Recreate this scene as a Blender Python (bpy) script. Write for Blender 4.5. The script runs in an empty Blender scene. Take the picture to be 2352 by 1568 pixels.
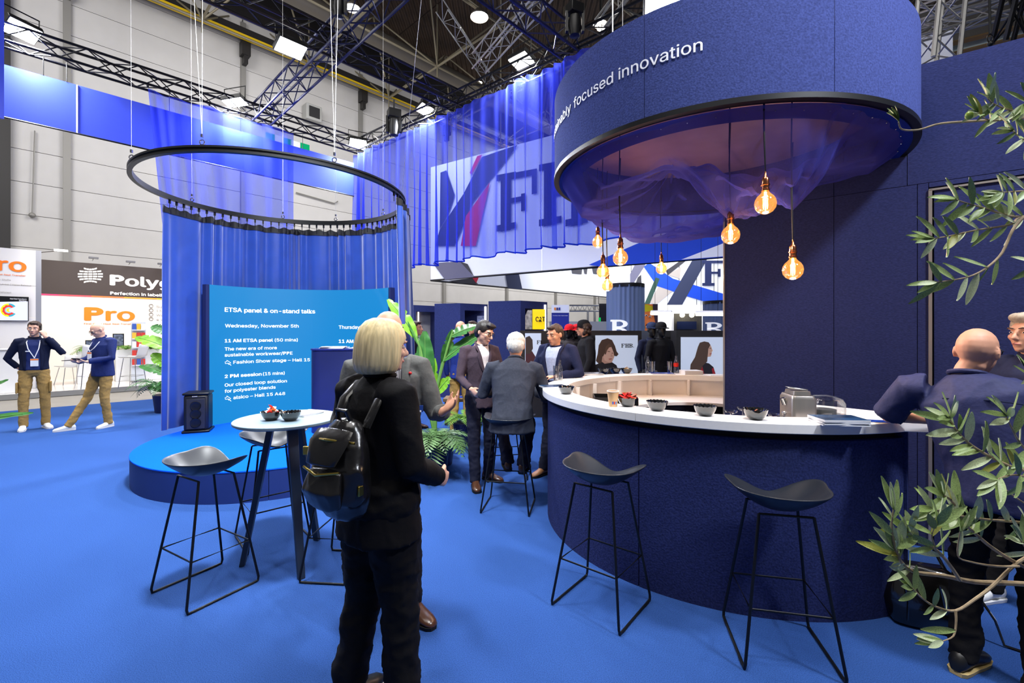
import bpy, math, random
from mathutils import Vector, Matrix, noise
from math import sin, cos, pi, radians, atan2, sqrt, hypot
random.seed(7)
S = bpy.context.scene
COL = S.collection
F, Y0, H = 1046.0, 757.0, 1.6

# ---------------------------------------------------------------- camera
cam = bpy.data.objects.new('camera', bpy.data.cameras.new('camera'))
COL.objects.link(cam)
cam.data.sensor_width = 36.0
cam.data.lens = F / 2352 * 36.0
cam.data.shift_y = -(784 - Y0) / 2352
cam.location = (0, 0, H)
cam.rotation_euler = (pi / 2, 0, 0)
cam.data.clip_start = 0.05
cam.data.clip_end = 200
S.camera = cam
S.view_settings.view_transform = 'Standard'
S.view_settings.look = 'None'
S.view_settings.gamma = 1
S.view_settings.use_curve_mapping = False
S.view_settings.exposure = 0.12

# ---------------------------------------------------------------- world and hall lights
w = bpy.data.worlds.new('world'); S.world = w; w.use_nodes = True
w.node_tree.nodes['Background'].inputs[0].default_value = (0.86, 0.9, 1.0, 1)
w.node_tree.nodes['Background'].inputs[1].default_value = 0.12


def area(name, loc, target, size, power, color=(1, 1, 1), spread=180, sy=None):
    l = bpy.data.lights.new(name, 'AREA'); l.energy = power; l.color = color
    l.shape = 'RECTANGLE'; l.size = size; l.size_y = sy or size; l.spread = radians(spread)
    o = bpy.data.objects.new(name, l); COL.objects.link(o); o.location = loc
    d = Vector(target) - Vector(loc)
    o.rotation_euler = d.to_track_quat('-Z', 'Y').to_euler()
    return o


area('hall_light_and_fill', (-1, 0, 12.0), (-1, .5, 0), 9, 950, (1, .97, .93))
area('hall_light_and_fill', (12, 14, 11.0), (10, 16, 0), 8, 1100, (1, .98, .95))
area('hall_light_and_fill', (-12, 4, 11.5), (-15, 17, 5), 7, 1350, (1, .98, .96))
area('hall_light_and_fill', (-5, 14, 10.5), (-8, 20, 4), 7, 950, (1, .98, .96))
area('hall_light_and_fill', (10, 27, 12.5), (6, 36, 4), 9, 2600, (1, .98, .96))  # added fill, out of view, to brighten the far hall wall

# ---------------------------------------------------------------- helpers


def srgb(r, g, b):
    def f(c):
        c /= 255.0
        return c / 12.92 if c <= 0.04045 else ((c + 0.055) / 1.055) ** 2.4
    return (f(r), f(g), f(b), 1)


def P(px, py, D):
    return Vector(((px - 1176) / F * D, D, H - (py - Y0) / F * D))


def Z(px, py, z):
    D = F * (H - z) / (py - Y0)
    return P(px, py, D)


def ray(px, py=Y0):
    return Vector(((px - 1176) / F, 1, -(py - Y0) / F))


def hit(px, py, O, d, off=0.0):
    """where the sight line of a picture point meets the upright plane through O along d"""
    d = Vector(d).normalized(); n = Vector((d.y, -d.x, 0))
    if n.y > 0: n = -n
    O = Vector((O[0], O[1], 0)) + n * off
    r = ray(px, py)
    t = (O - Vector((0, 0, H))).dot(n) / r.dot(n)
    return Vector((0, 0, H)) + r * t


def circ(px, c, R, far=False):
    """angle on the circle c, R met by the sight line of picture column px"""
    r = ray(px); r.z = 0; r.normalize()
    b = r.x * c[0] + r.y * c[1]
    q = max(0.0, b * b - (c[0] ** 2 + c[1] ** 2 - R * R))
    t = b + sqrt(q) if far else b - sqrt(q)
    return atan2(r.y * t - c[1], r.x * t - c[0])


_M = {}


def mat(name, col, rough=0.6, metal=0.0, spec=0.4, nscale=0, namt=0.12, bump=0, emit=None, estr=0, alpha=1, coat=0, sheen=0, stretch=None):
    if name in _M: return _M[name]
    m = bpy.data.materials.new(name); m.use_nodes = True
    nt = m.node_tree; b = nt.nodes['Principled BSDF']
    b.inputs['Base Color'].default_value = col
    b.inputs['Roughness'].default_value = rough
    b.inputs['Metallic'].default_value = metal
    b.inputs['Specular IOR Level'].default_value = spec
    b.inputs['Alpha'].default_value = alpha
    b.inputs['Coat Weight'].default_value = coat
    b.inputs['Sheen Weight'].default_value = sheen
    if emit:
        b.inputs['Emission Color'].default_value = emit
        b.inputs['Emission Strength'].default_value = estr
    if nscale:
        tc = nt.nodes.new('ShaderNodeTexCoord'); n = nt.nodes.new('ShaderNodeTexNoise')
        n.inputs['Scale'].default_value = nscale; n.inputs['Detail'].default_value = 5
        if stretch:
            mp = nt.nodes.new('ShaderNodeMapping'); mp.inputs['Scale'].default_value = stretch
            nt.links.new(tc.outputs['Object'], mp.inputs[0]); nt.links.new(mp.outputs[0], n.inputs['Vector'])
        else:
            nt.links.new(tc.outputs['Object'], n.inputs['Vector'])
        r = nt.nodes.new('ShaderNodeValToRGB')
        lo = tuple(c * (1 - namt) for c in col[:3]) + (1,); hi = tuple(min(1, c * (1 + namt)) for c in col[:3]) + (1,)
        r.color_ramp.elements[0].position = .32; r.color_ramp.elements[0].color = lo
        r.color_ramp.elements[1].position = .68; r.color_ramp.elements[1].color = hi
        nt.links.new(n.outputs['Fac'], r.inputs[0]); nt.links.new(r.outputs[0], b.inputs['Base Color'])
        if bump:
            bp = nt.nodes.new('ShaderNodeBump'); bp.inputs['Strength'].default_value = bump; bp.inputs['Distance'].default_value = 0.01
            nt.links.new(n.outputs['Fac'], bp.inputs['Height']); nt.links.new(bp.outputs[0], b.inputs['Normal'])
    _M[name] = m
    return m


def cloth_sheer(name, col, fac=0.5, tint=(0.5, 0.6, 1)):
    """see-through voile: part of the light passes, part is scattered back and forward"""
    if name in _M: return _M[name]
    m = bpy.data.materials.new(name); m.use_nodes = True; nt = m.node_tree; nt.nodes.clear()
    o = nt.nodes.new('ShaderNodeOutputMaterial'); mx = nt.nodes.new('ShaderNodeMixShader'); mx2 = nt.nodes.new('ShaderNodeMixShader')
    t = nt.nodes.new('ShaderNodeBsdfTransparent'); t.inputs[0].default_value = (*tint, 1)
    d = nt.nodes.new('ShaderNodeBsdfDiffuse'); d.inputs[0].default_value = col
    tr = nt.nodes.new('ShaderNodeBsdfTranslucent'); tr.inputs[0].default_value = col
    lw = nt.nodes.new('ShaderNodeLayerWeight'); lw.inputs[0].default_value = 0.45
    mr = nt.nodes.new('ShaderNodeMapRange'); mr.inputs['To Min'].default_value = fac; mr.inputs['To Max'].default_value = 0.97
    nt.links.new(lw.outputs['Facing'], mr.inputs['Value'])
    mx2.inputs[0].default_value = 0.45
    nt.links.new(d.outputs[0], mx2.inputs[1]); nt.links.new(tr.outputs[0], mx2.inputs[2])
    nt.links.new(mr.outputs[0], mx.inputs[0])
    nt.links.new(t.outputs[0], mx.inputs[1]); nt.links.new(mx2.outputs[0], mx.inputs[2]); nt.links.new(mx.outputs[0], o.inputs[0])
    _M[name] = m
    return m


def glassy(name, col=(1, 1, 1, 1), fac=0.82, rough=0.03):
    """thin clear glass: mostly see-through with a glossy skin"""
    if name in _M: return _M[name]
    m = bpy.data.materials.new(name); m.use_nodes = True; nt = m.node_tree; nt.nodes.clear()
    o = nt.nodes.new('ShaderNodeOutputMaterial'); mx = nt.nodes.new('ShaderNodeMixShader')
    t = nt.nodes.new('ShaderNodeBsdfTransparent'); t.inputs[0].default_value = col
    g = nt.nodes.new('ShaderNodeBsdfGlossy'); g.inputs['Roughness'].default_value = rough
    lw = nt.nodes.new('ShaderNodeLayerWeight'); lw.inputs[0].default_value = 0.25
    mr = nt.nodes.new('ShaderNodeMapRange'); mr.inputs['To Min'].default_value = 1 - fac; mr.inputs['To Max'].default_value = 0.9
    nt.links.new(lw.outputs['Facing'], mr.inputs['Value']); nt.links.new(mr.outputs[0], mx.inputs[0])
    nt.links.new(t.outputs[0], mx.inputs[1]); nt.links.new(g.outputs[0], mx.inputs[2]); nt.links.new(mx.outputs[0], o.inputs[0])
    _M[name] = m
    return m


def emis(name, col, s):
    if name in _M: return _M[name]
    m = bpy.data.materials.new(name); m.use_nodes = True; nt = m.node_tree; nt.nodes.clear()
    o = nt.nodes.new('ShaderNodeOutputMaterial'); e = nt.nodes.new('ShaderNodeEmission')
    e.inputs[0].default_value = col; e.inputs[1].default_value = s; nt.links.new(e.outputs[0], o.inputs[0])
    _M[name] = m
    return m


def tag(o, label=None, cat=None, group=None, kind=None):
    if label: o['label'] = label
    if cat: o['category'] = cat
    if group: o['group'] = group
    if kind: o['kind'] = kind
    return o


def thing(name, label, cat, loc=(0, 0, 0), rz=0, group=None):
    o = bpy.data.objects.new(name, None); COL.objects.link(o)
    o.empty_display_size = 0.1
    o.location = loc; o.rotation_euler = (0, 0, rz)
    tag(o, label, cat, group)
    return o


def frame(d, up=Vector((0, 0, 1))):
    d = Vector(d).normalized()
    if abs(d.dot(up)) > .98: up = Vector((0, 1, 0))
    x = d.cross(up).normalized(); y = x.cross(d).normalized()
    return x, y, d


class MB:
    def __init__(s):
        s.v = []; s.f = []

    def add(s, vs, fs):
        n = len(s.v); s.v += [Vector(v) for v in vs]; s.f += [tuple(i + n for i in f) for f in fs]
        return s

    def box(s, c, size, R=None, rz=0):
        R = R or Matrix.Rotation(rz, 3, 'Z'); c = Vector(c); a, b, h = [k / 2 for k in size]
        vs = [c + R @ Vector((x * a, y * b, z * h)) for z in (-1, 1) for x, y in ((-1, -1), (1, -1), (1, 1), (-1, 1))]
        return s.add(vs, [(3, 2, 1, 0), (4, 5, 6, 7), (0, 1, 5, 4), (1, 2, 6, 5), (2, 3, 7, 6), (3, 0, 4, 7)])

    def loft(s, rings, cap=True, closed=True):
        n = len(rings[0]); vs = [p for r in rings for p in r]; fs = []
        for i in range(len(rings) - 1):
            for j in range(n if closed else n - 1):
                k = (j + 1) % n
                fs.append((i * n + j, i * n + k, (i + 1) * n + k, (i + 1) * n + j))
        if cap:
            fs.append(tuple(range(n - 1, -1, -1))); fs.append(tuple((len(rings) - 1) * n + j for j in range(n)))
        return s.add(vs, fs)

    def limb(s, pts, rad, side=None, n=14, round_ends=True):
        """lofted limb through pts; rad = r or (r_side, r_front)"""
        pts = [Vector(p) for p in pts]; rings = []
        rad = [(r, r) if not isinstance(r, tuple) else r for r in rad]
        N = len(pts)
        def ring(c, d, ra, rb):
            up = Vector(side) if side is not None else Vector((0.02, 1, 0.03))
            x = (up - d * up.dot(d))
            if x.length < 1e-3: x = Vector((0, 0, 1)).cross(d)
            x.normalize(); y = d.cross(x).normalized()
            return [c + x * cos(2 * pi * k / n) * ra + y * sin(2 * pi * k / n) * rb for k in range(n)]
        for i, p in enumerate(pts):
            d = (pts[min(i + 1, N - 1)] - pts[max(i - 1, 0)]).normalized()
            ra, rb = rad[i]
            if i == 0 and round_ends:
                for a in (.35, .75): rings.append(ring(p - d * min(ra, rb) * sqrt(1 - a * a) * .7, d, ra * a, rb * a))
            rings.append(ring(p, d, ra, rb))
            if i == N - 1 and round_ends:
                for a in (.75, .35): rings.append(ring(p + d * min(ra, rb) * sqrt(1 - a * a) * .7, d, ra * a, rb * a))
        return s.loft(rings)

    def tube(s, pts, r, n=8, closed=False):
        pts = [Vector(p) for p in pts]; N = len(pts); rings = []
        x0 = None
        for i, p in enumerate(pts):
            a = pts[(i - 1) % N] if (closed or i > 0) else p; b = pts[(i + 1) % N] if (closed or i < N - 1) else p
            d = (b - a).normalized()
            if x0 is None: x0 = frame(d)[0]
            x = (x0 - d * x0.dot(d))
            if x.length < 1e-4: x = frame(d)[0]
            x.normalize(); x0 = x; y = d.cross(x)
            rr = r[i] if isinstance(r, (list, tuple)) else r
            rings.append([p + x * cos(2 * pi * k / n) * rr + y * sin(2 * pi * k / n) * rr for k in range(n)])
        if closed:
            rings.append(rings[0]); return s.loft(rings, cap=False)
        return s.loft(rings)

    def cyl(s, p0, p1, r0, r1=None, n=16):
        return s.tube([p0, p1], [r0, r0 if r1 is None else r1], n)

    def lathe(s, prof, n=24, o=(0, 0, 0), a0=0, a1=2 * pi):
        o = Vector(o); full = abs(a1 - a0 - 2 * pi) < 1e-6; m = n if full else n + 1; vs = []; fs = []
        for r, z in prof:
            for k in range(m):
                t = a0 + (a1 - a0) * k / n; vs.append(o + Vector((r * cos(t), r * sin(t), z)))
        for i in range(len(prof) - 1):
            for k in range(n):
                k2 = (k + 1) % m; fs.append((i * m + k, i * m + k2, (i + 1) * m + k2, (i + 1) * m + k))
        return s.add(vs, fs)

    def arcbox(s, c, r0, r1, z0, z1, a0, a1, n=48):
        """solid curved slab between two radii"""
        prof = [(r0, z0), (r1, z0), (r1, z1), (r0, z1), (r0, z0)]
        s.lathe(prof, n, (c[0], c[1], 0), a0, a1)
        for a, fl in ((a0, 1), (a1, 0)):
            vs = [(c[0] + r * cos(a), c[1] + r * sin(a), z) for r, z in prof[:4]]
            s.add(vs, [(0, 1, 2, 3) if fl else (3, 2, 1, 0)])
        return s

    def ball(s, c, r, n=16, R=None):
        r = (r, r, r) if not isinstance(r, tuple) else r; c = Vector(c); R = R or Matrix.Identity(3)
        m = max(6, n // 2); rings = []
        vs = [c + R @ Vector((0, 0, -r[2]))]
        for i in range(1, m):
            t = -pi / 2 + pi * i / m
            for k in range(n):
                a = 2 * pi * k / n; vs.append(c + R @ Vector((r[0] * cos(t) * cos(a), r[1] * cos(t) * sin(a), r[2] * sin(t))))
        vs.append(c + R @ Vector((0, 0, r[2]))); fs = []
        for k in range(n): fs.append((0, 1 + (k + 1) % n, 1 + k))
        for i in range(m - 2):
            for k in range(n):
                a = 1 + i * n + k; b = 1 + i * n + (k + 1) % n; fs.append((a, b, b + n, a + n))
        L = len(vs) - 1
        for k in range(n): fs.append((1 + (m - 2) * n + k, 1 + (m - 2) * n + (k + 1) % n, L))
        return s.add(vs, fs)

    def prism(s, poly, off):
        """flat polygon given a thickness vector"""
        off = Vector(off); poly = [Vector(p) for p in poly]; n = len(poly)
        return s.add(poly + [p + off for p in poly], [tuple(range(n - 1, -1, -1)), tuple(range(n, 2 * n))] + [(i, (i + 1) % n, (i + 1) % n + n, i + n) for i in range(n)])

    def grid(s, fn, nu, nv, wrap=False):
        vs = [fn(i / nu, j / nv) for j in range(nv + 1) for i in range(nu + 1)]
        return s.add(vs, [(j * (nu + 1) + i, j * (nu + 1) + i + 1, (j + 1) * (nu + 1) + i + 1, (j + 1) * (nu + 1) + i) for j in range(nv) for i in range(nu)])

    def build(s, name, m, parent=None, world=False, smooth=True, bevel=0, kind=None, label=None, cat=None, group=None, autos=None, solid=0):
        me = bpy.data.meshes.new(name)
        vs = s.v
        if world and parent is not None:
            B = world_of(parent).inverted(); vs = [B @ v for v in vs]
        O = Vector((0, 0, 0))
        if parent is None and vs:
            n = len(vs); O = Vector((sum(v.x for v in vs) / n, sum(v.y for v in vs) / n, min(v.z for v in vs))); vs = [v - O for v in vs]
        me.from_pydata([tuple(v) for v in vs], [], s.f); me.update()
        if m: me.materials.append(m)
        o = bpy.data.objects.new(name, me); COL.objects.link(o)
        if parent is not None: o.parent = parent
        else: o.location = O
        if smooth:
            me.polygons.foreach_set('use_smooth', [True] * len(me.polygons))
            me.set_sharp_from_angle(angle=radians(autos or 38))
        if bevel:
            b = o.modifiers.new('bevel', 'BEVEL'); b.width = bevel; b.segments = 2; b.limit_method = 'ANGLE'; b.angle_limit = radians(40)
        if solid:
            b = o.modifiers.new('solid', 'SOLIDIFY'); b.thickness = solid; b.offset = 0
        tag(o, label, cat, group, kind)
        return o


def world_of(o):
    M = Matrix.Translation(o.location) @ o.rotation_euler.to_matrix().to_4x4() @ Matrix.Diagonal((*o.scale, 1))
    return world_of(o.parent) @ M if o.parent else M


def copy_tree(o, parent=None):
    c = o.copy(); COL.objects.link(c); c.parent = parent
    for ch in [x for x in o.children]:
        copy_tree(ch, c)
    return c


_unit = MB().cyl((0, 0, 0), (0, 0, 1), 1, 1, 6)


def _unit_mesh():
    me = bpy.data.meshes.new('strut'); me.from_pydata([tuple(v) for v in _unit.v], [], _unit.f); me.update()
    me.polygons.foreach_set('use_smooth', [True] * len(me.polygons)); me.set_sharp_from_angle(angle=radians(50))
    return me


_um = {}


def bar(name, p0, p1, r, m, parent, kind=None):
    """round bar sharing one mesh; world coordinates, parent empty without rotation"""
    if m.name not in _um:
        me = _unit_mesh(); me.materials.append(m); _um[m.name] = me
    o = bpy.data.objects.new(name, _um[m.name]); COL.objects.link(o); o.parent = parent
    p0 = Vector(p0); p1 = Vector(p1); d = p1 - p0
    o.location = p0 - parent.location; o.scale = (r, r, d.length)
    o.rotation_euler = d.to_track_quat('Z', 'Y').to_euler()
    if kind: o['kind'] = kind
    return o


def truss(p0, p1, size, m, label, group=None, step=.34, cr=.024, br=.011, name='truss', sides=4, cat='truss', up=None):
    p0 = Vector(p0); p1 = Vector(p1)
    t = thing(name, label, cat, (p0 + p1) / 2, 0, group)
    x, y, d = frame(p1 - p0); L = (p1 - p0).length; h = size / 2
    C = [x * h + y * h, -x * h + y * h, -x * h - y * h, x * h - y * h]
    if sides == 3: C = [y * h, -x * h - y * h, x * h - y * h]
    for c in C: bar('chord', p0 + c, p1 + c, cr, m, t)
    n = max(2, int(L / step)); k = len(C)
    for i in range(n):
        a = d * (L * i / n); b = d * (L * (i + 1) / n)
        for q in range(k):
            c0, c1 = C[q], C[(q + 1) % k]
            if (i + q) % 2: c0, c1 = c1, c0
            bar('brace', p0 + c0 + a, p0 + c1 + b, br, m, t)
    return t


_F = None
try:                                                     # the sans face that ships inside Blender itself; its default face serves if it is missing
    import os
    _F = bpy.data.fonts.load(os.path.join(bpy.utils.resource_path('LOCAL'), 'datafiles', 'fonts', 'Inter.woff2'))
except Exception:
    _F = None


def _glyphs(s):
    c = bpy.data.curves.new('t', 'FONT'); c.body = s
    if _F: c.font = _F
    c.size = 1; c.resolution_u = 3
    o = bpy.data.objects.new('t', c); COL.objects.link(o)
    bpy.context.view_layer.update()
    me = bpy.data.meshes.new_from_object(o.evaluated_get(bpy.context.evaluated_depsgraph_get()))
    bpy.data.objects.remove(o); bpy.data.curves.remove(c)
    vs = [tuple(v.co) for v in me.vertices]; fs = [tuple(p.vertices) for p in me.polygons]
    bpy.data.meshes.remove(me)
    return vs, fs


def _cap_p(x0, x1, h):
    """capital P drawn by hand: stem and bowl (the face's own one does not fill cleanly)"""
    st = .098; vs = [(x0, 0, 0), (x0 + st, 0, 0), (x0 + st, h, 0), (x0, h, 0)]; fs = [(0, 1, 2, 3)]
    lo = h * .41; cy = (h + lo) / 2; r = (h - lo) / 2; cx = x1 - r; t = st * .92
    out = [(x0 + st, h)] + [(cx + r * sin(a), cy + r * cos(a)) for a in [pi * k / 14 for k in range(15)]] + [(x0 + st, lo)]
    inn = [(x0 + st, h - t)] + [(cx + (r - t) * sin(a), cy + (r - t) * cos(a)) for a in [pi * k / 14 for k in range(15)]] + [(x0 + st, lo + t)]
    n = len(out); vs += [(x, y, 0) for x, y in out] + [(x, y, 0) for x, y in inn]
    fs += [(4 + i, 5 + i, 5 + i + n, 4 + i + n) for i in range(n - 1)]
    return vs, fs


def textmesh(s, bold=0.0):
    vs, fs = _glyphs(s)
    if 'P' in s and _F:
        pv, _ = _glyphs('P'); wp = max(v[0] for v in pv) - min(v[0] for v in pv); h = max(v[1] for v in pv)
        for i, ch_ in enumerate(s):
            if ch_ != 'P': continue
            q, _ = _glyphs(s[:i + 1]); x1 = max(v[0] for v in q); x0 = x1 - wp
            fs = [f for f in fs if not all(x0 - .004 < vs[k][0] < x1 + .004 for k in f)]
            v2, f2 = _cap_p(x0, x1, h); n = len(vs); vs = vs + v2; fs = fs + [tuple(k + n for k in f) for f in f2]
    if bold:                                             # heavier weight: the same glyphs laid down again a hair apart
        n = len(vs); v0 = list(vs); f0 = list(fs)
        for k, (dx, dy) in enumerate(((-1.1, 0), (1.1, 0), (0, -.7), (0, .7))):
            vs += [(x + dx * bold, y + dy * bold, (k + 1) * .0006) for x, y, z in v0]; fs += [tuple(i + n * (k + 1) for i in f) for f in f0]
    return vs, fs


def lettering(s, fn, x0, x1, z0, cap, m, parent, name='lettering', bold=0.0, split=False):
    """place text: fn(s,z)->world; spans x0..x1, baseline z0, capital height cap"""
    vs, fs = textmesh(s, bold)
    if not vs: return
    xa = min(v[0] for v in vs); xb = max(v[0] for v in vs)
    k = (x1 - x0) / (xb - xa); ch = cap / 0.73
    def place(v):
        s_ = x0 + (v[0] - xa) * k; p = fn(s_, z0 + v[1] * ch)
        if v[2]:
            n = (fn(s_ + .01, z0) - fn(s_, z0)).cross(Vector((0, 0, 1))).normalized()
            if n.dot(Vector((0, 0, H)) - p) < 0: n = -n
            p = p + n * v[2]
        return p
    mb = MB(); mb.add([place(v) for v in vs], fs)
    if split:                                            # every letter its own part
        par = list(range(len(vs)))
        def find(i):
            while par[i] != i: par[i] = par[par[i]]; i = par[i]
            return i
        for f in fs:
            for i in f[1:]: par[find(i)] = find(f[0])
        g = {}
        for f in fs: g.setdefault(find(f[0]), []).append(f)
        box = sorted([[min(vs[i][0] for f in q for i in f), max(vs[i][0] for f in q for i in f), q] for q in g.values()], key=lambda e: e[0])
        out = []
        for lo, hi, q in box:
            if out and lo < out[-1][1] - .5 * min(hi - lo, out[-1][1] - out[-1][0]): out[-1][1] = max(hi, out[-1][1]); out[-1][2] += q
            else: out.append([lo, hi, list(q)])
        for lo, hi, q in out:
            used = sorted({i for f in q for i in f}); ix = {v: i for i, v in enumerate(used)}
            MB().add([mb.v[i] for i in used], [tuple(ix[i] for i in f) for f in q]).build('letter', m, parent, world=True, smooth=False)
        return
    return mb.build(name, m, parent, world=True, smooth=False)


def plane_text(s, O, d, xa, ya, xb, cap_px, m, parent, off=.006, bold=0.0, name='lettering', split=False):
    """text on an upright plane, baseline starting at picture point xa,ya and ending at column xb"""
    a = hit(xa, ya, O, d, off); b = hit(xb, ya, O, d, off); top = hit(xa, ya - cap_px, O, d, off)
    u = Vector((b.x - a.x, b.y - a.y, 0)); L = u.length; u.normalize()
    return lettering(s, lambda q, z: Vector((a.x, a.y, 0)) + u * q + Vector((0, 0, z)), 0, L, a.z, top.z - a.z, m, parent, name, bold, split)


def print_poly(name, pix, O, d, off, m, parent, **k):
    return MB().add([hit(x, y, O, d, off) for x, y in pix], [tuple(range(len(pix)))]).build(name, m, parent, world=True, smooth=False, **k)


def ell(cx, cy, rx, ry, n=20, a0=0, a1=360):
    return [(cx + rx * cos(radians(a0 + (a1 - a0) * i / n)), cy + ry * sin(radians(a0 + (a1 - a0) * i / n))) for i in range(n + (0 if a1 - a0 == 360 else 1))]


# ---------------------------------------------------------------- materials
white = mat('white_laminate', srgb(225, 225, 225), .45, nscale=3, namt=.02)
panel_white = mat('wall_panel_grey_white', srgb(190, 188, 186), .55, nscale=1.2, namt=.04)
black_metal = mat('black_powder_coat', srgb(14, 15, 18), .42, 0.2)
truss_black = mat('truss_black', srgb(18, 18, 22), .4, .4)
truss_navy = mat('truss_navy', srgb(26, 30, 62), .4, .3)
truss_silver = mat('truss_silver', srgb(165, 165, 165), .35, .7)
khaki_steel = mat('khaki_steel', srgb(126, 118, 98), .5, .2)
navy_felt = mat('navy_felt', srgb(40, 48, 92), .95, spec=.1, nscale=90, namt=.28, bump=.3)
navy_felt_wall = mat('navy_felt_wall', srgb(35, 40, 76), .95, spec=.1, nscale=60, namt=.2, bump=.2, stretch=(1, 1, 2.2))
navy_paint = mat('navy_paint', srgb(24, 31, 76), .5, nscale=4, namt=.05)
chrome = mat('chrome', srgb(200, 200, 200), .18, 1)
steel = mat('brushed_steel', srgb(175, 170, 165), .3, .9, nscale=30, namt=.06, stretch=(1, 1, .05))
paper_white = mat('paper_white', srgb(225, 225, 228), .5)
orange = mat('orange_print', srgb(240, 118, 20), .5)
white_print = mat('white_print', srgb(240, 240, 245), .5, emit=(1, 1, 1, 1), estr=0.0)
ink = mat('black_ink', srgb(16, 16, 18), .5)
grey_ink = mat('grey_ink', srgb(150, 145, 140), .5)
skin = mat('skin', srgb(205, 150, 122), .5, nscale=18, namt=.07)
skin_light = mat('skin_light', srgb(218, 170, 145), .5, nscale=18, namt=.07)
rubber = mat('black_rubber', srgb(12, 12, 12), .7)
glass = glassy('clear_glass', (.97, .985, .98, 1), .84)
# ================================================================ setting
AX = Vector((.688, .725, 0)); BX = Vector((.766, -.643, 0))
PX = Vector((.714, -.70, 0))

carpet = mat('blue_carpet', srgb(50, 83, 146), 1, spec=.05, nscale=220, namt=.3, bump=.5)
nt = carpet.node_tree                                    # large soft wear patches on top of the pile
n2 = nt.nodes.new('ShaderNodeTexNoise'); n2.inputs['Scale'].default_value = 1.6; n2.inputs['Detail'].default_value = 6
mm = nt.nodes.new('ShaderNodeMix'); mm.data_type = 'RGBA'; mm.blend_type = 'MULTIPLY'; mm.inputs[0].default_value = .55
rr = nt.nodes.new('ShaderNodeValToRGB'); rr.color_ramp.elements[0].position = .35; rr.color_ramp.elements[0].color = (.72, .72, .76, 1); rr.color_ramp.elements[1].position = .65
nt.links.new(n2.outputs['Fac'], rr.inputs[0])
ramp = [n for n in nt.nodes if n.type == 'VALTORGB'][0]
nt.links.new(ramp.outputs[0], mm.inputs[6]); nt.links.new(rr.outputs[0], mm.inputs[7]); nt.links.new(mm.outputs[2], nt.nodes['Principled BSDF'].inputs['Base Color'])

hall_floor = mat('hall_floor_grey', srgb(150, 145, 136), .6, nscale=2, namt=.06)
MB().add([(-60, -12, -.012), (60, -12, -.012), (60, 90, -.012), (-60, 90, -.012)], [(0, 1, 2, 3)]).build('floor', hall_floor, kind='structure', smooth=False)
c0 = Z(-60, 950, 0); c1 = Z(365, 915, 0); cd = (c1 - c0).normalized()
q0 = c0 - cd * 12; q1 = c0 + cd * 30
MB().add([q0, Vector((14, -8, 0)), Vector((22, 20, 0)), q1], [(0, 1, 2, 3)]).build('floor_carpet', carpet, kind='structure', smooth=False)

# hall wall of white sandwich panels with posts
W0 = Vector((-16.9, 15, 0)); wn = Vector((AX.y, -AX.x, 0))
hall_wall_back = mat('hall_wall_joint', srgb(120, 118, 114), .7)
wall = MB()
wall.add([W0 - AX * 14 - wn * .14, W0 + AX * 62 - wn * .14, W0 + AX * 62 - wn * .14 + Vector((0, 0, 15.5)), W0 - AX * 14 - wn * .14 + Vector((0, 0, 15.5))], [(0, 1, 2, 3)])
wl = bpy.data.objects.new('wall_left', None); COL.objects.link(wl); wl['kind'] = 'structure'; wl.location = W0
wall.build('backing', hall_wall_back, wl, world=True, smooth=False)
bay = 5.6; ph = 1.1; ang = atan2(AX.y, AX.x)
pm = None
for k in range(-2, 8):
    for r in range(14):
        if pm is None:
            o = MB().box((0, 0, 0), (bay - .06, .08, ph - .018)).build('panel', panel_white, wl, smooth=False); pm = o.data
        else:
            o = bpy.data.objects.new('panel', pm); COL.objects.link(o); o.parent = wl
        p = AX * (1.6 + bay * (k + .5)) - wn * .08 + Vector((0, 0, ph * (r + .5)))
        o.location = p; o.rotation_euler = (0, 0, ang)
post_grey = mat('post_grey', srgb(140, 138, 134), .5, .3)
for k in range(-2, 9):
    p = W0 + AX * (1.6 + bay * k) + wn * .02
    MB().box(p + Vector((0, 0, 7.6)), (.2, .16, 15.2), rz=ang).build('post', post_grey, wl, world=True, smooth=False)
dark_post = mat('dark_steel_post', srgb(38, 36, 36), .5)
p = W0 + AX * .05 + wn * .1
tag(MB().box(p + Vector((0, 0, 7.6)), (.42, .3, 15.2), rz=ang).build('column', dark_post, smooth=False), 'dark steel column against the white hall wall at far left', 'column', kind='structure')

# crane rail with yellow conductor strip
yellow = mat('yellow_paint', srgb(214, 178, 20), .5)
rail = thing('crane_rail', 'dark crane rail with yellow strip along top of white hall wall', 'rail', W0 + wn * .5 + Vector((0, 0, 14.3)))
MB().box(W0 + AX * 24 + wn * .35 + Vector((0, 0, 14.55)), (76, .35, .35), rz=ang).build('beam', dark_post, rail, world=True, smooth=False)
MB().box(W0 + AX * 24 + wn * .62 + Vector((0, 0, 14.25)), (76, .12, .2), rz=ang).build('strip', yellow, rail, world=True, smooth=False)
for k in range(-1, 8):
    p = W0 + AX * (1.6 + bay * k) + wn * .3 + Vector((0, 0, 13.9))
    MB().box(p, (.34, .4, .6), rz=ang).box(p - Vector((0, 0, .45)), (.16, .3, .4), rz=ang).build('bracket', dark_post, rail, world=True, smooth=False)

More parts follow.
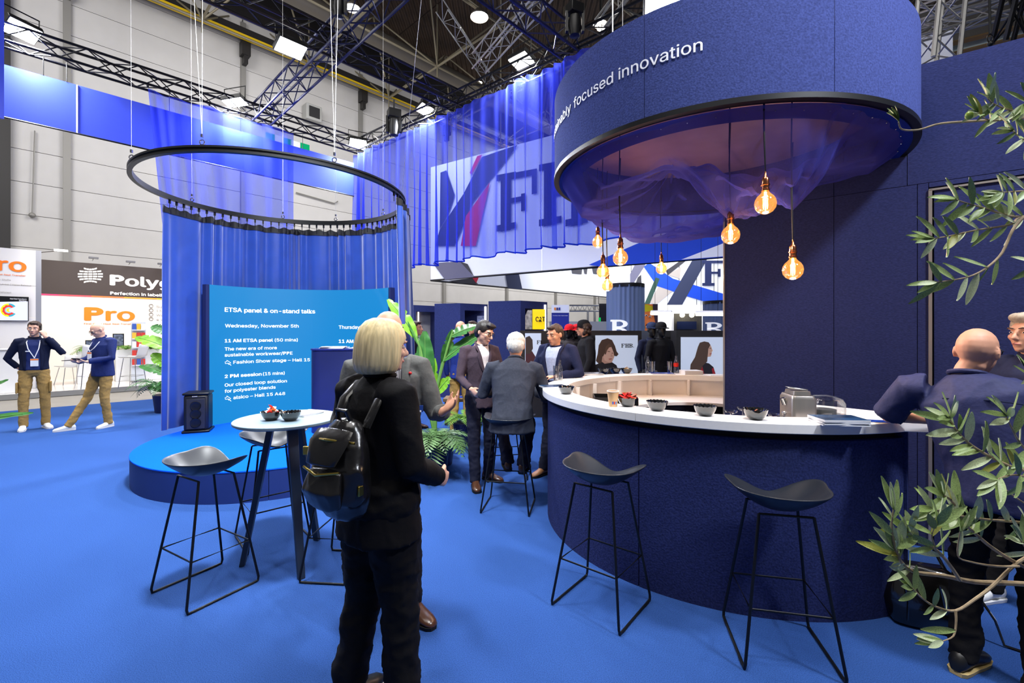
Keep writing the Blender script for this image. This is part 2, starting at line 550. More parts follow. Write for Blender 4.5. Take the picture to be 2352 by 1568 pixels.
# dark corrugated roof
roof = mat('corrugated_roof', srgb(64, 50, 42), .7, nscale=1, namt=.3)
nt = roof.node_tree; wv = nt.nodes.new('ShaderNodeTexWave'); wv.inputs['Scale'].default_value = 1.2; wv.bands_direction = 'X'
tc = nt.nodes.new('ShaderNodeTexCoord'); nt.links.new(tc.outputs['Object'], wv.inputs['Vector'])
bp = nt.nodes.new('ShaderNodeBump'); bp.inputs['Strength'].default_value = 1; bp.inputs['Distance'].default_value = .1
nt.links.new(wv.outputs['Fac'], bp.inputs['Height']); nt.links.new(bp.outputs[0], nt.nodes['Principled BSDF'].inputs['Normal'])
ce = bpy.data.objects.new('ceiling', None); COL.objects.link(ce); ce['kind'] = 'structure'; ce.location = (8, 26, 17)
for k in range(14):
    a = W0 - AX * 16 + AX * (6 * k); b = a + AX * 5.94
    MB().prism([a + Vector((0, 0, 17)), b + Vector((0, 0, 17)), b + wn * 46 + Vector((0, 0, 17)), a + wn * 46 + Vector((0, 0, 17))], (0, 0, .12)).build('roof_sheet', roof, ce, world=True, smooth=False)
# closes the gap between wall top and roof: dark sheeting
tag(MB().add([W0 - AX * 14 + Vector((0, 0, 15.5)), W0 + AX * 62 + Vector((0, 0, 15.5)), W0 + AX * 62 + Vector((0, 0, 17)), W0 - AX * 14 + Vector((0, 0, 17))], [(0, 1, 2, 3)]).build('wall_upper', dark_post, smooth=False), kind='structure')

# space frame under the roof
sf = bpy.data.objects.new('trim_1', None); COL.objects.link(sf); sf['kind'] = 'structure'; sf.location = (8, 26, 14)
cell = 4.2; U = AX; Vv = wn
def node(i, j, top):
    return W0 + U * (cell * (i + (.5 if top else 0)) - 3) + Vv * (1.2 + cell * (j + (.5 if top else 0))) + Vector((0, 0, 16.2 if top else 13.9))
for i in range(0, 9):
    for j in range(0, 5):
        n0 = node(i, j, 0)
        if n0.y < 7 or n0.x < -16: continue
        bar('strut', n0, node(i + 1, j, 0), .05, khaki_steel, sf)
        bar('strut', n0, node(i, j + 1, 0), .05, khaki_steel, sf)
        for a in (0, -1):
            for b in (0, -1):
                bar('strut', n0, node(i + a, j + b, 1), .04, khaki_steel, sf)
        bar('hanger', n0 + Vector((0, 0, -.5)), n0 + Vector((0, 0, 2.9)), .035, khaki_steel, sf)
duct = mat('duct_metal', srgb(110, 104, 96), .45, .4)
dd = MB(); pts = [W0 + AX * 4 + wn * 3.3 + Vector((0, 0, 15.2)), W0 + AX * 45 + wn * 3.3 + Vector((0, 0, 15.2))]
dd.tube([pts[0].lerp(pts[1], i / 160) for i in range(161)], [.42 + (.025 if i % 2 else 0) for i in range(161)], 14).build('air_duct', duct, label='round corrugated air duct under dark hall roof', cat='duct')

# ================================================================ stand rigging
CZ = 6.42
def on_left(x):   # point of left truss line at picture column x
    u = (x - 1176) / F; C = Vector((-3.97, 12, 0)); t = (C.x - u * C.y) / (AX.x - u * AX.y); return C - AX * t
def on_right(x):
    u = (x - 1176) / F; C = Vector((-3.97, 12, 0)); t = (u * C.y - C.x) / (BX.x - u * BX.y); return C + BX * t
Cc = Vector((-3.97, 12, 0)); up = Vector((0, 0, CZ))
truss(on_left(-260) + up, Cc + up, .29, truss_black, 'long black lattice truss above the bright blue banner', name='truss')
truss(Cc + up, Cc + BX * 9.6 + up, .29, truss_black, 'black lattice truss carrying the see-through blue curtain behind the bar')
a = on_left(600)
truss(a + up - Vector((0, 0, .0)), a + PX * 8.5 + up, .36, truss_navy, 'navy cross truss running from banner truss towards viewer')
b = on_right(1052)
truss(b + up, b - AX * 7.5 + up, .3, truss_black, 'black truss crossing the stand left of ceiling lamps')
b = on_right(1318)
truss(b + up, b - AX * 4.2 + up, .34, truss_navy, 'navy truss meeting curtain truss beside the round canopy')
b = on_right(1440)

# silver trusses higher up
a = P(1100, 145, 11); b2 = P(1335, 30, 7.6); b2.z = a.z
truss(a, b2 + (b2 - a) * .9, .36, truss_silver, 'silver lattice truss hanging under roof left of canopy', cr=.02, br=.009, step=.3)
a = P(1015, 10, 12); b2 = P(1160, 100, 17); b2.z = a.z
truss(a, b2, .34, truss_silver, 'thin grey ladder truss under the dark roof', cr=.018, br=.009, step=.4, sides=3)
truss(P(1375, 62, 8), P(1452, -40, 8), .2, truss_silver, 'upright silver truss piece beside the round canopy edge', cr=.018, br=.009, step=.22)
truss(P(2146, 150, 6.5), P(2168, -60, 6.5), .36, truss_silver, 'upright silver truss tower behind the navy wall', cr=.03, br=.012, step=.22)
a = P(2105, 40, 8); b2 = P(2390, -60, 7)
truss(a, b2, .25, truss_silver, 'slanting silver truss nearest top right of tower', cr=.02, br=.009, step=.3)
truss(P(2105, 75, 7.4), P(2400, -8, 6.6), .22, truss_silver, 'lower slanting silver truss behind the upright tower', cr=.02, br=.009, step=.28)
truss(P(2318, 95, 5.6), P(2352, -40, 5.4), .22, truss_black, 'black upright truss at top right corner above navy wall', cr=.03, br=.012, step=.22)
# dark tarpaulin and pale panel behind the navy wall
tarp = mat('dark_tarpaulin', srgb(46, 42, 42), .45, nscale=3, namt=.3, bump=.8)
bO = P(2200, 100, 9); bd = Vector((.8, -.6, 0))
print_poly('tarpaulin', [(2060, 40), (2420, -60), (2420, 60), (2060, 150)], bO, bd, 0, tarp, None, label='dark creased sheeting above the navy wall at top right', cat='sheeting')
pale = mat('pale_board', srgb(170, 185, 186), .6, nscale=2, namt=.08)
print_poly('board', [(2060, 130), (2420, 40), (2420, 120), (2060, 185)], bO, bd, .15, pale, None, label='pale blue-grey board strip behind top of navy wall', cat='board')
brown = mat('brown_timber', srgb(112, 90, 62), .6)
bb = thing('beam', 'brown timber edge beams around the pale board strip', 'beam', bO)
MB().tube([hit(2060, 132, bO, bd, .25), hit(2420, 42, bO, bd, .25)], .05, 4).build('upper_rail', brown, bb, world=True)
MB().tube([hit(2060, 158, bO, bd, .25), hit(2420, 66, bO, bd, .25)], .05, 4).build('lower_rail', brown, bb, world=True)
ch = thing('hoist_chain', 'black chain with hook hanging above the navy wall', 'chain', P(2275, 90, 5))
bar('chain', P(2272, -40, 5), P(2274, 78, 5), .012, black_metal, ch)
MB().tube([P(2274 + 7 * cos(t), 88 + 9 * sin(t), 5) for t in [i * pi / 8 for i in range(16)]], .006, 6, closed=True).build('shackle', black_metal, ch, world=True)
MB().ball(P(2275, 100, 5), .03, 10).build('hook', black_metal, ch, world=True)

# bright flood lights on the truss
flood_e = emis('floodlight_lens', (1, .99, .95, 1), 60)
def flood(px, py, base, label, power=260, aim=(-.2, 4.5, .5)):
    D = base.y; c = P(px, py, D)
    t = thing('floodlight', label, 'light', c)
    aimv = (Vector(aim) - c).normalized(); x, y, d = frame(aimv); R = Matrix((x, y, d)).transposed()
    MB().box(c - d * .05, (.44, .32, .09), R).build('housing', black_metal, t, world=True, bevel=.01)
    MB().box(c + d * .0, (.4, .28, .012), R).build('lens', flood_e, t, world=True, smooth=False)
    MB().tube([c - d * .05 + x * .22, c - d * .05 + x * .23 + Vector((0, 0, .28)), c - d * .05 - x * .23 + Vector((0, 0, .28)), c - d * .05 - x * .22], .012, 6).build('bracket', black_metal, t, world=True)
    area('flood_beam', c + d * .03, c + d * 3, .34, power, (.93, .95, 1), spread=150, sy=.24)
    return t
flood(52, 72, on_left(52), 'white floodlight at left end of banner truss', 300, on_left(150) + Vector((.7, -.7, 5.0)))
flood(540, 236, on_left(540), 'white floodlight at foot of the navy cross truss', 300, on_left(560) + Vector((.3, -.3, 4.0)))
flood(822, 330, on_left(800), 'white floodlight at back corner of the rigging', 300, Vector((-3.6, 11, 4.4)))
flood(975, 252, on_right(975), 'white floodlight over corner end of blue curtain', 300, on_right(960) + Vector((-.35, -.5, 4.2)))
flood(1197, 140, on_right(1197), 'white floodlight right of the ladder truss over curtain', 300, on_right(1190) + Vector((-.35, -.5, 4.2)))
flood(668, 112, Vector((-2.6, 5.4 + 1.9, 0)), 'white floodlight on middle of the navy cross truss', 130, (-2.4, 6.2, .8))
flood(1535, -8, Vector((1.6, 4.2, 0)), 'white floodlight just above the canopy lettering', 60, (1.0, 2.5, 2.5))
area('stage_wash', (-1.2, 2.6, 6.2), (-2.8, 5.4, .3), .5, 210, (.9, .95, 1), 90)
area('stand_wash', (.8, 1.6, 6.3), (.8, 2.6, 0), .6, 60, (.95, .97, 1), 120)
area('right_wash', (3.6, .2, 5.6), (2.6, 3.0, 2.6), .5, 130, (.85, .9, 1), 110)  # unseen wash without a fixture, put here to front-light the olive

# small hall lamps under the roof
lamp_e = emis('hall_lamp_glow', (1, .93, .85, 1), 45)
for px, py, D, s, lab in ((1101, 40, 17, .32, 'round hall pendant lamp below the roof, right of centre'), (810, 20, 13, .2, 'small hall lamp beside the navy cross truss'), (1378, 56, 11, .16, 'hall lamp left of the canopy seam'), (1101, 190, 26, .16, 'distant small hall lamp under roof above curtain truss'), (1381, 66, 11, .1, 'tiny lamp just below another left of canopy seam')):
    c = P(px, py, D); t = thing('hall_lamp', lab, 'lamp', c)
    MB().lathe([(.3 * s, 1.0 * s), (.4 * s, .9 * s), (s * 1.05, .2 * s), (s * 1.05, 0)], 20, c).build('shade', duct, t, world=True)
    MB().lathe([(0, -.1 * s), (s * .7, -.08 * s), (s, .05 * s)], 20, c).build('diffuser', lamp_e, t, world=True)
    bar('rod', c + Vector((0, 0, s)), c + Vector((0, 0, max(.5, 16 - c.z))), .015, black_metal, t)

# moving-head projectors
def projector(px, py, D, s, label):
    c = P(px, py, D); t = thing('stage_light', label, 'light', c)
    MB().box(c, (.3 * s, .25 * s, .2 * s), rz=.5).build('base', black_metal, t, world=True, bevel=.01)
    [MB().box(c + Vector((sx * .16 * s, 0, -.25 * s)), (.05 * s, .1 * s, .4 * s)).build('yoke_arm', black_metal, t, world=True) for sx in (-1, 1)]
    MB().lathe([(0, .2 * s), (.11 * s, .18 * s), (.13 * s, 0), (.1 * s, -.2 * s), (0, -.22 * s)], 16, c + Vector((0, 0, -.32 * s))).build('head', black_metal, t, world=True)
    bar('clamp', c, c + Vector((0, 0, .35 * s)), .02, black_metal, t)
projector(905, 262, 10.6, .95, 'black moving stage light on curtain truss above the ring')
projector(1320, 22, 7.2, .8, 'black moving stage light left of the round canopy')
projector(778, -12, 6.4, .6, 'black stage light on navy cross truss at top edge')

# ================================================================ hanging blue banner
ban = mat('blue_banner', srgb(58, 82, 220), .55, nscale=2, namt=.03)
bz0, bz1 = 5.11, 5.98
bt = thing('banner', 'long bright blue fabric banner hanging below the black truss', 'banner', on_left(300) + Vector((0, 0, bz0)))
off = Vector((AX.y, -AX.x, 0)) * -.12
edges = [on_left(-30), on_left(176), on_left(815)]
e0 = Cc + off - AX * 7.2; joint = on_left(178) + off; e1 = on_left(818) + off
for a, b in ((e0, joint - AX * .012), (joint + AX * .012, e1)):
    MB().prism([a + Vector((0, 0, bz0)), b + Vector((0, 0, bz0)), b + Vector((0, 0, bz1)), a + Vector((0, 0, bz1))], off * .25).build('banner_panel', ban, bt, world=True, smooth=False)
MB().box((joint + Vector((0, 0, (bz0 + bz1) / 2))), (.02, .02, bz1 - bz0), rz=ang).build('joint_strip', white, bt, world=True)
MB().tube([e0 + Vector((0, 0, bz0)), e1 + Vector((0, 0, bz0))], .015, 6).build('lower_rail', truss_black, bt, world=True)
for x in (100, 154, 392, 700):
    p = on_left(x) + off; bar('hanger', p + Vector((0, 0, bz1)), p + Vector((0, 0, CZ - .1)), .006, black_metal, bt)
p = on_left(3) + off
tag(MB().box(P(-2, 60, 7.0) + Vector((-.05, 0, -.2)), (.12, .12, 2.4)).build('banner_return', ban, smooth=False), 'narrow return of a blue banner at extreme left edge', 'banner')

# ================================================================ see-through blue curtains
sheer = cloth_sheer('sheer_blue_voile', srgb(70, 82, 226), .38, (.55, .64, 1))
def pleat(s, z, k, ph=0):
    return sin(s * k * 1.5 + ph + 1.3 * sin(s * k * .31)) * (.06 + .04 * sin(s * 2.1 + ph)) + .07 * noise.noise(Vector((s * 2.4, z * .3, ph)))
def sheer_curtain(pa, pb, z0, z1, label, k=14, squeeze=0, n=260, off=0, pw=None):
    d = (pb - pa); L = d.length; d.normalize(); nrm = Vector((d.y, -d.x, 0)); 
    def fn(u, v):
        z = z1 + (z0 - z1) * v
        uu = u + squeeze * v * (1 - u)
        s = uu * L; amp = .5 + .7 * v
        q = pleat(u * L, z, k, off) * amp
        p = pa + d * s + nrm * q
        zz = z + .03 * sin(u * L * k * .5) * v - (.05 * abs(sin(u * L * 2.6 + off))) * (1 - v)
        return Vector((p.x, p.y, zz))
    cu = thing('sheer_curtain', label, 'curtain', (pa + pb) / 2 + Vector((0, 0, z0)))
    mb = MB().grid(fn, n, 10); mb.build('cloth', sheer, cu, world=True, autos=80)
    MB().tube([fn(i / n, 1) + Vector((0, 0, .02)) for i in range(n + 1)], .012, 4).build('hem', hemm, cu, world=True)
    m = int(L / .32)
    for i in range(m + 1):
        c = pa + d * (L * i / m) + Vector((0, 0, z1 + .03)); MB().ball(c, .022, 6).build('clip', black_metal, cu, world=True)
    return cu
hemm = cloth_sheer('sheer_hem', srgb(30, 70, 215), .8, (.4, .5, 1))
rn = Vector((BX.y, -BX.x, 0))
ra = Cc + BX * .05 + rn * .2; 
sheer_curtain(on_right(822) + rn * .1, on_right(1283) + rn * .1, 3.03, 6.24, 'tall see-through blue curtain between ring and canopy', 15, n=620, off=1.0)
sheer_curtain(on_right(1284) + rn * .12, on_right(1700) + rn * .12, 3.0, 6.24, 'see-through blue curtain partly behind the round canopy', 13, n=380, off=2.0)
ln = Vector((AX.y, -AX.x, 0))
sheer_curtain(on_left(336) + ln * .16, on_left(668) + ln * .16, 3.0, 6.2, 'see-through blue curtain behind ring, under the banner truss', 9, squeeze=.1, n=340, off=.4)

# ================================================================ round stage with ring, curtain and screen
sc = (-2.823, 5.614); SR = 1.451
stage_top = mat('stage_blue_carpet', srgb(12, 92, 245), 1, spec=.05, nscale=200, namt=.2, bump=.4)
stage_side = mat('stage_side_blue', srgb(20, 42, 104), .6, nscale=3, namt=.06)
st = thing('round_stage', 'low round stage with bright blue carpet top under the hanging ring', 'stage', (sc[0], sc[1], 0))
for k in range(4):
    a0 = radians(-158 + 90 * k); MB().arcbox(sc, SR - .03, SR, 0, .285, a0 + .002, a0 + pi / 2 - .002, 36).build('side_panel', stage_side, st, world=True)
MB().lathe([(0, .285), (SR + .004, .285), (SR + .004, .295), (SR - .004, .30), (0, .30)], 96, (sc[0], sc[1], 0)).build('deck', stage_top, st, world=True)
RH = 3.252
ring = thing('curtain_ring', 'black round curtain rail hanging on wires above the stage', 'curtain rail', (sc[0], sc[1], RH))
MB().lathe([(SR - .02, -.03), (SR + .022, -.03), (SR + .022, -.012), (SR + .012, -.008), (SR + .012, .008), (SR + .022, .012), (SR + .022, .03), (SR - .02, .03), (SR - .02, -.03)], 128, (sc[0], sc[1], RH)).build('rail', black_metal, ring, world=True)
wire = mat('steel_wire', srgb(205, 205, 205), .35, .6)
for x, y, far, xt in ((300, 372, 0, 300), (464, 342, 0, 444), (441, 462, 1, 438), (650, 500, 1, 649), (768, 378, 0, 758), (771, 508, 1, 771), (880, 497, 1, 880), (921, 440, 1, 968)):
    a = circ(max(x, 302), sc, SR, bool(far)); p = Vector((sc[0] + SR * cos(a), sc[1] + SR * sin(a), RH + .03))
    q = P(xt, -30, p.y); q.y = p.y
    if xt == 968: q = P(968, 0, 4.6); q = p + (q - p) * 1.0
    bar('wire', p + Vector((0, 0, .1)), q + (q - p) * .2, .002, wire, ring)
    if x in (464, 768): bar('wire', p + Vector((0, 0, .1)), q + (q - p) * .2 + Vector((.1, 0, 0)), .002, wire, ring)
    MB().tube([p + Vector((.022 * cos(t), 0, .03 + .022 * sin(t))) for t in [i * pi / 6 for i in range(12)]], .006, 6, closed=True).build('eyelet', chrome, ring, world=True)
    MB().box(p + Vector((0, 0, .09)), (.018, .018, .03)).build('grip', chrome, ring, world=True)

satin = mat('blue_satin', srgb(26, 62, 148), .38, spec=.5, nscale=6, namt=.08, bump=.15, sheen=.3)
tape = mat('black_tape', srgb(14, 14, 20), .6)
aL = circ(383, sc, SR, True) ; aR = radians(-12)
# angles run from left (about 150 deg) through the back to the right
def rc(u, v, r0=SR):
    a = aL + (aR - aL) * u
    k = 1 - .75 * max(0, min(1, (.13 - u) / .07)) if u < .13 else 1
    wob = (sin(u * 190 + 2.2 * sin(u * 37)) * .05 * (.65 + .5 * sin(u * 53 + 1)) + sin(u * 71) * .018) * k * (.65 + .45 * v) + .014 * noise.noise(Vector((u * 30, v * 2, 3)))
    if u < .11: wob += -.05 * (.11 - u) / .11 * v
    r = r0 + .05 + wob + .07 * v
    z = RH - .11 + (.34 - (RH - .11)) * v
    if v == 0: z += .012 * cos(u * 190)
    return Vector((sc[0] + r * cos(a), sc[1] + r * sin(a), z))
cu = thing('ring_curtain', 'heavy dark blue satin curtain hanging from the round rail', 'curtain', (sc[0], sc[1] + 1, .34))
MB().grid(lambda u, v: rc(u, v), 520, 22).build('cloth', satin, cu, world=True, autos=80)
MB().grid(lambda u, v: rc(u, v * .028, SR + .004) + Vector((0, 0, .003)), 520, 1).build('heading_tape', tape, cu, world=True, autos=80)
MB().grid(lambda u, v: rc(u, v * .028, SR - .008) + Vector((0, 0, .003)), 520, 1).build('heading_tape', tape, cu, world=True, autos=80)
for i in range(46):
    a = aL + (aR - aL) * (i + .5) / 46; p = Vector((sc[0] + (SR + .005) * cos(a), sc[1] + (SR + .005) * sin(a), RH - .03))
    MB().box(p + Vector((0, 0, -.02)), (.02, .02, .05), rz=a).tube([p + Vector((0, 0, -.04)), p + Vector((0, 0, -.11))], .005, 5).build('hook', black_metal, cu, world=True)

# LED screen, concave
pL, pM, pR = Vector((-4.09, 6.15)), Vector((-2.92, 7.0)), Vector((-1.786, 6.60))
def circum(a, b, c):
    d = 2 * (a.x * (b.y - c.y) + b.x * (c.y - a.y) + c.x * (a.y - b.y))
    ux = (a.length_squared * (b.y - c.y) + b.length_squared * (c.y - a.y) + c.length_squared * (a.y - b.y)) / d
    uy = (a.length_squared * (c.x - b.x) + b.length_squared * (a.x - c.x) + c.length_squared * (b.x - a.x)) / d
    return Vector((ux, uy))
cc = circum(pL, pM, pR); CR = (pL - cc).length; zs0, zs1 = .30, 2.21
sa = atan2(pL.y - cc.y, pL.x - cc.x); sb = atan2(pR.y - cc.y, pR.x - cc.x)
screen_e = mat('screen_blue', srgb(0, 30, 50), .6, emit=srgb(0, 134, 206), estr=.92)
ls = thing('led_screen', 'curved light blue screen showing talk programme on the round stage', 'screen', (pM.x, pM.y, .3))
MB().arcbox(cc, CR, CR + .07, zs0, zs1, sb - .03, sa + .03, 48).build('cabinet', navy_paint, ls, world=True)
for k in range(6):
    a0 = sb + (sa - sb) * k / 6; a1 = sb + (sa - sb) * (k + 1) / 6
    MB().lathe([(CR - .006, zs0), (CR - .006, zs1)], 10, (cc.x, cc.y, 0), a0, a1).build('display_panel', screen_e, ls, world=True)
def scr_map(s, z): a = sa - s / CR; return Vector((cc.x + (CR - .012) * cos(a), cc.y + (CR - .012) * sin(a), z))
txt_e = mat('screen_text_white', srgb(200, 200, 200), .5, emit=(1, 1, 1, 1), estr=.95)
def scr_text(s, x0, x1, y, cap, bold=0.01):
    def sx(x): return (sa - circ(x, cc, CR - .012, True)) * CR
    a = circ(516 if x0 < 700 else 778, cc, CR - .012, True); D = cc.y + (CR - .012) * sin(a)
    lettering(s, scr_map, sx(x0), sx(x1), H - (y - Y0) * D / F, cap * 1.1 * D / F, txt_e, ls, bold=bold)
scr_text('ETSA panel & on-stand talks', 516, 724, 715.5, 12.5, .018)
scr_text('Wednesday, November 5th', 517, 686, 751.5, 10)
scr_text('11 AM ETSA panel', 516, 627, 786, 9.5, .02); scr_text('(50 mins)', 631, 684, 786, 9.5)
scr_text('The new era of more', 516, 636, 805, 9.5)
scr_text('sustainable workwear/PPE', 516, 672, 819, 9.5)
scr_text('Fashion Show stage \u2013 Hall 15', 536, 712, 836.5, 9.5)
scr_text('2 PM session', 516, 601, 868, 9.5, .02); scr_text('(15 mins)', 604, 654, 868, 9.5)
scr_text('Our closed loop solution', 516, 659, 888, 9.5)
scr_text('for polyester blends', 516, 633, 902, 9.5)
scr_text('alsico \u2013 Hall 15 A48', 536, 655, 919, 9.5)
scr_text('Thursday, November 6th', 778, 889, 755, 10)
scr_text('11 AM session', 778, 850, 787, 9.5, .02)
scr_text('The future workwear', 778, 868, 803, 9.5)
for y in (832, 914):
    def pin(x, yy):
        a = circ(x, cc, CR - .012, True); D = cc.y + (CR - .012) * sin(a); return Vector((cc.x + (CR - .012) * cos(a), D, H - (yy - Y0) * D / F))
    loops = [[(521, -5), (530, 1), (525, 5), (524, 2), (518, 3), (517, -1), (521, -2)], ]
    MB().tube([pin(x, y + q) for x, q in loops[0]], .0035, 4, closed=True).tube([pin(525, y + 2), pin(531, y + 7)], .0035, 4).build('pin_icon', txt_e, ls, world=True)

# loudspeaker
spk = thing('loudspeaker', 'black portable loudspeaker standing left of the blue screen', 'speaker', Z(456, 989, .30))
spk.rotation_euler = (0, 0, radians(22))
MB().box((0, 0, .25), (.27, .26, .46)).build('cabinet', mat('speaker_black', srgb(20, 20, 24), .45), spk, bevel=.03)
MB().box((0, 0, .015), (.3, .3, .03)).build('base', black_metal, spk, bevel=.01)
MB().box((0, 0, .49), (.29, .28, .03)).build('top_plate', black_metal, spk, bevel=.012)
gr = MB().box((0, -.135, .24), (.2, .012, .38)).build('grille', mat('speaker_grille', srgb(34, 34, 40), .5, nscale=400, namt=.4), spk, bevel=.005)
for z in (.34, .24, .13):
    o = MB().lathe([(.0, .01), (.03, .006), (.055, .012), (.06, .0)], 20).build('cone', black_metal, gr)
    o.rotation_euler = (pi / 2, 0, 0); o.location = (0, -.142, z)
vs, fs = textmesh('SONY', .02)
mb = MB().add([((v[0] - 1.3) * .03, -.142, .455 + v[1] * .022) for v in vs], fs); mb.build('lettering', white_print, spk, smooth=False)

# navy lectern on the stage
lz = 1.36
lc = P(800, 812, 1); q = Vector((-2.25, 6.2, .3))
lec = thing('lectern', 'dark blue rounded lectern standing before the screen', 'lectern', (-2.15, 5.95, .3), radians(8))
def rr_ring(a, b, r, z, n=5):
    out = []
    for cx, cy, s0 in ((a - r, b - r, 0), (-a + r, b - r, 90), (-a + r, -b + r, 180), (a - r, -b + r, 270)):
        for k in range(n + 1):
            t = radians(s0 + 90 * k / n); out.append(Vector((cx + r * cos(t), cy + r * sin(t), z)))
    return out
MB().loft([rr_ring(.42, .22, .14, 0), rr_ring(.42, .22, .14, 1.04)]).build('body', navy_paint, lec)
MB().loft([rr_ring(.43, .23, .15, 1.042), rr_ring(.43, .23, .15, 1.06)]).build('top', mat('navy_top', srgb(34, 44, 110), .4), lec)
sp = MB()
for k in range(6): sp.box((0, 0, .004 + k * .004), (.30, .21, .0035), rz=.05 * k)
o = sp.build('leaflet_stack', paper_white); o.location = (-2.29, 5.86, 1.361); tag(o, 'stack of white leaflets on left of lectern top', 'leaflets')
o = MB().box((0, 0, .004), (.28, .2, .008)).build('leaflet', paper_white); o.location = (-1.95, 5.92, 1.361); tag(o, 'single leaflets lying on right of lectern top', 'leaflets')

# ================================================================ round bar with canopy
bc = (1.72, 3.90); BR = 1.41; BT = 1.09
bt2 = thing('bar_counter', 'round navy felt bar with white top under the hanging canopy', 'bar', (bc[0], bc[1], 0))
aE = radians(-67.5)
seam = circ(1467, bc, BR) 
a_list = [aE, radians(-121), radians(-121) - 1e-9]
segs = [(seam + .0025, aE), (radians(-238), seam - .0025), (radians(-335), radians(-238) - .005)]
for a0, a1 in segs:
    if a1 < a0: a0, a1 = a1, a0
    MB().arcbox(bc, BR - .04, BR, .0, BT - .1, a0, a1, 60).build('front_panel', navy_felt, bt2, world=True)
plinth = mat('bar_recess_black', srgb(6, 7, 16), .7)
MB().arcbox(bc, BR - .1, BR - .035, BT - .1, BT - .055, radians(-335), aE, 80).build('shadow_gap', plinth, bt2, world=True)
top = mat('white_counter', srgb(228, 227, 226), .4, nscale=40, namt=.015)
for a0, a1 in ((seam + .001, aE + .06), (radians(-238), seam - .001), (radians(-335), radians(-238.1))):
    MB().arcbox(bc, 1.24, 1.455, BT - .055, BT, a0, a1, 60).build('worktop', top, bt2, world=True, bevel=.004)
# straight piece at the right end
e = Vector((2.47, 2.66, 0)); f_ = Vector((-.67, .74, 0)).normalized(); g_ = Vector((-.74, -.67, 0))
poly = [e, e + f_ * .62, e + f_ * .62 + g_ * .2, e + g_ * .32 + f_ * .1, e + g_ * .2 - f_ * .06]
MB().prism([p + Vector((0, 0, BT - .055)) for p in poly], (0, 0, .055)).build('worktop', top, bt2, world=True, bevel=.004, smooth=False)
ee = Vector((bc[0] + BR * cos(aE), bc[1] + BR * sin(aE), 0))
MB().prism([ee, ee + f_ * .5, ee + f_ * .5 + g_ * .04, ee + g_ * .04], (0, 0, BT - .055)).build('end_panel', navy_felt, bt2, world=True, smooth=False)
# inner side: white panels, dividers and a lower worktop behind
inner = mat('bar_inner_white', srgb(222, 216, 212), .5)
MB().arcbox(bc, 1.285, 1.30, .86, BT - .056, radians(-335), radians(-150), 60).build('inner_panel', inner, bt2, world=True)
for a in (-188, -208, -226, -244, -262, -282):
    t = radians(a); c = Vector((bc[0] + 1.24 * cos(t), bc[1] + 1.24 * sin(t), .95)); MB().box(c, (.09, .018, .17), rz=t).build('divider', inner, bt2, world=True, smooth=False)
MB().arcbox(bc, .72, BR - .05, .835, .865, radians(-335), radians(-176), 60).build('lower_shelf', inner, bt2, world=True)
MB().arcbox(bc, .98, BR - .05, .835, .865, radians(-176), radians(-100), 40).build('lower_shelf', inner, bt2, world=True)
MB().arcbox(bc, .74, .76, .0, .834, radians(-335), radians(-176), 60).build('fridge_front', mat('fridge_black', srgb(12, 12, 16), .25), bt2, world=True)
MB().arcbox(bc, 1.0, BR - .05, .55, .57, radians(-100), aE, 40).build('lower_shelf', inner, bt2, world=True)
ms = thing('machine_shelf', 'white shelf inside the right end of the bar carrying the steel machine', 'shelf', (2.0, 3.0, 0))
MB().box((1.95, 3.05, .845), (.75, .42, .03), rz=radians(-48)).build('top', inner, ms, world=True)
MB().box((1.95, 3.05, .41), (.7, .38, .82), rz=radians(-48)).build('body', navy_paint, ms, world=True)

# canopy drum
DR = 1.34; dz0, dz1 = 2.93, 3.60
dc = (1.712, 3.91)
can = thing('canopy', 'large round navy felt canopy with white lettering hanging over the bar', 'canopy', (dc[0], dc[1], dz0))
s1 = circ(1480, dc, DR); s2 = circ(1917, dc, DR)
cut = [s1, s2, s2 + radians(95), s2 + radians(185), s1 + 2 * pi]
for a0, a1 in zip(cut[:-1], cut[1:]):
    MB().arcbox(dc, DR - .02, DR, dz0, dz1, a0 + .0016, a1 - .0016, 60).build('drum_panel', mat('navy_felt_canopy_lit', srgb(58, 68, 120), .95, spec=.1, nscale=90, namt=.25, bump=.25), can, world=True)  # same felt as the bar, lightened: the drum's brighter lighting is in the colour
MB().lathe([(DR - .05, dz0 - .02), (DR + .006, dz0 - .02), (DR + .006, dz0 + .012), (DR - .05, dz0 + .012), (DR - .05, dz0 - .02)], 128, (dc[0], dc[1], 0)).build('rim', black_metal, can, world=True)
fa = circ(1319, dc, DR); fb = circ(1614, dc, DR)
def drum_map(s, z): a = fa + s / DR; return Vector((dc[0] + (DR + .004) * cos(a), dc[1] + (DR + .004) * sin(a), z))
Lf = (fb - fa) * DR
lettering('focused innovation', drum_map, 0, Lf, 3.255, .106, white_print, can, bold=.008, split=True)
v1, _ = textmesh('focused innovation'); v2, _ = textmesh('sustainably')
kk = Lf / (max(v[0] for v in v1) - min(v[0] for v in v1)); L2 = kk * (max(v[0] for v in v2) - min(v[0] for v in v2))
lettering('sustainably', drum_map, -L2 - kk * .27, -kk * .27, 3.255, .106, white_print, can, bold=.008, split=True)
# inner ceiling board of the canopy
taupe = mat('canopy_board', srgb(205, 178, 165), .8, nscale=2.5, namt=.12)
MB().lathe([(0, 3.34), (DR - .025, 3.34), (DR - .025, 3.36), (0, 3.36)], 96, (dc[0], dc[1], 0)).build('ceiling_board', taupe, can, world=True)
for k in range(4):
    t = k * pi / 2 + .5; p = Vector((dc[0] + 1.1 * cos(t), dc[1] + 1.1 * sin(t), dz1 - .1)); bar('suspension_wire', p, p + Vector((0, 0, 3.0)), .004, wire, can)
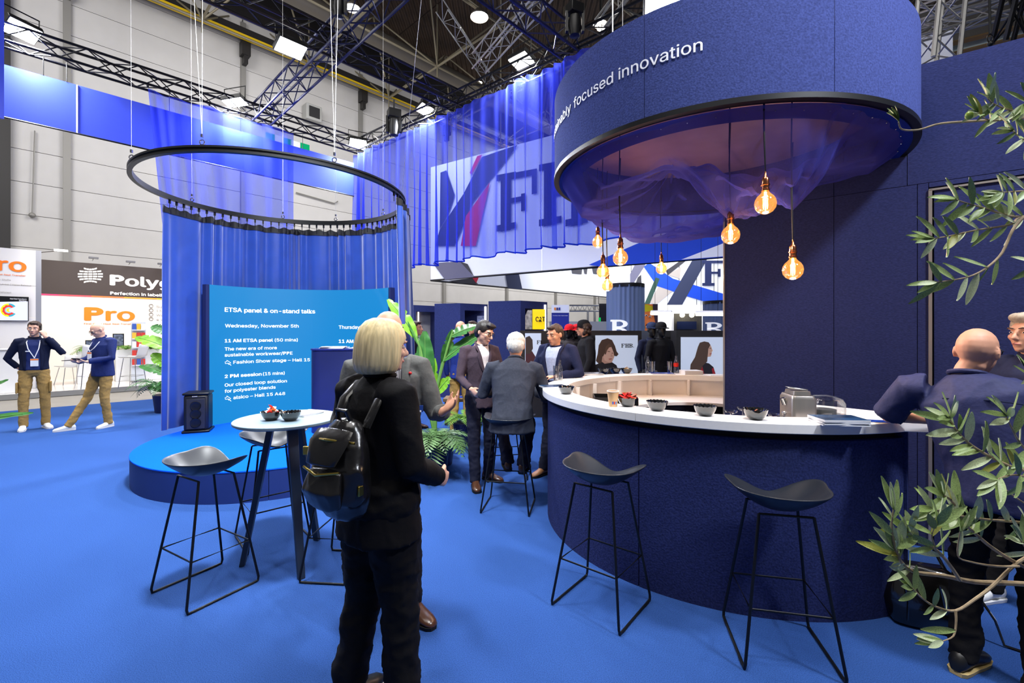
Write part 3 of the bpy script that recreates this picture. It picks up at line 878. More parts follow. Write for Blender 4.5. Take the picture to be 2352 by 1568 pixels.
# draped voile under the canopy
drape = cloth_sheer('canopy_voile', srgb(78, 80, 170), .32, (.80, .74, .92))
def polar(px, py, D):
    p = P(px, py, D); return p.x - dc[0], p.y - dc[1], p.z
ctrl = [polar(1545, 337, 3.75) + (.28,), polar(1678, 492, 3.2) + (.16,), polar(1758, 408, 2.75) + (.16,), polar(1820, 428, 2.95) + (.1,),
        polar(1440, 553, 4.35) + (.42,), polar(1330, 475, 4.6) + (.3,), polar(1560, 545, 4.6) + (.36,), polar(1700, 515, 4.3) + (.3,), polar(1430, 470, 3.7) + (.35,), polar(1570, 440, 3.55) + (.14,), polar(1900, 420, 3.6) + (.35,), polar(2030, 385, 3.5) + (.3,)]
def drape_z(x, y):
    r = hypot(x, y) / (DR - .05); e = max(0, 1 - r ** 3.2)
    base = dz0 - .12 * e; wsum = .6; zz = base * .6
    for cx, cy, cz, s in ctrl:
        g = math.exp(-((x - cx) ** 2 + (y - cy) ** 2) / (2 * s * s)) * 6
        zz += cz * g; wsum += g
    z = zz / wsum
    z = dz0 + (z - dz0) * min(1, e * 2.6)
    f = 0
    for (cx, cy, cz, s), dep in zip(ctrl[:4], (-.16, .17, .15, .12)):
        z -= dep * math.exp(-hypot(x - cx, y - cy) / .14)
    for cx, cy, cz, s in ctrl[:4]:
        dd_ = hypot(x - cx, y - cy); an = atan2(y - cy, x - cx)
        f += .034 * sin(an * 10 + cx * 9 + 1.5 * noise.noise(Vector((x * 3, y * 3, 0)))) * math.exp(-dd_ * 1.6) * min(1, dd_ * 6)
    f += .02 * noise.noise(Vector((x * 4, y * 9, 1))) + .012 * sin(x * 14 + y * 22 + 3 * noise.noise(Vector((x * 2, y * 2, 5))))
    return z + f * min(1, e * 4)
def dfn(u, v):
    r = (DR - .04) * (v ** .8); a = 2 * pi * u; x = r * cos(a); y = r * sin(a)
    return Vector((dc[0] + x, dc[1] + y, drape_z(x, y)))
dr = thing('canopy_drape', 'gathered see-through violet blue cloth sagging below the round canopy', 'cloth', (dc[0], dc[1], 2.6))
MB().grid(dfn, 220, 90).build('cloth', drape, dr, world=True, autos=80)
MB().lathe([(DR - .04, dz0 - .03), (DR - .12, dz0 - .035), (DR - .19, dz0 - .05)], 128, (dc[0], dc[1], 0)).build('edge_band', hemm2 if 'hemm2' in globals() else cloth_sheer('drape_band', srgb(30, 50, 150), .75, (.5, .55, .9)), dr, world=True)
for k in range(48):
    t = 2 * pi * k / 48; MB().ball((dc[0] + (DR - .1) * cos(t), dc[1] + (DR - .1) * sin(t), dz0 - .042), .005, 6).build('pin', chrome, dr, world=True)

# pendant bulbs
amber = glassy('amber_glass', (1, .72, .32, 1), .8, .02)
_n = amber.node_tree; _o = [n for n in _n.nodes if n.type == 'OUTPUT_MATERIAL'][0]; _s = _o.inputs[0].links[0].from_socket
_e = _n.nodes.new('ShaderNodeEmission'); _e.inputs[0].default_value = (1, .42, .08, 1); _e.inputs[1].default_value = .5; _a = _n.nodes.new('ShaderNodeAddShader')
_n.links.new(_s, _a.inputs[0]); _n.links.new(_e.outputs[0], _a.inputs[1]); _n.links.new(_a.outputs[0], _o.inputs[0])
fil_e = emis('filament_glow', (1, .55, .16, 1), 120)
core_e = emis('filament_core', (1, .8, .45, 1), 60)
copper = mat('copper_socket', srgb(190, 120, 84), .22, 1)
cable = mat('black_cable', srgb(12, 12, 18), .6)
bulb0 = None
BL = [(1373, 556, 4.9, 'upper leftmost'), (1385, 624, 4.35, 'second from left'), (1395, 656, 5.0, 'lowest of the left cluster'), (1425, 592, 3.65, 'just right of the left cluster'),
      (1519, 617, 5.1, 'alone before the white sign'), (1678, 540, 3.1, 'close before the left edge of the dark wall'), (1758, 468, 2.68, 'highest and nearest'), (1821, 620, 2.85, 'rightmost, on the longest cord')]
for x, y, D, lab in BL:
    c = P(x, y, D)
    if bulb0 is None:
        t = thing('pendant_bulb', 'x', 'lamp', c); bulb0 = t
        MB().lathe([(0, -.06), (.02, -.0575), (.04, -.046), (.055, -.025), (.0595, 0), (.056, .022), (.045, .042), (.03, .056), (.02, .068), (.0175, .075)], 28).build('globe', amber, t)
        MB().lathe([(.0175, .072), (.024, .074), (.024, .085), (.021, .087), (.021, .105), (.025, .108), (.025, .116), (.021, .118), (.021, .145), (.016, .155), (.008, .165), (.005, .19)], 20).build('socket', copper, t)
        m_ = MB()
        for k in range(6):
            a = k * pi / 3; m_.tube([(.011 * cos(a), .011 * sin(a), -.03), (.014 * cos(a), .014 * sin(a), .03)], .0014, 5)
        m_.build('filament', fil_e, t)
        MB().cyl((0, 0, -.02), (0, 0, .07), .004, .007, 8).build('stem', core_e, t)
    else:
        t = copy_tree(bulb0); t.location = c
    t['label'] = 'glowing amber globe bulb, ' + lab; t['group'] = 'pendant bulbs under the canopy'
    MB().tube([c + Vector((0, 0, .18)), Vector((c.x - .01, c.y, (c.z + 3.5) / 2)), Vector((c.x, c.y, 3.34))], .0045, 6).build('cord', cable, t, world=True)
    l = bpy.data.lights.new('bulb_light', 'POINT'); l.energy = 13; l.color = (1, .68, .45); l.shadow_soft_size = .03
    lo = bpy.data.objects.new('bulb_light', l); COL.objects.link(lo); lo.location = c + Vector((0, 0, -.075))

# ================================================================ navy wall on the right
wd = Vector((.795, -.606, 0)); wbase = Vector((2.96, 3.41, 0)); wnr = Vector((-.606, -.795, 0))
WH = 3.56; sL = -1.274
fw = bpy.data.objects.new('wall_right', None); COL.objects.link(fw); fw['kind'] = 'structure'; fw.location = wbase
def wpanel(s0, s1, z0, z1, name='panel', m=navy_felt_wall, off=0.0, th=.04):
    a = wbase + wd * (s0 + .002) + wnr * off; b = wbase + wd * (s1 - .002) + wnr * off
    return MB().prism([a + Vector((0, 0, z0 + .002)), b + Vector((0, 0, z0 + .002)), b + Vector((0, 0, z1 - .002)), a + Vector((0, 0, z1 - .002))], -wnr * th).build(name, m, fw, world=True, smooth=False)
_e = max((s for s in [i * .01 - 1.3 for i in range(200)] if hypot((wbase + wd * s).x - dc[0], (wbase + wd * s).y - dc[1]) < DR), default=0) + .01
WI = dz0 - .03                                           # the wall stops under the canopy, rises beside it
core = MB().prism([wbase + wd * sL - wnr * .042, wbase + wd * 4 - wnr * .042, wbase + wd * 4 - wnr * .042 + Vector((0, 0, WH)), wbase + wd * _e - wnr * .042 + Vector((0, 0, WH)), wbase + wd * _e - wnr * .042 + Vector((0, 0, WI)), wbase + wd * sL - wnr * .042 + Vector((0, 0, WI))], -wnr * .3).build('core', plinth, fw, world=True, smooth=False)
def sw(x):
    u = (x - 1176) / F; return (u * wbase.y - wbase.x) / (wd.x - u * wd.y)
sa_, sb_ = sw(2107), sw(2133)
zq = H + (Y0 - 423) * (wbase + wd * sw(2107)).y / F
for s0, s1, z1 in ((sL, -.45, WI), (-.45, _e, WI), (_e, 1.6, WH), (1.6, 4, WH)):
    wpanel(s0, s1, zq, z1)
wpanel(sL, -.45, 0, zq); wpanel(-.45, sa_, 0, zq)
zt = H + (Y0 - 437) * (wbase + wd * sb_).y / F
wpanel(sa_, sb_, 0, zq); wpanel(sb_, 1.15, zt + .02, zq); wpanel(1.15, 4, 0, zq)
dr1 = bpy.data.objects.new('door_1', None); COL.objects.link(dr1); dr1['kind'] = 'structure'; dr1.location = wbase
a = wbase + wd * (sb_ + .03); b = wbase + wd * 1.12
MB().prism([a + Vector((0, 0, .01)), b + Vector((0, 0, .01)), b + Vector((0, 0, zt - .01)), a + Vector((0, 0, zt - .01))], -wnr * .035).build('door_leaf', navy_felt_wall, dr1, world=True, smooth=False)
alu = mat('door_trim_alu', srgb(178, 168, 160), .3, .8)
MB().box(wbase + wd * (sb_ + .008) + Vector((0, 0, zt / 2)) + wnr * .004, (.02, .02, zt), rz=atan2(wd.y, wd.x)).build('frame_side', alu, dr1, world=True)
MB().box(wbase + wd * ((sb_ + 1.12) / 2) + Vector((0, 0, zt)) + wnr * .004, (1.12 - sb_, .02, .014), rz=atan2(wd.y, wd.x)).build('frame_head', alu, dr1, world=True)
MB().box(wbase + wd * sL + Vector((0, 0, WH / 2 - .3)) + wnr * .004, (.012, .012, WH - .6)).build('edge_trim', alu, fw, world=True)
# ================================================================ bar stools
seat_m = mat('stool_shell', srgb(34, 37, 44), .38, spec=.5)
def stool_proto():
    t = thing('bar_stool', 'x', 'stool')
    def fn(u, v):
        a = 2 * pi * u; r = v; c, s_ = cos(a), sin(a)
        ex = 2.2 if s_ < 0 else 3.4
        k = 1 / (abs(c) ** ex + abs(s_) ** ex) ** (1 / ex)
        x = .225 * r * c * k; y = (.215 if s_ < 0 else .17) * r * s_ * k
        if s_ > 0: x *= 1 + .16 * min(1, s_ * 1.2) * r * r
        wgt = 1 - .8 * max(0, s_) ** 6
        z = .705 + .115 * wgt * r ** 2.0 + .022 * abs(c) * max(0, s_) * r ** 3
        return Vector((x, y, z))
    mb = MB(); rg = [[fn(i / 48, (j + .4) / 12.4) for i in range(48)] for j in range(13)]
    mb.loft(rg, cap=False); mb.f.append(tuple(range(47, -1, -1)))
    o = mb.build('seat', seat_m, t, autos=80, solid=.009)
    b = o.modifiers.new('s', 'SUBSURF'); b.levels = 1; b.render_levels = 1
    R = .0074
    for sx in (-1, 1):
        p = [(sx * .12, .10, .705), (sx * .165, .137, .55), (sx * .21, .205, .03), (sx * .212, .20, .008), (sx * .212, .18, .006),
             (sx * .212, -.18, .006), (sx * .212, -.20, .008), (sx * .21, -.205, .03), (sx * .165, -.137, .55), (sx * .12, -.10, .705)]
        q = [Vector(k) for k in p]
        q[1] = q[0].lerp(q[2], .2); q[8] = q[9].lerp(q[7], .2)
        MB().tube(q, R, 8).build('sled_leg', black_metal, t, autos=60)
        MB().tube([(sx * .212, .12, .003), (sx * .212, .17, .003)], .008, 6).tube([(sx * .212, -.12, .003), (sx * .212, -.17, .003)], .008, 6).build('glide', rubber, t)
    k = .27; hx = .212 - (.212 - .12) * (k / .7); hy = .205 - (.205 - .10) * (k / .7)
    MB().tube([(hx, hy, k), (-hx, hy, k), (-hx, -hy, k), (hx, -hy, k)], .0055, 8, closed=True).build('footrest', black_metal, t)
    MB().tube([(.12, .10, .703), (-.12, .10, .703)], .006, 8).tube([(.12, -.10, .703), (-.12, -.10, .703)], .006, 8).build('seat_support', black_metal, t)
    return t
sp0 = stool_proto()
for i, (x, y, az, lab) in enumerate([(-1.90, 2.83, 30, 'black shell bar stool left of the round table, in front of the stage'), (-1.85, 3.52, 138, 'black shell bar stool behind the round table, its seat towards us'),
                                     (-1.12, 3.07, -85, 'black bar stool mostly hidden behind the blonde person with backpack'), (.524, 2.67, 39, 'black shell bar stool at the bar, left one of two empty'),
                                     (1.343, 2.294, 12, 'black shell bar stool nearest the viewer, before middle of bar'), (-.03, 4.13, 10, 'black bar stool the white-haired person sits on'), (-.08, 5.0, 170, 'black bar stool behind the occupied one, near two people in suits')]):
    t = sp0 if i == 0 else copy_tree(sp0)
    t.location = (x, y, 0); t.rotation_euler = (0, 0, -radians(az)); t['label'] = lab; t['group'] = 'black shell bar stools'

# ================================================================ round high table
tm = mat('table_top_grey_blue', srgb(118, 138, 150), .45)
tl = mat('table_leg_dark_blue', srgb(34, 46, 66), .45)
tb = thing('bar_table', 'high round table with grey-blue top and three dark wooden legs', 'table', (-1.557, 3.162, 0))
MB().lathe([(0, .965), (.325, .965), (.335, .972), (.336, .985), (.333, .988), (0, .988)], 64).build('tabletop', tm, tb)
for x, y in ((-1.83, 3.09), (-1.356, 2.93), (-1.484, 3.465)):
    d = Vector((x + 1.557, y - 3.162, 0)); n = d.normalized()
    top_ = n * .1 + Vector((0, 0, .96)); bot = d
    R = Matrix.Rotation(atan2(n.y, n.x), 3, 'Z')
    rings = []
    for p, a, b in ((bot, .016, .022), (top_, .02, .034)):
        rings.append([p + R @ Vector((u * a, v * b, 0)) for u, v in ((-1, -1), (1, -1), (1, 1), (-1, 1))])
    MB().loft(rings).build('leg', tl, tb, smooth=False, bevel=.004)
MB().lathe([(0, .945), (.1, .945), (.13, .965)], 24).build('bracket', tl, tb)

# ================================================================ bowls, sweets, glasses, bottles
bowl_m = mat('bowl_black_gloss', srgb(14, 15, 16), .08, spec=.8, coat=1)
def bowl_proto():
    t = thing('bowl', 'x', 'bowl')
    prof = [(0, 0), (.034, 0), (.036, .004), (.05, .018), (.06, .038), (.0665, .058), (.064, .058), (.057, .038), (.046, .02), (.03, .008), (0, .006)]
    n = 36; mb = MB(); mb.lathe(prof, n)
    for i, v in enumerate(mb.v):
        r = hypot(v.x, v.y)
        if v.z > .05: v.z += .004 * abs(sin(atan2(v.y, v.x) * 9)) * (v.z - .04) / .018
    mb.build('shell', bowl_m, t); return t
b0 = bowl_proto()
reds = [mat('wrapper_red', srgb(205, 40, 28), .35), mat('wrapper_orange', srgb(235, 120, 50), .35), mat('wrapper_white', srgb(235, 228, 220), .4), mat('wrapper_brown', srgb(120, 60, 30), .4), mat('wrapper_gold', srgb(200, 150, 60), .35)]
bars = None
_used = set()
def uniq(s):
    for extra in ('', ', upper one', ', lower one', ', half buried', ', lying crosswise', ', at the rim', ', standing on end', ', tucked in'):
        if s + extra not in _used: _used.add(s + extra); return s + extra
    return s
ORD = ['bottommost', 'second from bottom', 'third from bottom', 'fourth from bottom', 'fifth from bottom', 'sixth from bottom', 'seventh from bottom', 'eighth from bottom', 'ninth from bottom', 'tenth from bottom', 'second from top', 'topmost']
def sweets(loc, n, hue, lab, h=.05, sz=1):
    for i in range(n):
        a = random.uniform(0, 2 * pi); r = random.uniform(0, .03)
        m = hue[i % len(hue)]
        mb = MB().box((0, 0, 0), (.018 * sz, .062 * sz, .009 * sz)).box((0, .034 * sz, 0), (.018 * sz, .008 * sz, .002)).box((0, -.034 * sz, 0), (.018 * sz, .008 * sz, .002))
        o = mb.build('wrapped_bar', m, smooth=False); o.location = Vector(loc) + Vector((r * cos(a), r * sin(a), h + .006 * (i % 4)))
        o.rotation_euler = (random.uniform(-.9, .9), random.uniform(-.5, .5), random.uniform(0, 6))
        word = {'wrapper_red': 'red', 'wrapper_orange': 'orange', 'wrapper_white': 'white', 'wrapper_brown': 'brown', 'wrapper_gold': 'golden'}[m.name]
        side = ('right', 'back', 'left', 'front')[int(((a + pi / 4) % (2 * pi)) / (pi / 2)) % 4]
        tag(o, uniq('%s wrapped sweet at %s of the %s' % (word, side, lab)), 'sweet', 'sweets in the ' + lab)
bowls = [(616, 967, .988, 'black scalloped bowl full of red snack bars on the round table', 'mix'), (661, 968, .988, 'black scalloped bowl right of the snack bars on round table', 'few'),
         (1302, 906, BT, 'black bowl at left curve of the bar top', 'few'), (1445, 935, BT, 'black bowl of red wrapped bars beside the paper cup', 'red'),
         (1514, 945, BT, 'empty black bowl right of the bar top seam', None), (1626, 957, BT, 'black bowl third from right along the front of bar', None),
         (1744, 966, BT, 'black bowl with sweets left of the steel machine', 'few'), (1388, 859, BT, 'small black bowl on far side of bar, left of three', 'few'), (1415, 858, BT, 'black bowl in the middle of three on far side', 'few'), (1441, 858, BT, 'black bowl on far side, right of three, with pale snacks', 'pale')]
for i, (x, y, z, lab, c) in enumerate(bowls):
    t = b0 if i == 0 else copy_tree(b0)
    p = Z(x, y, z); t.location = (p.x, p.y + .04, z); t['label'] = lab; t['group'] = 'black scalloped bowls'
    L = t.location
    if c == 'mix': sweets(L, 8, [reds[0], reds[2], reds[1]], 'left bowl on round table', .05, 1.15)
    if c == 'red': sweets(L, 8, [reds[0], reds[0], reds[3]], 'bowl beside paper cup', .05, 1.15)
    if c == 'few': sweets(L, 5, [reds[3], reds[4], reds[0]], {616: '', 661: 'right bowl on round table', 1302: 'bowl at left curve of bar', 1744: 'bowl left of steel machine', 1388: 'leftmost far bowl', 1415: 'middle far bowl'}[x], .026, .5)
    if c == 'pale': sweets(L, 5, [reds[4], reds[2]], 'rightmost far bowl', .045, .6)
def on_bar(x, y, z=None):
    return Z(x, y, BT if z is None else z)
# glass bottles
def bottle(x, y, h, lab, cola=False):
    p = on_bar(x, y); t = thing('bottle', lab, 'bottle', (p.x, p.y, BT)); k = h / .2
    MB().lathe([(0, .002), (.026 * k, 0), (.029 * k, .01 * k), (.029 * k, .05 * k), (.0255 * k, .065 * k), (.0285 * k, .1 * k), (.026 * k, .125 * k), (.013 * k, .16 * k), (.0115 * k, .185 * k), (.013 * k, .19 * k), (.013 * k, .2 * k)], 20).build('glass_body', glass, t)
    if cola: MB().lathe([(.0275 * k, .075 * k), (.0292 * k, .1 * k), (.0272 * k, .118 * k)], 20).build('label', reds[0], t)
    MB().lathe([(0, .008), (.022 * k, .008), (.022 * k, .03 * k), (0, .03 * k)], 16).build('water', glassy('water_clear', (.9, .95, .97, 1), .9), t)
bottle(1286, 872, .205, 'clear glass bottle on bar before the navy-suited person'); bottle(1488, 857, .2, 'clear glass bottle on far side of the bar'); bottle(1553, 857, .205, 'glass bottle with red label on far side of bar', True)
def tumbler(x, y, h, lab, water=.5, col=(.95, .97, 1, 1)):
    p = on_bar(x, y); t = thing('drinking_glass', lab, 'glass', (p.x, p.y, BT)); r = h * .2
    MB().lathe([(0, .004), (r * .85, .002), (r, h), (r * .93, h), (r * .78, .012), (0, .012)], 20).build('glass_body', glass, t)
    MB().lathe([(0, .014), (r * .78, .014), (r * (.78 + .12 * water), h * water), (0, h * water)], 20).build('drink', glassy('drink%.2f' % col[1], col, .88), t)
tumbler(1277, 874, .15, 'tall glass of water beside the clear bottle on bar', .45); tumbler(1326, 862, .15, 'tall half full glass right of the navy suit sleeve', .6)
tumbler(1499, 857, .14, 'tall glass right of the far clear bottle', .2); tumbler(1538, 857, .14, 'tall glass of dark drink beside the red label bottle', .35, (.25, .05, .03, 1))
# paper cup
p = on_bar(1408, 933); t = thing('paper_cup', 'beige paper cup with small printed squares on the bar top', 'cup', (p.x, p.y, BT))
MB().lathe([(0, .003), (.027, .0), (.038, .1), (.04, .1), (.04, .104), (.036, .104), (.025, .006), (0, .006)], 28).build('body', mat('cup_beige', srgb(205, 165, 118), .6), t)
MB().lathe([(.0385, .099), (.041, .1), (.0385, .105), (.036, .104)], 28).build('rim', paper_white, t)
for i, c in enumerate(((60, 90, 190), (200, 60, 50), (70, 120, 190))):
    MB().lathe([(.0297, .018), (.0325, .036)], 2, (0, 0, 0), radians(-112 + i * 20), radians(-96 + i * 20)).build('printed_square', mat('sq%d' % i, srgb(*c), .6), t)
def magazine(x, y, z, n, size, cover, lab, rz=0, jit=.06, group=None, th=.004, o2=None):
    p = o2 or Z(x, y, z)
    for i in range(n):
        t = thing('magazine', lab if n == 1 else (lab + ', ' + (ORD[i] if i < n - 1 or n == 1 else 'topmost')), 'magazine', (p.x, p.y, z + i * (th + .0006)), rz + random.uniform(-jit, jit), group or (lab if n > 1 else None))
        MB().box((0, 0, th / 2), (size[0], size[1], th)).build('pages', paper_white, t, smooth=False)
        MB().box((0, 0, th + .0002), (size[0], size[1], .0005)).build('cover', cover, t, smooth=False)
cov_b = mat('cover_dark_blue', srgb(24, 50, 80), .25, nscale=9, namt=.9); cov_g = mat('cover_grey', srgb(90, 92, 98), .25, nscale=8, namt=.7); cov_bl = mat('cover_bright_blue', srgb(20, 60, 170), .25, nscale=20, namt=.6); cov_w = mat('cover_white', srgb(210, 212, 220), .3, nscale=14, namt=.2)
magazine(1925, 972, BT, 5, (.235, .155), cov_b, 'dark glossy magazine in the stack on right front of bar', -.12, .1, th=.006)
magazine(2012, 968, BT, 1, (.15, .07), cov_bl, 'small blue leaflet right of magazine stack', -.2)
magazine(1272, 889, BT, 3, (.22, .17), cov_b, 'dark blue magazine stacked at far left curve of bar', .3)
magazine(1352, 860, BT, 4, (.3, .2), cov_g, 'grey brochure in pile behind the far bowls', .2, .2)
magazine(1520, 858, BT, 2, (.26, .16), cov_bl, 'blue brochure between bottles on far side of bar', -.1, .2)
magazine(1587, 859, BT, 8, (.21, .16), cov_w, 'white leaflet in pile right of red label bottle', .05, .04, th=.005)
magazine(1645, 861, BT, 1, (.2, .15), cov_w, 'flat pale brochure at far right end of bar', .1)
magazine(1470, 893, .866, 2, (.3, .22), cov_w, 'open catalogue lying on the lower bar shelf', .4, .3)
magazine(1540, 893, .866, 5, (.25, .16), cov_w, 'white catalogue in pile on lower bar shelf centre', .05, .05)
magazine(1500, 890, .866, 3, (.22, .16), cov_bl, 'blue brochure scattered on lower bar shelf', .5, .5)
magazine(1640, 905, .866, 12, (.24, .17), cov_b, 'dark brochure in tall pile at right of lower shelf', .02, .04, th=.008)
magazine(1345, 905, .866, 5, (.16, .1), cov_bl, 'blue leaflet spread on the left lower shelf', .5, .7)
magazine(1375, 896, .866, 5, (.14, .1), cov_g, 'grey card scattered on the left lower shelf', .5, .9)
# paper roll and black tray on the lower shelf
p = Z(1462, 893, .866)
t = thing('paper_roll', 'cream paper roll standing on its side on lower bar shelf', 'roll', (p.x, p.y, .866)); t.rotation_euler = (0, 0, .25)
mb = MB(); R_ = .075
mb.tube([(-.11, 0, R_), (.11, 0, R_)], R_, 28); mb.build('paper', mat('cream_paper', srgb(222, 205, 172), .6), t); MB().tube([(-.114, 0, R_), (.114, 0, R_)], .022, 16).build('core', mat('core_dark', srgb(50, 40, 34), .7), t)
p = Z(1405, 917, .9)
t = thing('tray', 'black open tray sitting inside the bar behind paper cup', 'tray', (p.x + .03, p.y, .866)); t.rotation_euler = (0, 0, -.12)
MB().box((0, 0, .005), (.42, .3, .01)).box((0, .145, .035), (.42, .01, .07)).box((0, -.145, .035), (.42, .01, .07)).box((.205, 0, .035), (.01, .3, .07)).box((-.205, 0, .035), (.01, .3, .07)).build('body', black_metal, t, smooth=False)
# dessert glasses
for i, (x, y, zz) in enumerate(((1580, 949, 1.0), (1612, 952, .99), (1650, 955, .99), (1678, 945, 1.02), (1706, 938, 1.04), (1690, 958, .99), (1722, 956, .99), (1775, 952, 1.01), (1788, 960, .99), (1660, 962, .985))):
    c = P(x, y, 2.86 + .04 * (i % 3)); t = thing('dessert_glass', ('leftmost', 'second from left', 'third from left', 'fourth, left of the tall ones', 'first tall', 'highest', 'low, below the tall ones', 'low, just left of the sweets bowl', 'right of the sweets bowl', 'rightmost', 'lowest front')[(0, 1, 2, 4, 5, 6, 7, 8, 9, 3)[i]] + ' clear footed glass dish inside the front of bar', 'glass', c, 0, 'footed glass dishes inside the bar')
    MB().lathe([(.034, -.05), (.03, -.048), (.005, -.044), (.004, -.02), (.012, -.014), (.038, -.004), (.042, .006), (.04, .006)], 24).build('glass_body', glass, t)
t = thing('rack', 'low wire rack carrying the footed glass dishes inside the bar', 'rack', (1.5, 2.9, .57))
MB().box((1.49, 2.9, .91), (.66, .2, .012)).box((1.2, 2.9, .74), (.02, .18, .34)).box((1.78, 2.9, .74), (.02, .18, .34)).build('frame', steel, t, world=True, smooth=False)
# steel machine with clear dome
c = P(1832, 965, 2.78); c.z = .862
t = thing('juicer', 'brushed steel drinks machine with clear dome and tap on the bar', 'machine', (c.x, c.y, .862), radians(-10))
MB().loft([rr_ring(.068, .1, .02, 0), rr_ring(.068, .1, .02, .325), rr_ring(.06, .09, .02, .345)]).build('body', steel, t)
MB().loft([rr_ring(.05, .075, .015, .347), rr_ring(.046, .07, .015, .37)]).build('cap', steel, t)
MB().box((-.01, -.01, .382), (.11, .05, .008), Matrix.Rotation(.12, 3, 'Y')).build('spoon_rest', chrome, t, bevel=.003)
o = MB().loft([rr_ring(.09, .095, .05, .16), rr_ring(.09, .095, .05, .3), rr_ring(.078, .085, .05, .325), rr_ring(.05, .05, .03, .338)]).build('dome', glass, t); o.location = (.15, 0, 0)
MB().lathe([(0, .12), (.05, .12), (.06, .16), (.06, .26), (.0, .26)], 24, (.15, 0, 0)).build('drum', mat('drum_grey', srgb(70, 72, 76), .4), t)
MB().tube([(-.065, -.03, .15), (-.09, -.05, .2), (-.095, -.05, .22)], .007, 8).tube([(-.09, -.05, .2), (-.105, -.06, .1), (-.11, -.06, .0)], .008, 8).ball((-.095, -.05, .235), .014, 10).build('tap', chrome, t)
MB().tube([(-.07, .0, .28), (-.085, 0, .32)], .014, 10).build('knob', chrome, t)
MB().lathe([(.018, 0), (.02, .16), (.0, .16)], 16, (.17, -.1, 0)).build('chute', glass, t)
# white booklet on round table
magazine(0, 0, .988, 3, (.14, .2), cov_w, 'white booklet behind the bowls on the round table', -.35, .05, o2=Vector((-1.49, 3.3, 0)), th=.005)

# ================================================================ neighbouring exhibition booth at left
bo = hit(230, 868, (0, 0, 0), (1, 0, 0)) if False else P(230, 868, 14.1)
BO = Vector((bo.x, bo.y, 0)); bz = .12
pf0 = Z(-200, 934, 0); pf1 = Z(420, 889, 0); pd = (pf1 - pf0).normalized(); pn = Vector((-pd.y, pd.x, 0))
glossfloor = mat('booth_floor_white', srgb(226, 222, 218), .12, spec=.5)
bp_ = thing('booth_platform', 'low white glossy floor platform of the neighbouring booth at left', 'platform', (pf0.x, pf0.y, 0))
MB().prism([pf0, pf0 + pd * 12, pf0 + pd * 12 + pn * 4.4, pf0 + pn * 4.4], (0, 0, .12)).build('deck', glossfloor, bp_, world=True, smooth=False)
MB().prism([pf0 - pn * .01, pf0 + pd * 12 - pn * .01, pf0 + pd * 12, pf0], (0, 0, .124)).build('edge_strip', mat('edge_alu', srgb(150, 150, 150), .4, .5), bp_, world=True, smooth=False)
boothw = mat('booth_white', srgb(236, 226, 216), .6)
bd2 = AX.copy()
bs = thing('booth_wall', 'cream white booth back wall with dark sign header and orange lettering', 'wall', BO)
zt_s = hit(230, 606, BO, bd2).z; zb_s = hit(230, 681, BO, bd2).z
a = BO - bd2 * 5; b = BO + bd2 * 3.2; nb = Vector((bd2.y, -bd2.x, 0))
MB().prism([a + Vector((0, 0, bz)), b + Vector((0, 0, bz)), b + Vector((0, 0, zb_s)), a + Vector((0, 0, zb_s))], -nb * .1).build('wall_panel', boothw, bs, world=True, smooth=False)
hdr = mat('header_dark', srgb(62, 52, 48), .5)
MB().prism([a + Vector((0, 0, zb_s)), b + Vector((0, 0, zb_s)), b + Vector((0, 0, zt_s)), a + Vector((0, 0, zt_s))], -nb * .12).build('sign_header', hdr, bs, world=True, smooth=False)
cols = [(236, 60, 110), (240, 80, 90), (245, 120, 60), (250, 160, 50), (235, 190, 60)]
for i in range(5):
    x0 = 60 + i * 75
    p0 = hit(x0, 682, BO, bd2, .01); p1 = hit(x0 + 75, 682, BO, bd2, .01)
    for q in (p0, p1): q.z = zb_s - .02
    MB().prism([p0, p1, p1 + Vector((0, 0, .04)), p0 + Vector((0, 0, .04))], nb * .004).build('colour_strip', mat('strip%d' % i, srgb(*cols[i]), .5), bs, world=True, smooth=False)
def btext(s, x0, y0, x1, cap, m, O=BO, d=bd2, par=bs, bold=0.02, off=.012): return plane_text(s, O, d, x0, y0, x1, cap, m, par, off, bold, split=cap > 20)
wp = mat('sign_white_lit', srgb(245, 240, 235), .5, emit=(1, .97, .93, 1), estr=.5)
btext('Polygiene', 252, 654, 492, 33, wp, bold=.022)
btext('Perfection in labelling since', 253, 676, 425, 9.5, wp)
orange2 = mat('orange_light', srgb(246, 124, 20), .5)
btext('Pro', 193, 735, 310, 42, orange2, bold=.022)
btext('First Class Heat Seal Transfer', 193, 744.5, 308, 4.2, orange2, bold=.015)
btext('Sustainable', 359, 707, 420, 8, grey_ink, bold=0); btext('135\u00b0 C', 359, 716, 392, 7, grey_ink, bold=0); btext('Washable', 359, 726, 408, 7, grey_ink, bold=0); btext('4 weeks', 359, 736, 400, 7, grey_ink, bold=0)
for y in (702, 712, 722, 732):
    ps = ell(347, y, 4.5, 3.6, 12); MB().tube([hit(px, py, BO, bd2, .012) for px, py in ps], .012, 4, closed=True).build('care_icon', grey_ink, bs, world=True)
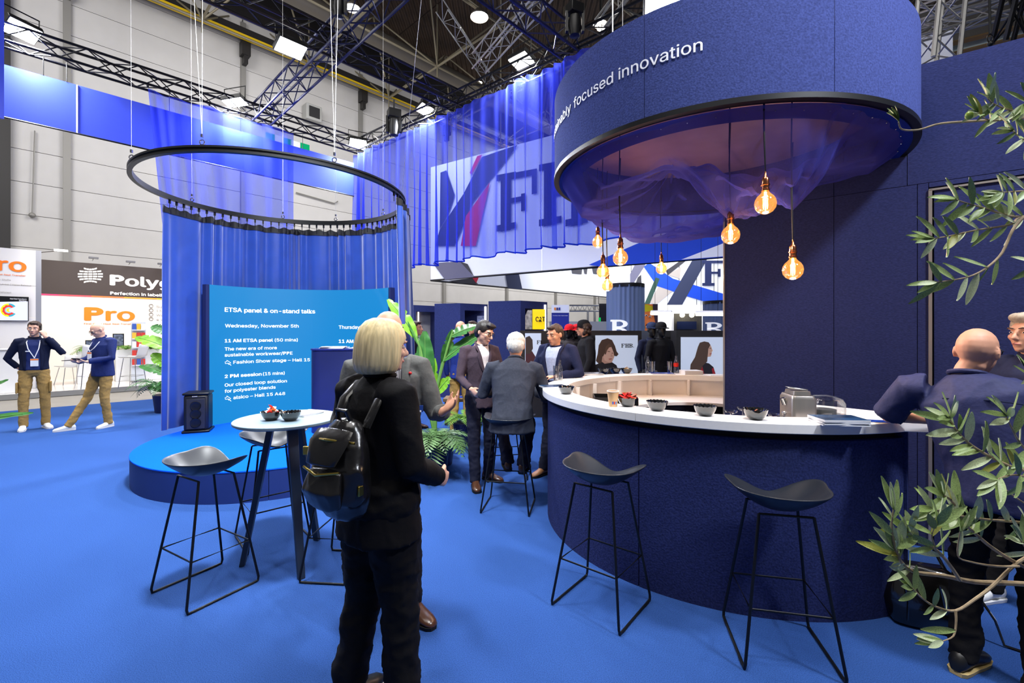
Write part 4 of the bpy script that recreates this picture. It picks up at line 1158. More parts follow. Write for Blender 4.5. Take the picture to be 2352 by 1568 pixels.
# globe emblem: ellipse cut by meridians and parallels
def strip(pts, wpx, m): 
    out = []
    for i, (x, y) in enumerate(pts):
        out.append(hit(x, y, BO, bd2, .012))
    MB().tube(out, wpx, 4).build('globe_band', m, bs, world=True)
gx, gy, gr_, gh = 207.5, 632, 29, 15.5
for k in (-.86, -.52, -.17, .17, .52, .86):
    yy = gy + gh * k; hw = gr_ * sqrt(1 - k * k)
    for q0, q1 in ((-1, -.62), (-.56, -.22), (-.16, .16), (.22, .56), (.62, 1)):
        pts_ = [(gx + hw * q0, yy - 1.7 + 3 * q0 * q0 * k), (gx + hw * q1, yy - 1.7 + 3 * q1 * q1 * k), (gx + hw * q1, yy + 1.7 + 3 * q1 * q1 * k), (gx + hw * q0, yy + 1.7 + 3 * q0 * q0 * k)]
        print_poly('globe_band', pts_, BO, bd2, .012, wp, bs)
# fixtures over the header
for x, y, w__ in ((215, 592, 'leftmost'), (300, 601, 'middle'), (372, 606, 'rightmost')):
    c = hit(x, y, BO, bd2, .35); t = thing('display_lamp', w__ + ' of the small square lamps above dark booth header', 'lamp', c, 0, 'lamps above the booth header')
    MB().box(c, (.22, .12, .05), rz=ang).build('head', mat('lamp_grey', srgb(90, 90, 95), .4), t, world=True); bar('arm', c, c - nb * .4 + Vector((0, 0, -.05)), .012, chrome, t)
c = hit(140, 575, BO, bd2, .5); t = thing('display_lamp', 'white glowing arm lamp left of the dark booth header', 'lamp', c)
MB().box(c, (.28, .1, .05), rz=.6).build('head', emis('arm_lamp_glow', (1, .97, .9, 1), 6), t, world=True); bar('arm', c, hit(92, 580, BO, bd2, .3), .012, chrome, t)
area('booth_light', BO + nb * 2.2 + Vector((0, 0, 4.2)), BO + nb * .3 + Vector((0, 0, 1.6)), 3, 60, (1, .95, .88), 120)
# left wing with screen
LO = P(60, 897, 11.4); LO.z = 0; ld = AX.copy()
lw_ = thing('booth_wing', 'white booth panel at far left with orange lettering and a screen', 'wall', LO)
xe = hit(82, 757, LO, ld); zt2 = hit(60, 573, LO, ld).z
a = LO - ld * 3; b = Vector((xe.x, xe.y, 0))
lz0 = .12
zj = hit(60, 656, LO, ld).z; zj2 = hit(60, 729, LO, ld).z
for z0, z1 in ((lz0, zj2), (zj2, zj), (zj, zt2)):
    MB().prism([a + Vector((0, 0, z0 + .004)), b + Vector((0, 0, z0 + .004)), b + Vector((0, 0, z1 - .004)), a + Vector((0, 0, z1 - .004))], Vector((-ld.y, ld.x, 0)) * .1).build('wall_panel', mat('wing_white', srgb(216, 214, 214), .5), lw_, world=True, smooth=False)
MB().prism([b + Vector((0, 0, lz0)), b + ld * .1 + Vector((0, 0, lz0)), b + ld * .1 + Vector((0, 0, zt2)), b + Vector((0, 0, zt2))], Vector((-ld.y, ld.x, 0)) * .1).build('corner_post', mat('wing_post', srgb(150, 152, 160), .4, .3), lw_, world=True, smooth=False)
plane_text('Pro', LO, ld, -56, 617, 61, 44, orange, lw_, .01, .02, split=True)
plane_text('First Class Heat Seal Transfer', LO, ld, -56, 628, 59, 4.5, orange, lw_, .01, .015)
plane_text('f\u00fcr Stoffe', LO, ld, -8, 643, 25, 5, grey_ink, lw_, .01); plane_text('180\u00b0C 2,4/4,0 bar | Heiss Release', LO, ld, -40, 652, 72, 5, grey_ink, lw_, .01); plane_text('zertifiziert', LO, ld, -10, 672, 26, 5, grey_ink, lw_, .01)
tv = thing('wall_screen', 'flat screen with colourful gear picture on the far left booth panel', 'screen', hit(20, 737, LO, ld, .05))
a0 = hit(-60, 737, LO, ld, .05); a1 = hit(66, 737, LO, ld, .05); zt_ = hit(40, 681, LO, ld, .05).z
MB().prism([a0, a1, Vector((a1.x, a1.y, zt_)), Vector((a0.x, a0.y, zt_))], Vector((-ld.y, ld.x, 0)) * .05).build('housing', black_metal, tv, world=True, smooth=False)
scr_w = mat('tv_white', srgb(150, 155, 170), .3, emit=srgb(225, 228, 245), estr=.7)
print_poly('picture', [(-58, 694), (64, 692), (64, 736), (-58, 735)], LO, ld, .054, scr_w, tv)
plane_text('Heat Seal Transfers &', LO, ld, 23, 687, 61, 3.6, white_print, tv, .056, .02); plane_text('Machines', LO, ld, 44, 691.5, 61, 3.6, white_print, tv, .056, .02)
def gear_ring(r0, r1, c, a0, a1, teeth=0, cx=20, cy=712):
    mb = MB(); n = 28; vs = []
    for i in range(n + 1):
        a = radians(a0 + (a1 - a0) * i / n); rr_ = r1 + (1.4 if teeth and i % 4 < 2 else 0)
        vs.append(hit(cx + r0 * cos(a), cy + r0 * .8 * sin(a), LO, ld, (.0575 - r0 * .0001))); vs.append(hit(cx + rr_ * cos(a), cy + rr_ * .8 * sin(a), LO, ld, (.0575 - r0 * .0001)))
    mb.add(vs, [(2 * i, 2 * i + 1, 2 * i + 3, 2 * i + 2) for i in range(n)]).build('gear_picture', c, tv, world=True, smooth=False)
gear_ring(13, 19, mat('gy', srgb(245, 210, 20), .5, emit=srgb(245, 210, 20), estr=.6), 90, 270, 0); gear_ring(13, 19, mat('gt', srgb(30, 150, 170), .5, emit=srgb(30, 150, 170), estr=.5), 35, 90); gear_ring(13, 19, mat('gt', 0), 270, 325)
gear_ring(9, 14, mat('gr', srgb(210, 50, 40), .5, emit=srgb(210, 50, 40), estr=.5), 40, 320, 1); gear_ring(6, 9, mat('gb', srgb(120, 170, 220), .5, emit=srgb(120, 170, 220), estr=.5), 50, 310); gear_ring(0, 5.5, mat('gy', 0), 60, 300)
# white reception counter
a0 = hit(-120, 893, LO, ld, .9); a1 = P(44, 893, 10.9)
ct = thing('reception_counter', 'white counter at the far left edge before the booth panel', 'counter', (a1.x, a1.y, .12))
MB().box((a1.x - .75, a1.y - .8, .12 + .5), (2.2, .5, 1.0), rz=ang).build('body', white, ct, world=True, bevel=.01)
MB().box((a1.x - .75, a1.y - .8, 1.14), (2.26, .56, .03), rz=ang).build('top', white, ct, world=True, bevel=.005)
o = MB().ball((0, 0, .05), (.03, .03, .05), 10).ball((0, 0, .12), .02, 8).build('figurine', mat('pink_plastic', srgb(225, 60, 120), .4)); o.location = (a1.x + .0, a1.y - .15, 1.155); tag(o, 'tiny pink figurine on the white reception counter', 'figurine')
# planters with ferns, chairs, rack
fern_m = mat('fern_green', srgb(92, 140, 42), .5, nscale=8, namt=.35)
def fern(c, n, L, m, name='frond', sp=1.0, parent=None, zr=1.0):
    """arching fronds with leaflets; each frond a part"""
    for i in range(n):
        a = 2 * pi * i / n + random.uniform(-.3, .3); l = L * random.uniform(.7, 1.05); rise = random.uniform(.5, 1.1) * zr
        d = Vector((cos(a), sin(a), 0)) * sp; pts = []
        for k in range(9):
            t = k / 8; pts.append(Vector(c) + d * l * t * .85 + Vector((0, 0, l * (rise * t - .95 * t * t))))
        mb = MB().tube(pts, [.004 * L * (1.5 - k / 8) for k in range(9)], 4)
        for k in range(1, 17):
            t = k / 17; q = pts[min(7, int(t * 8))].lerp(pts[min(8, int(t * 8) + 1)], t * 8 - int(t * 8)); dd_ = (pts[min(8, int(t * 8) + 1)] - pts[min(7, int(t * 8))]).normalized()
            sd = dd_.cross(Vector((0, 0, 1))); sd.normalize(); ll = l * .24 * sin(pi * min(1, t * .9 + .12)); wv_ = l * .022
            for s_ in (-1, 1):
                e = q + sd * s_ * ll + dd_ * ll * .55 + Vector((0, 0, -.15 * ll)); mid = q.lerp(e, .5)
                mb.add([q, mid + dd_ * wv_, e, mid - dd_ * wv_], [(0, 1, 2, 3)])
        mb.build(name, m, parent, world=True, smooth=False)
for cx, cy, D, wdt, n, lab in ((208, 868, 12.7, .55, 20, 'white planter box with bright green fern left of the bald booth visitor'), (290, 869, 13.3, .5, 14, 'white planter with green fern just right of the bald booth visitor'), (346, 869, 13.6, .8, 22, 'white planter with green fern right of the brochure rack')):
    p = Z(cx, cy, .12); p = P(cx, cy, D); p.z = .12; t = thing('planter', lab, 'planter', p)
    MB().box(p + Vector((0, 0, .45)), (wdt, .4, .9), rz=ang).build('box', white, t, world=True, bevel=.01)
    fern(p + Vector((0, 0, .9)), n, .62, fern_m, 'frond', parent=t)
p = P(318, 868, 13.0); p.z = .12
t = thing('brochure_rack', 'tall brochure rack with rows of leaflets between white planters', 'rack', p)
MB().box(p + Vector((0, 0, .85)), (.32, .04, 1.7), rz=ang).build('back_panel', mat('rack_acrylic', srgb(200, 205, 212), .2), t, world=True)
MB().box(p + Vector((0, 0, .02)), (.36, .3, .04), rz=ang).build('base', steel, t, world=True)
for r in range(5):
    for c_ in range(3):
        cc_ = random.choice([(200, 60, 50), (60, 90, 170), (235, 235, 235), (240, 180, 60)])
        q = p + AX * (.1 * (c_ - 1)) + nb * .05 + Vector((0, 0, .55 + .25 * r))
        MB().box(q, (.09, .01, .2), rz=ang).build('leaflet', mat('lf%d' % cc_[0], srgb(*cc_), .4), t, world=True, smooth=False)
    MB().box(p + nb * .07 + Vector((0, 0, .47 + .25 * r)), (.32, .03, .03), rz=ang).build('pocket', mat('rack_acrylic', 0), t, world=True)
def shell_chair(px, py, D, seat, lab, rz, high=False):
    p = P(px, py, D); p.z = .12; t = thing('white_chair', lab, 'chair', p, rz)
    def fn(u, v):
        x = (u - .5) * .42; y = .22 - v * .6 if v < .7 else -.2 - (v - .7) * .25; z = seat + (0 if v < .7 else (v - .7) * 1.1) + .04 * (2 * (u - .5)) ** 2
        return Vector((x, y, z))
    MB().grid(fn, 8, 14).build('shell', white, t, solid=.012, autos=80)
    for sx in (-1, 1):
        for sy in (-1, 1): MB().tube([(sx * .14, sy * .13, seat), (sx * .22, sy * .2, 0)], .009, 6).build('leg', chrome, t)
    if high: MB().tube([(.19, .175, .3), (-.19, .175, .3), (-.19, -.175, .3), (.19, -.175, .3)], .007, 6, closed=True).build('footrest', chrome, t)
shell_chair(158, 868, 12.4, .46, 'low white shell chair between the two people in khaki trousers', radians(70))
shell_chair(205, 885, 11.6, .76, 'high white chair behind the bald booth visitor, left', radians(60), True)
shell_chair(305, 886, 11.7, .76, 'high white chair right of the bald booth visitor', radians(100), True)
for x, y, w_, h_, lab in ((209, 789, 26, 16, 'small black monitor behind fern left of bald visitor'), (272, 781, 26, 30, 'black screen panel behind bald booth visitor')):
    t = thing('monitor', lab, 'monitor', hit(x, y, BO, bd2, .6)); print_poly('display', [(x - w_ / 2 + 2, y - h_ / 2 + 2), (x + w_ / 2 - 2, y - h_ / 2 + 2), (x + w_ / 2 - 2, y + h_ / 2 - 2), (x - w_ / 2 + 2, y + h_ / 2 - 2)], BO, bd2, .62, mat('monitor_grey', srgb(90, 100, 120), .2, nscale=14, namt=.6), t)
    a0 = hit(x - w_ / 2, y + h_ / 2, BO, bd2, .6); a1 = hit(x + w_ / 2, y + h_ / 2, BO, bd2, .6); zz = hit(x, y - h_ / 2, BO, bd2, .6).z
    MB().prism([a0, a1, Vector((a1.x, a1.y, zz)), Vector((a0.x, a0.y, zz))], -nb * .04).build('housing', black_metal, t, world=True, smooth=False)
    c = hit(x, y + h_ / 2, BO, bd2, .58); MB().tube([c, Vector((c.x, c.y, .12))], .02, 8).build('stand', black_metal, t, world=True)

# hall wall equipment
t = thing('heater', 'grey ventilation box on the white hall wall above banner', 'heater', hit(717, 262, W0, AX, .3))
c = hit(717, 262, W0, AX, .3); MB().box(c, (.75, .5, .75), rz=ang).build('housing', mat('heater_grey', srgb(165, 165, 162), .5), t, world=True, bevel=.03)
MB().box(c + wn * .27, (.5, .04, .5), rz=ang).build('grille', mat('dark_grille', srgb(40, 40, 42), .5), t, world=True)
t = thing('exit_sign', 'green and white lit sign strip behind the blue curtain at left', 'sign', hit(660, 320, W0, AX, .5))
for i, x in enumerate((610, 632, 650, 668, 690)):
    print_poly('green_field' if i % 2 == 0 else 'white_field', [(x, 303 + i * 6), (x + 21, 309 + i * 6), (x + 21, 330 + i * 5), (x, 326 + i * 5)], W0, AX, .5, emis('sign_green', srgb(20, 180, 120), .9) if i % 2 == 0 else emis('sign_white', (1, 1, 1, 1), .9), t)
t = thing('cable', 'grey cable drop with socket on the far left hall wall', 'cable', hit(75, 495, W0, AX, .1)); MB().tube([hit(80, 300, W0, AX, .06), hit(74, 490, W0, AX, .06)], .02, 6).ball(hit(74, 494, W0, AX, .08), .09, 8).build('drop', post_grey, t, world=True)
t = thing('pipe', 'thin grey wall pipe right of the hanging ring', 'pipe', hit(735, 455, W0, AX, .1)); MB().tube([hit(680, 442, W0, AX, .06), hit(768, 467, W0, AX, .06), hit(776, 462, W0, AX, .06)], .03, 6).build('pipe_run', post_grey, t, world=True)

# ================================================================ hanging sign box with slab letters
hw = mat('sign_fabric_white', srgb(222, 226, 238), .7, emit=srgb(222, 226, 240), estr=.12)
hb = mat('sign_fabric_blue', srgb(22, 72, 205), .7); hn = mat('sign_fabric_navy', srgb(48, 56, 86), .7); hg = mat('sign_fabric_green', srgb(44, 74, 66), .7); hr = mat('sign_fabric_red', srgb(200, 40, 70), .7); ht = mat('sign_fabric_taupe', srgb(176, 168, 164), .7); hgrey = mat('sign_fabric_grey', srgb(98, 98, 122), .7); hd = mat('sign_fabric_dark', srgb(58, 58, 66), .7)
S0 = Vector((-2.86, 16, 0)); S1 = Vector((5.04, 10.84, 0)); sd1 = (S1 - S0).normalized(); zb1 = 3.33; zt1 = 7.3
S2 = Vector((6.8, 26, 0)); sd2 = (S2 - S0).normalized()
sg = thing('hanging_sign', 'huge hanging sign box in white with blue and navy stripes and slab letters', 'sign', S0 + Vector((0, 0, zb1)))
up_ = Vector((0, 0, zt1 - zb1)); Zb = Vector((0, 0, zb1))
def quad(a, b, za, zb_, m, name='sign_panel', th=None): 
    return MB().prism([a + Vector((0, 0, za)), b + Vector((0, 0, za)), b + Vector((0, 0, zb_)), a + Vector((0, 0, zb_))], th or Vector((0, .04, 0))).build(name, m, sg, world=True, smooth=False)
L1 = (S1 - S0).length + 4
for k in range(3): quad(S0 + sd1 * (L1 * k / 3 + .01), S0 + sd1 * (L1 * (k + 1) / 3 - .01), zb1, zt1, hw)
for k in range(3): quad(S0 + (S2 - S0) * (k / 3 + .0005), S0 + (S2 - S0) * ((k + 1) / 3 - .0005), zb1, zt1, hw)
S3 = Vector((17, 30, 0)); sd3 = (S3 - S2).normalized()
for k in range(4): quad(S2 + (S3 - S2) * (k / 4), S2 + (S3 - S2) * ((k + 1) / 4 - .001), 3.0, 7.9, hw)
MB().tube([S0 + Zb, S0 + sd1 * L1 + Zb], .03, 4).build('frame_rail', black_metal, sg, world=True); MB().tube([S0 + Zb, S2 + Zb], .03, 4).build('frame_rail', black_metal, sg, world=True)
def sp1(name, pts, m, off=.05): return print_poly(name, pts, S0, sd1, off, m, sg)
def c2(pts): return [(700 + x / 2.904, y / 2.904) for x, y in pts]
sp1('navy_stripe', c2([(1185, 1045), (1420, 965), (1340, 1075), (1235, 1200), (1120, 1350), (1000, 1640), (870, 1640), (900, 1530), (1060, 1290)]), hn)
sp1('red_stripe', c2([(1235, 1215), (1215, 1300), (1140, 1640), (1040, 1640), (1075, 1440)]), hr, .055)
sp1('red_stripe', c2([(1150, 1040), (1185, 1030), (1110, 1165), (1100, 1150)]), hr, .055)
sp1('navy_stripe', c2([(905, 1150), (945, 1135), (1000, 1300), (960, 1420), (900, 1530)]), hn)
def slab(px, py, wpx, hpx, ch, m, O, d, off=.05, par=None, wobble=0):
    """slab serif capital drawn as strokes in a unit box"""
    st = .24; sf_ = .11
    R_ = []
    if ch in 'FHB':
        R_ += [(.1, 0, .1 + st, 1)]; R_ += [(0, 0, .46, sf_), (0, 1 - sf_, .46, 1)]
    if ch == 'F': R_ += [(.1, 1 - sf_, .95, 1), (.83, .66, .95, 1), (.1, .47, .66, .56), (.58, .36, .68, .67)]
    if ch == 'H': R_ += [(.66, 0, .9, 1), (.54, 0, 1, sf_), (.54, 1 - sf_, 1, 1), (.1, .45, .9, .56)]
    for x0, z0, x1, z1 in R_:
        print_poly('letter_stroke', [(px + x0 * wpx, py - z0 * hpx), (px + x1 * wpx, py - z0 * hpx + wobble * (x1 - x0)), (px + x1 * wpx, py - z1 * hpx + wobble * (x1 - x0)), (px + x0 * wpx, py - z1 * hpx)], O, d, off + random.uniform(0, .004), m, par)
    if ch == 'B':
        for zc, rz in ((.76, .24), (.27, .27)):
            n = 16; o_ = [(px + wpx * (.45 + .5 * sin(pi * i / n)), py - hpx * (zc + rz * cos(pi * i / n))) for i in range(n + 1)]
            i_ = [(px + wpx * (.45 + .25 * sin(pi * i / n)), py - hpx * (zc + (rz - .1) * cos(pi * i / n))) for i in range(n + 1)]
            vs = [hit(x, y, O, d, off) for x, y in o_] + [hit(x, y, O, d, off) for x, y in i_]
            MB().add(vs, [(i, i + 1, n + 2 + i, n + 1 + i) for i in range(n)]).build('letter_stroke', m, par, world=True, smooth=False)
            for zz in (zc + rz - .05, zc - rz + .05):
                print_poly('letter_stroke', [(px + .1 * wpx, py - hpx * (zz - .05)), (px + .46 * wpx, py - hpx * (zz - .05)), (px + .46 * wpx, py - hpx * (zz + .05)), (px + .1 * wpx, py - hpx * (zz + .05))], O, d, off + .002, m, par)
letn = mat('letter_navy', srgb(34, 44, 88), .7)
slab(1140, 532, 98, 130, 'F', letn, S0, sd1, par=sg, wobble=-18); slab(1238, 520, 112, 142, 'H', letn, S0, sd1, par=sg, wobble=-20)
sp1('blue_stripe', [(1352, 608), (1462, 560), (1720, 470), (1720, 586), (1560, 598), (1380, 612)], hb)
sp1('white_stripe', [(1565, 596), (1668, 556), (1668, 588)], hw, .06)
sp1('grey_stripe', [(994, 604), (1058, 600), (1088, 636), (1022, 642)], hgrey); sp1('dark_stripe', [(1056, 600), (1074, 606), (1089, 636)], hd, .055)
def sp2(name, pts, m, off=-.05): return print_poly(name, pts, S0, sd2, off, m, sg)
sp2('dark_stripe', [(1030, 645), (1085, 638), (1098, 652), (1060, 651)], hd, .05); sp2('red_stripe', [(1085, 638), (1100, 636), (1094, 650)], hr, .055)
sp2('navy_stripe', [(1161, 631), (1192, 628), (1200, 665), (1166, 661)], hn, .05)
for x0, x1 in ((1312, 1338), (1340, 1350), (1360, 1374)): sp2('letter_fragment', [(x0, 614), (x1, 612), (x1 - 2, 630), (x0 + 3, 628)], hd, .05)
def sp3(name, pts, m, off=.05): return print_poly(name, pts, S2, sd3, off, m, sg)
def c6(pts): return [(1240 + x / 3.267, 300 + y / 3.267) for x, y in pts]
sp3('dark_stripe', c6([(735, 960), (800, 960), (790, 1010), (700, 1150), (640, 1150)]), hgrey); sp3('dark_stripe', c6([(735, 1100), (760, 1080), (765, 1160), (715, 1160)]), hd, .055)
sp3('green_stripe', c6([(870, 1100), (900, 1110), (820, 1310), (780, 1310)]), hg, .06)
sp3('blue_stripe', c6([(780, 1020), (820, 990), (1000, 1110), (1400, 1230), (1400, 1330), (1100, 1240), (880, 1165)]), hb)
sp3('taupe_stripe', c6([(890, 1170), (1000, 1200), (880, 1300), (860, 1300), (820, 1290)]), ht, .045)
sp3('taupe_stripe', c6([(960, 1080), (1060, 1020), (1050, 1110)]), ht, .045)
sp3('navy_stripe', c6([(1150, 960), (1260, 955), (1060, 1320), (945, 1320)]), hn, .06)
sp3('dark_stripe', c6([(960, 1085), (1110, 965), (1060, 970), (945, 1050)]), hd, .055)
slab(1613, 656, 62, 58, 'F', letn, S2, sd3, .07, sg)
for x in (1375, 1450, 1560, 1600, 1640): bar('suspension_wire', hit(x, 700, S2, sd3, .02) , hit(x, 600, S2, sd3, .02), .015, black_metal, sg)
area('sign_light', (6, 16, 6.5), (8, 27, 5), 5, 900, (1, 1, 1), 140)

# ================================================================ display cabinets with lit frames
led = emis('led_strip_warm', (1, .80, .62, 1), 9)
def cabinet(x0, x1, x2, ytop0, ytop1, xl, ly0, ly1, D0, lab, D1=None):
    """solid side x0..x1 and open lit frame x1..x2"""
    a = P(x0, 757, D0 + .25); b = P(x1, 757, D0); c = P(x2, 757, D1 or D0 + .55)
    zt_ = H + (757 - ytop1) * D0 / F; t = thing('display_cabinet', lab, 'cabinet', (b.x, b.y, 0))
    for v in (a, b, c): v.z = 0
    dep = (b - a); fr = (c - b); 
    MB().prism([a, b, b + fr * .16, a + fr * .16], (0, 0, zt_)).build('side_panel', navy_felt, t, world=True, smooth=False)
    o = MB().prism([a + fr * .16, b + fr * .16, c, a + fr], (0, 0, -.16)).build('lintel', navy_felt, t, world=True, smooth=False); o.location.z += zt_
    e_ = Vector((0, 0, zt_)); zl0 = H + (757 - ly1) * (D1 or D0 + .4) / F
    MB().prism([b + fr * .93 - dep * .0, c, c - dep, b + fr * .93 - dep], (0, 0, zt_ - .16)).build('post', navy_felt, t, world=True, smooth=False)
    q = P(xl, 757, (b + fr * .93).y - .03); zl1 = H + (757 - ly0) * q.y / F
    MB().box((q.x, q.y, (zl0 + zl1) / 2), (.045, .02, zl1 - zl0)).build('light_strip', led, t, world=True, smooth=False)
    MB().prism([a + fr * .16, b + fr * .16, c, a + fr], (0, 0, .95)).build('base_unit', navy_felt, t, world=True, smooth=False)
    bk = MB().prism([a + fr * .16 - dep * .03, a + fr - dep * .03, a + fr, a + fr * .16], (0, 0, zt_ - 1.1)).build('back_screen', mat('cabinet_back', srgb(150, 148, 146), .4, nscale=2, namt=.3), t, world=True, smooth=False)
    bk.location.z += .94
    return t, a, fr, zt_
t3, a3, f3, _ = cabinet(1122, 1196, 1257, 693, 690, 1252, 700, 765, 9.6, 'navy display cabinet with lit frame, right of three, behind the suited group')
t2, a2, f2, _ = cabinet(998, 1057, 1120, 698, 696, 1115, 704, 744, 10.6, 'navy display cabinet with lit frame, middle of three, behind the plant')
t1, a1_, f1, _ = cabinet(937, 946, 1002, 701, 700, 960, 706, 762, 11.4, 'navy display cabinet with lit frame, leftmost, beside the blue ring curtain')
# yellow poster and other graphics at the cabinets
yel = mat('poster_yellow', srgb(250, 215, 0), .5, emit=srgb(250, 215, 0), estr=.35)
ps = thing('poster', 'yellow poster with black letters in the right display cabinet', 'poster', P(1235, 755, 9.75)); O_ = P(1235, 755, 9.75); O_.z = 0; d_ = Vector((1, .05, 0))
def slabpanel(par, pts, m, O_, d_, off, nm='sheet'): 
    pp = [hit(x, y, O_, d_, off) for x, y in pts]; MB().prism(pp, (0, .012, 0)).build(nm, m, par, world=True, smooth=False)
slabpanel(ps, [(1223, 756), (1252, 756), (1252, 710), (1223, 710)], yel, O_, d_, 0)
plane_text('CAT', O_, d_, 1230, 738, 1252, 15, ink, ps, .012, .03); print_poly('triangle', [(1235, 738), (1246, 738), (1240.5, 730)], O_, d_, .015, yel, ps); print_poly('triangle', [(1236, 738.5), (1245, 738.5), (1240.5, 732)], O_, d_, .018, ink, ps)
ps = thing('poster', 'grey rocky photo poster left of the yellow poster', 'poster', O_); slabpanel(ps, [(1204, 756), (1222, 756), (1222, 712), (1212, 712), (1204, 730)], mat('rock_photo', srgb(170, 165, 158), .5, nscale=14, namt=.5), O_, d_, .01)
O3 = P(985, 757, 12.4); O3.z = 0
ps = thing('photo_board', 'grey display board with round blue and yellow product photo', 'poster', O3); slabpanel(ps, [(962, 800), (1000, 800), (1000, 706), (962, 706)], mat('board_grey', srgb(165, 168, 175), .5), O3, (1, 0, 0), 0)
print_poly('photo', ell(990, 729, 9, 17), O3, (1, 0, 0), .02, mat('prod_yellow', srgb(210, 190, 60), .5), ps); print_poly('photo', ell(991, 729, 6, 13), O3, (1, 0, 0), .03, mat('prod_blue', srgb(50, 70, 120), .5), ps)
O4 = P(1090, 757, 11.0); O4.z = 0
ps = thing('monitor', 'dark screen with picture in the middle display cabinet', 'monitor', O4); slabpanel(ps, [(1096, 745), (1112, 745), (1112, 725), (1096, 725)], mat('mon_pic', srgb(120, 125, 150), .3, nscale=12, namt=.6), O4, (1, 0, 0), .1)

# ================================================================ far stands between the cabinets and the wall
def board(name, lab, cat, px, py0, py1, D, m, th=.06, d=(1, 0, 0)):
    O_ = P(px[0], 757, D); O_.z = 0; t = thing(name, lab, cat, P(sum(px) / 2, py1, D))
    slabpanel(t, [(px[0], py1), (px[1], py1), (px[1], py0), (px[0], py0)], m, O_, Vector(d), 0, 'board')
    return t, O_
t, O_ = board('banner_stand', 'tall banner with white top and deep blue lower part behind bar', 'banner', (1267, 1307), 701, 757, 14, mat('banner_deep_blue', srgb(24, 40, 130), .5, emit=srgb(24, 40, 150), estr=.2))
slabpanel(t, [(1267, 718), (1307, 718), (1307, 700), (1267, 700)], hw, O_, (1, 0, 0), .03, 'header')
for i, c_ in enumerate(((240, 130, 20), (60, 40, 100), (30, 60, 150))): print_poly('logo_square', [(1273 + 5 * i, 712), (1277 + 5 * i, 712), (1277 + 5 * i, 706), (1273 + 5 * i, 706)], O_, (1, 0, 0), .05, mat('logo%d' % i, srgb(*c_), .5), t)
plane_text('From Fibre to Field \u2013 Made in Ireland', O_, Vector((1, 0, 0)), 1270, 725.5, 1304, 3, white_print, t, .02)
sgt = thing('stand_truss', 'light grey lattice truss of a distant booth behind the bar', 'truss', P(1350, 710, 17))
for y in (701, 714): MB().tube([P(1308, y, 17), P(1395, y, 17)], .03, 5).build('chord', truss_silver, sgt, world=True)
for i in range(8):
    x = 1310 + 11 * i; MB().tube([P(x, 714, 17), P(x + 5.5, 701, 17), P(x + 11, 714, 17)], .015, 4).build('brace', truss_silver, sgt, world=True)
for x in (1350, 1366): MB().tube([P(x, 714, 17), P(x, 780, 17)], .04, 6).build('post', truss_silver, sgt, world=True)
board('booth_partition', 'low white partition of a distant booth under the grey truss', 'partition', (1262, 1400), 738, 775, 16, mat('partition_white', srgb(205, 205, 200), .6))
board('booth_partition', 'dark boxed screen with green sign left of the pleated column', 'partition', (1376, 1396), 697, 738, 15, mat('dark_box', srgb(44, 44, 46), .5))
board('green_sign', 'small green sign beside the dark boxed screen', 'sign', (1375, 1380), 729, 738, 14.8, emis('green_small', srgb(20, 190, 90), .9))
# pleated columns
pl = mat('pleated_blue_grey', srgb(96, 114, 150), .6)
def column(px0, px1, y0, y1, D, lab):
    c = P((px0 + px1) / 2, 757, D); r = (px1 - px0) / 2 * D / F; zt_ = H + (757 - y0) * D / F
    t = thing('pleated_column', lab, 'column', (c.x, c.y, 0))
    def fn(u, v): a = 2 * pi * u; q = r * (1 + .025 * sin(a * 26) + .012 * sin(a * 11)); return Vector((c.x + q * cos(a), c.y + q * sin(a), .0 + zt_ * v))
    MB().grid(fn, 220, 4).build('pleated_cloth', pl, t, world=True, autos=80)
    MB().lathe([(r * 1.03, zt_ - .05), (r * 1.03, zt_ + .05)], 40, (c.x, c.y, 0)).build('top_ring', black_metal, t, world=True)
    return t, c, r
t, c, r = column(1395, 1478, 657, 758, 12.5, 'tall grey-blue pleated fabric column with white letter behind the bar')
Oq = P(1436, 757, 12.5 - r * 1.1); Oq.z = 0
slab(1402, 762 + 12, 42, 40, 'B', mat('letter_white', srgb(235, 238, 245), .6, emit=(1, 1, 1, 1), estr=.4), Oq, Vector((1, 0, 0)), .05, t)
t, c, r = column(1618, 1700, 695, 758, 14.5, 'second pleated column behind the bar, beside the dark wall edge')
Oq = P(1640, 757, 14.5 - r * 1.1); Oq.z = 0
slab(1620, 762 + 8, 40, 30, 'B', mat('letter_white', 0), Oq, Vector((1, 0, 0)), .05, t)
# white lit booth with dark niche
wb = mat('booth_lit_white', srgb(240, 240, 240), .6, emit=(1, 1, 1, 1), estr=.35)
t, O_ = board('lit_booth', 'bright white lit booth wall behind the mannequins', 'booth', (1500, 1616), 700, 762, 17, wb)
slabpanel(t, [(1548, 762), (1612, 762), (1612, 720), (1548, 720)], mat('niche_dark', srgb(52, 50, 50), .6, nscale=4, namt=.3, stretch=(20, 1, 1)), O_, (1, 0, 0), .1, 'niche')
slabpanel(t, [(1555, 756), (1600, 756), (1600, 738), (1555, 738)], mat('niche_screen', srgb(20, 28, 60), .2), O_, (1, 0, 0), .2, 'screen')
for x in (1567, 1589): MB().ball(P(x, 723, 16.5), .09, 10).build('spotlight', emis('spot_warm', (1, .9, .6, 1), 25), t, world=True)
t, O_ = board('face_poster', 'vivid orange face poster with yellow headband behind the bar', 'poster', (1479, 1511), 698, 759, 16, mat('face_orange', srgb(225, 120, 60), .5, nscale=3, namt=.5, emit=srgb(225, 120, 60), estr=.2))
def fp(nm, pts, c_, o_): print_poly(nm, pts, O_, (1, 0, 0), o_, mat('fp%d_%d' % (c_[0], c_[2]), srgb(*c_), .5), t)
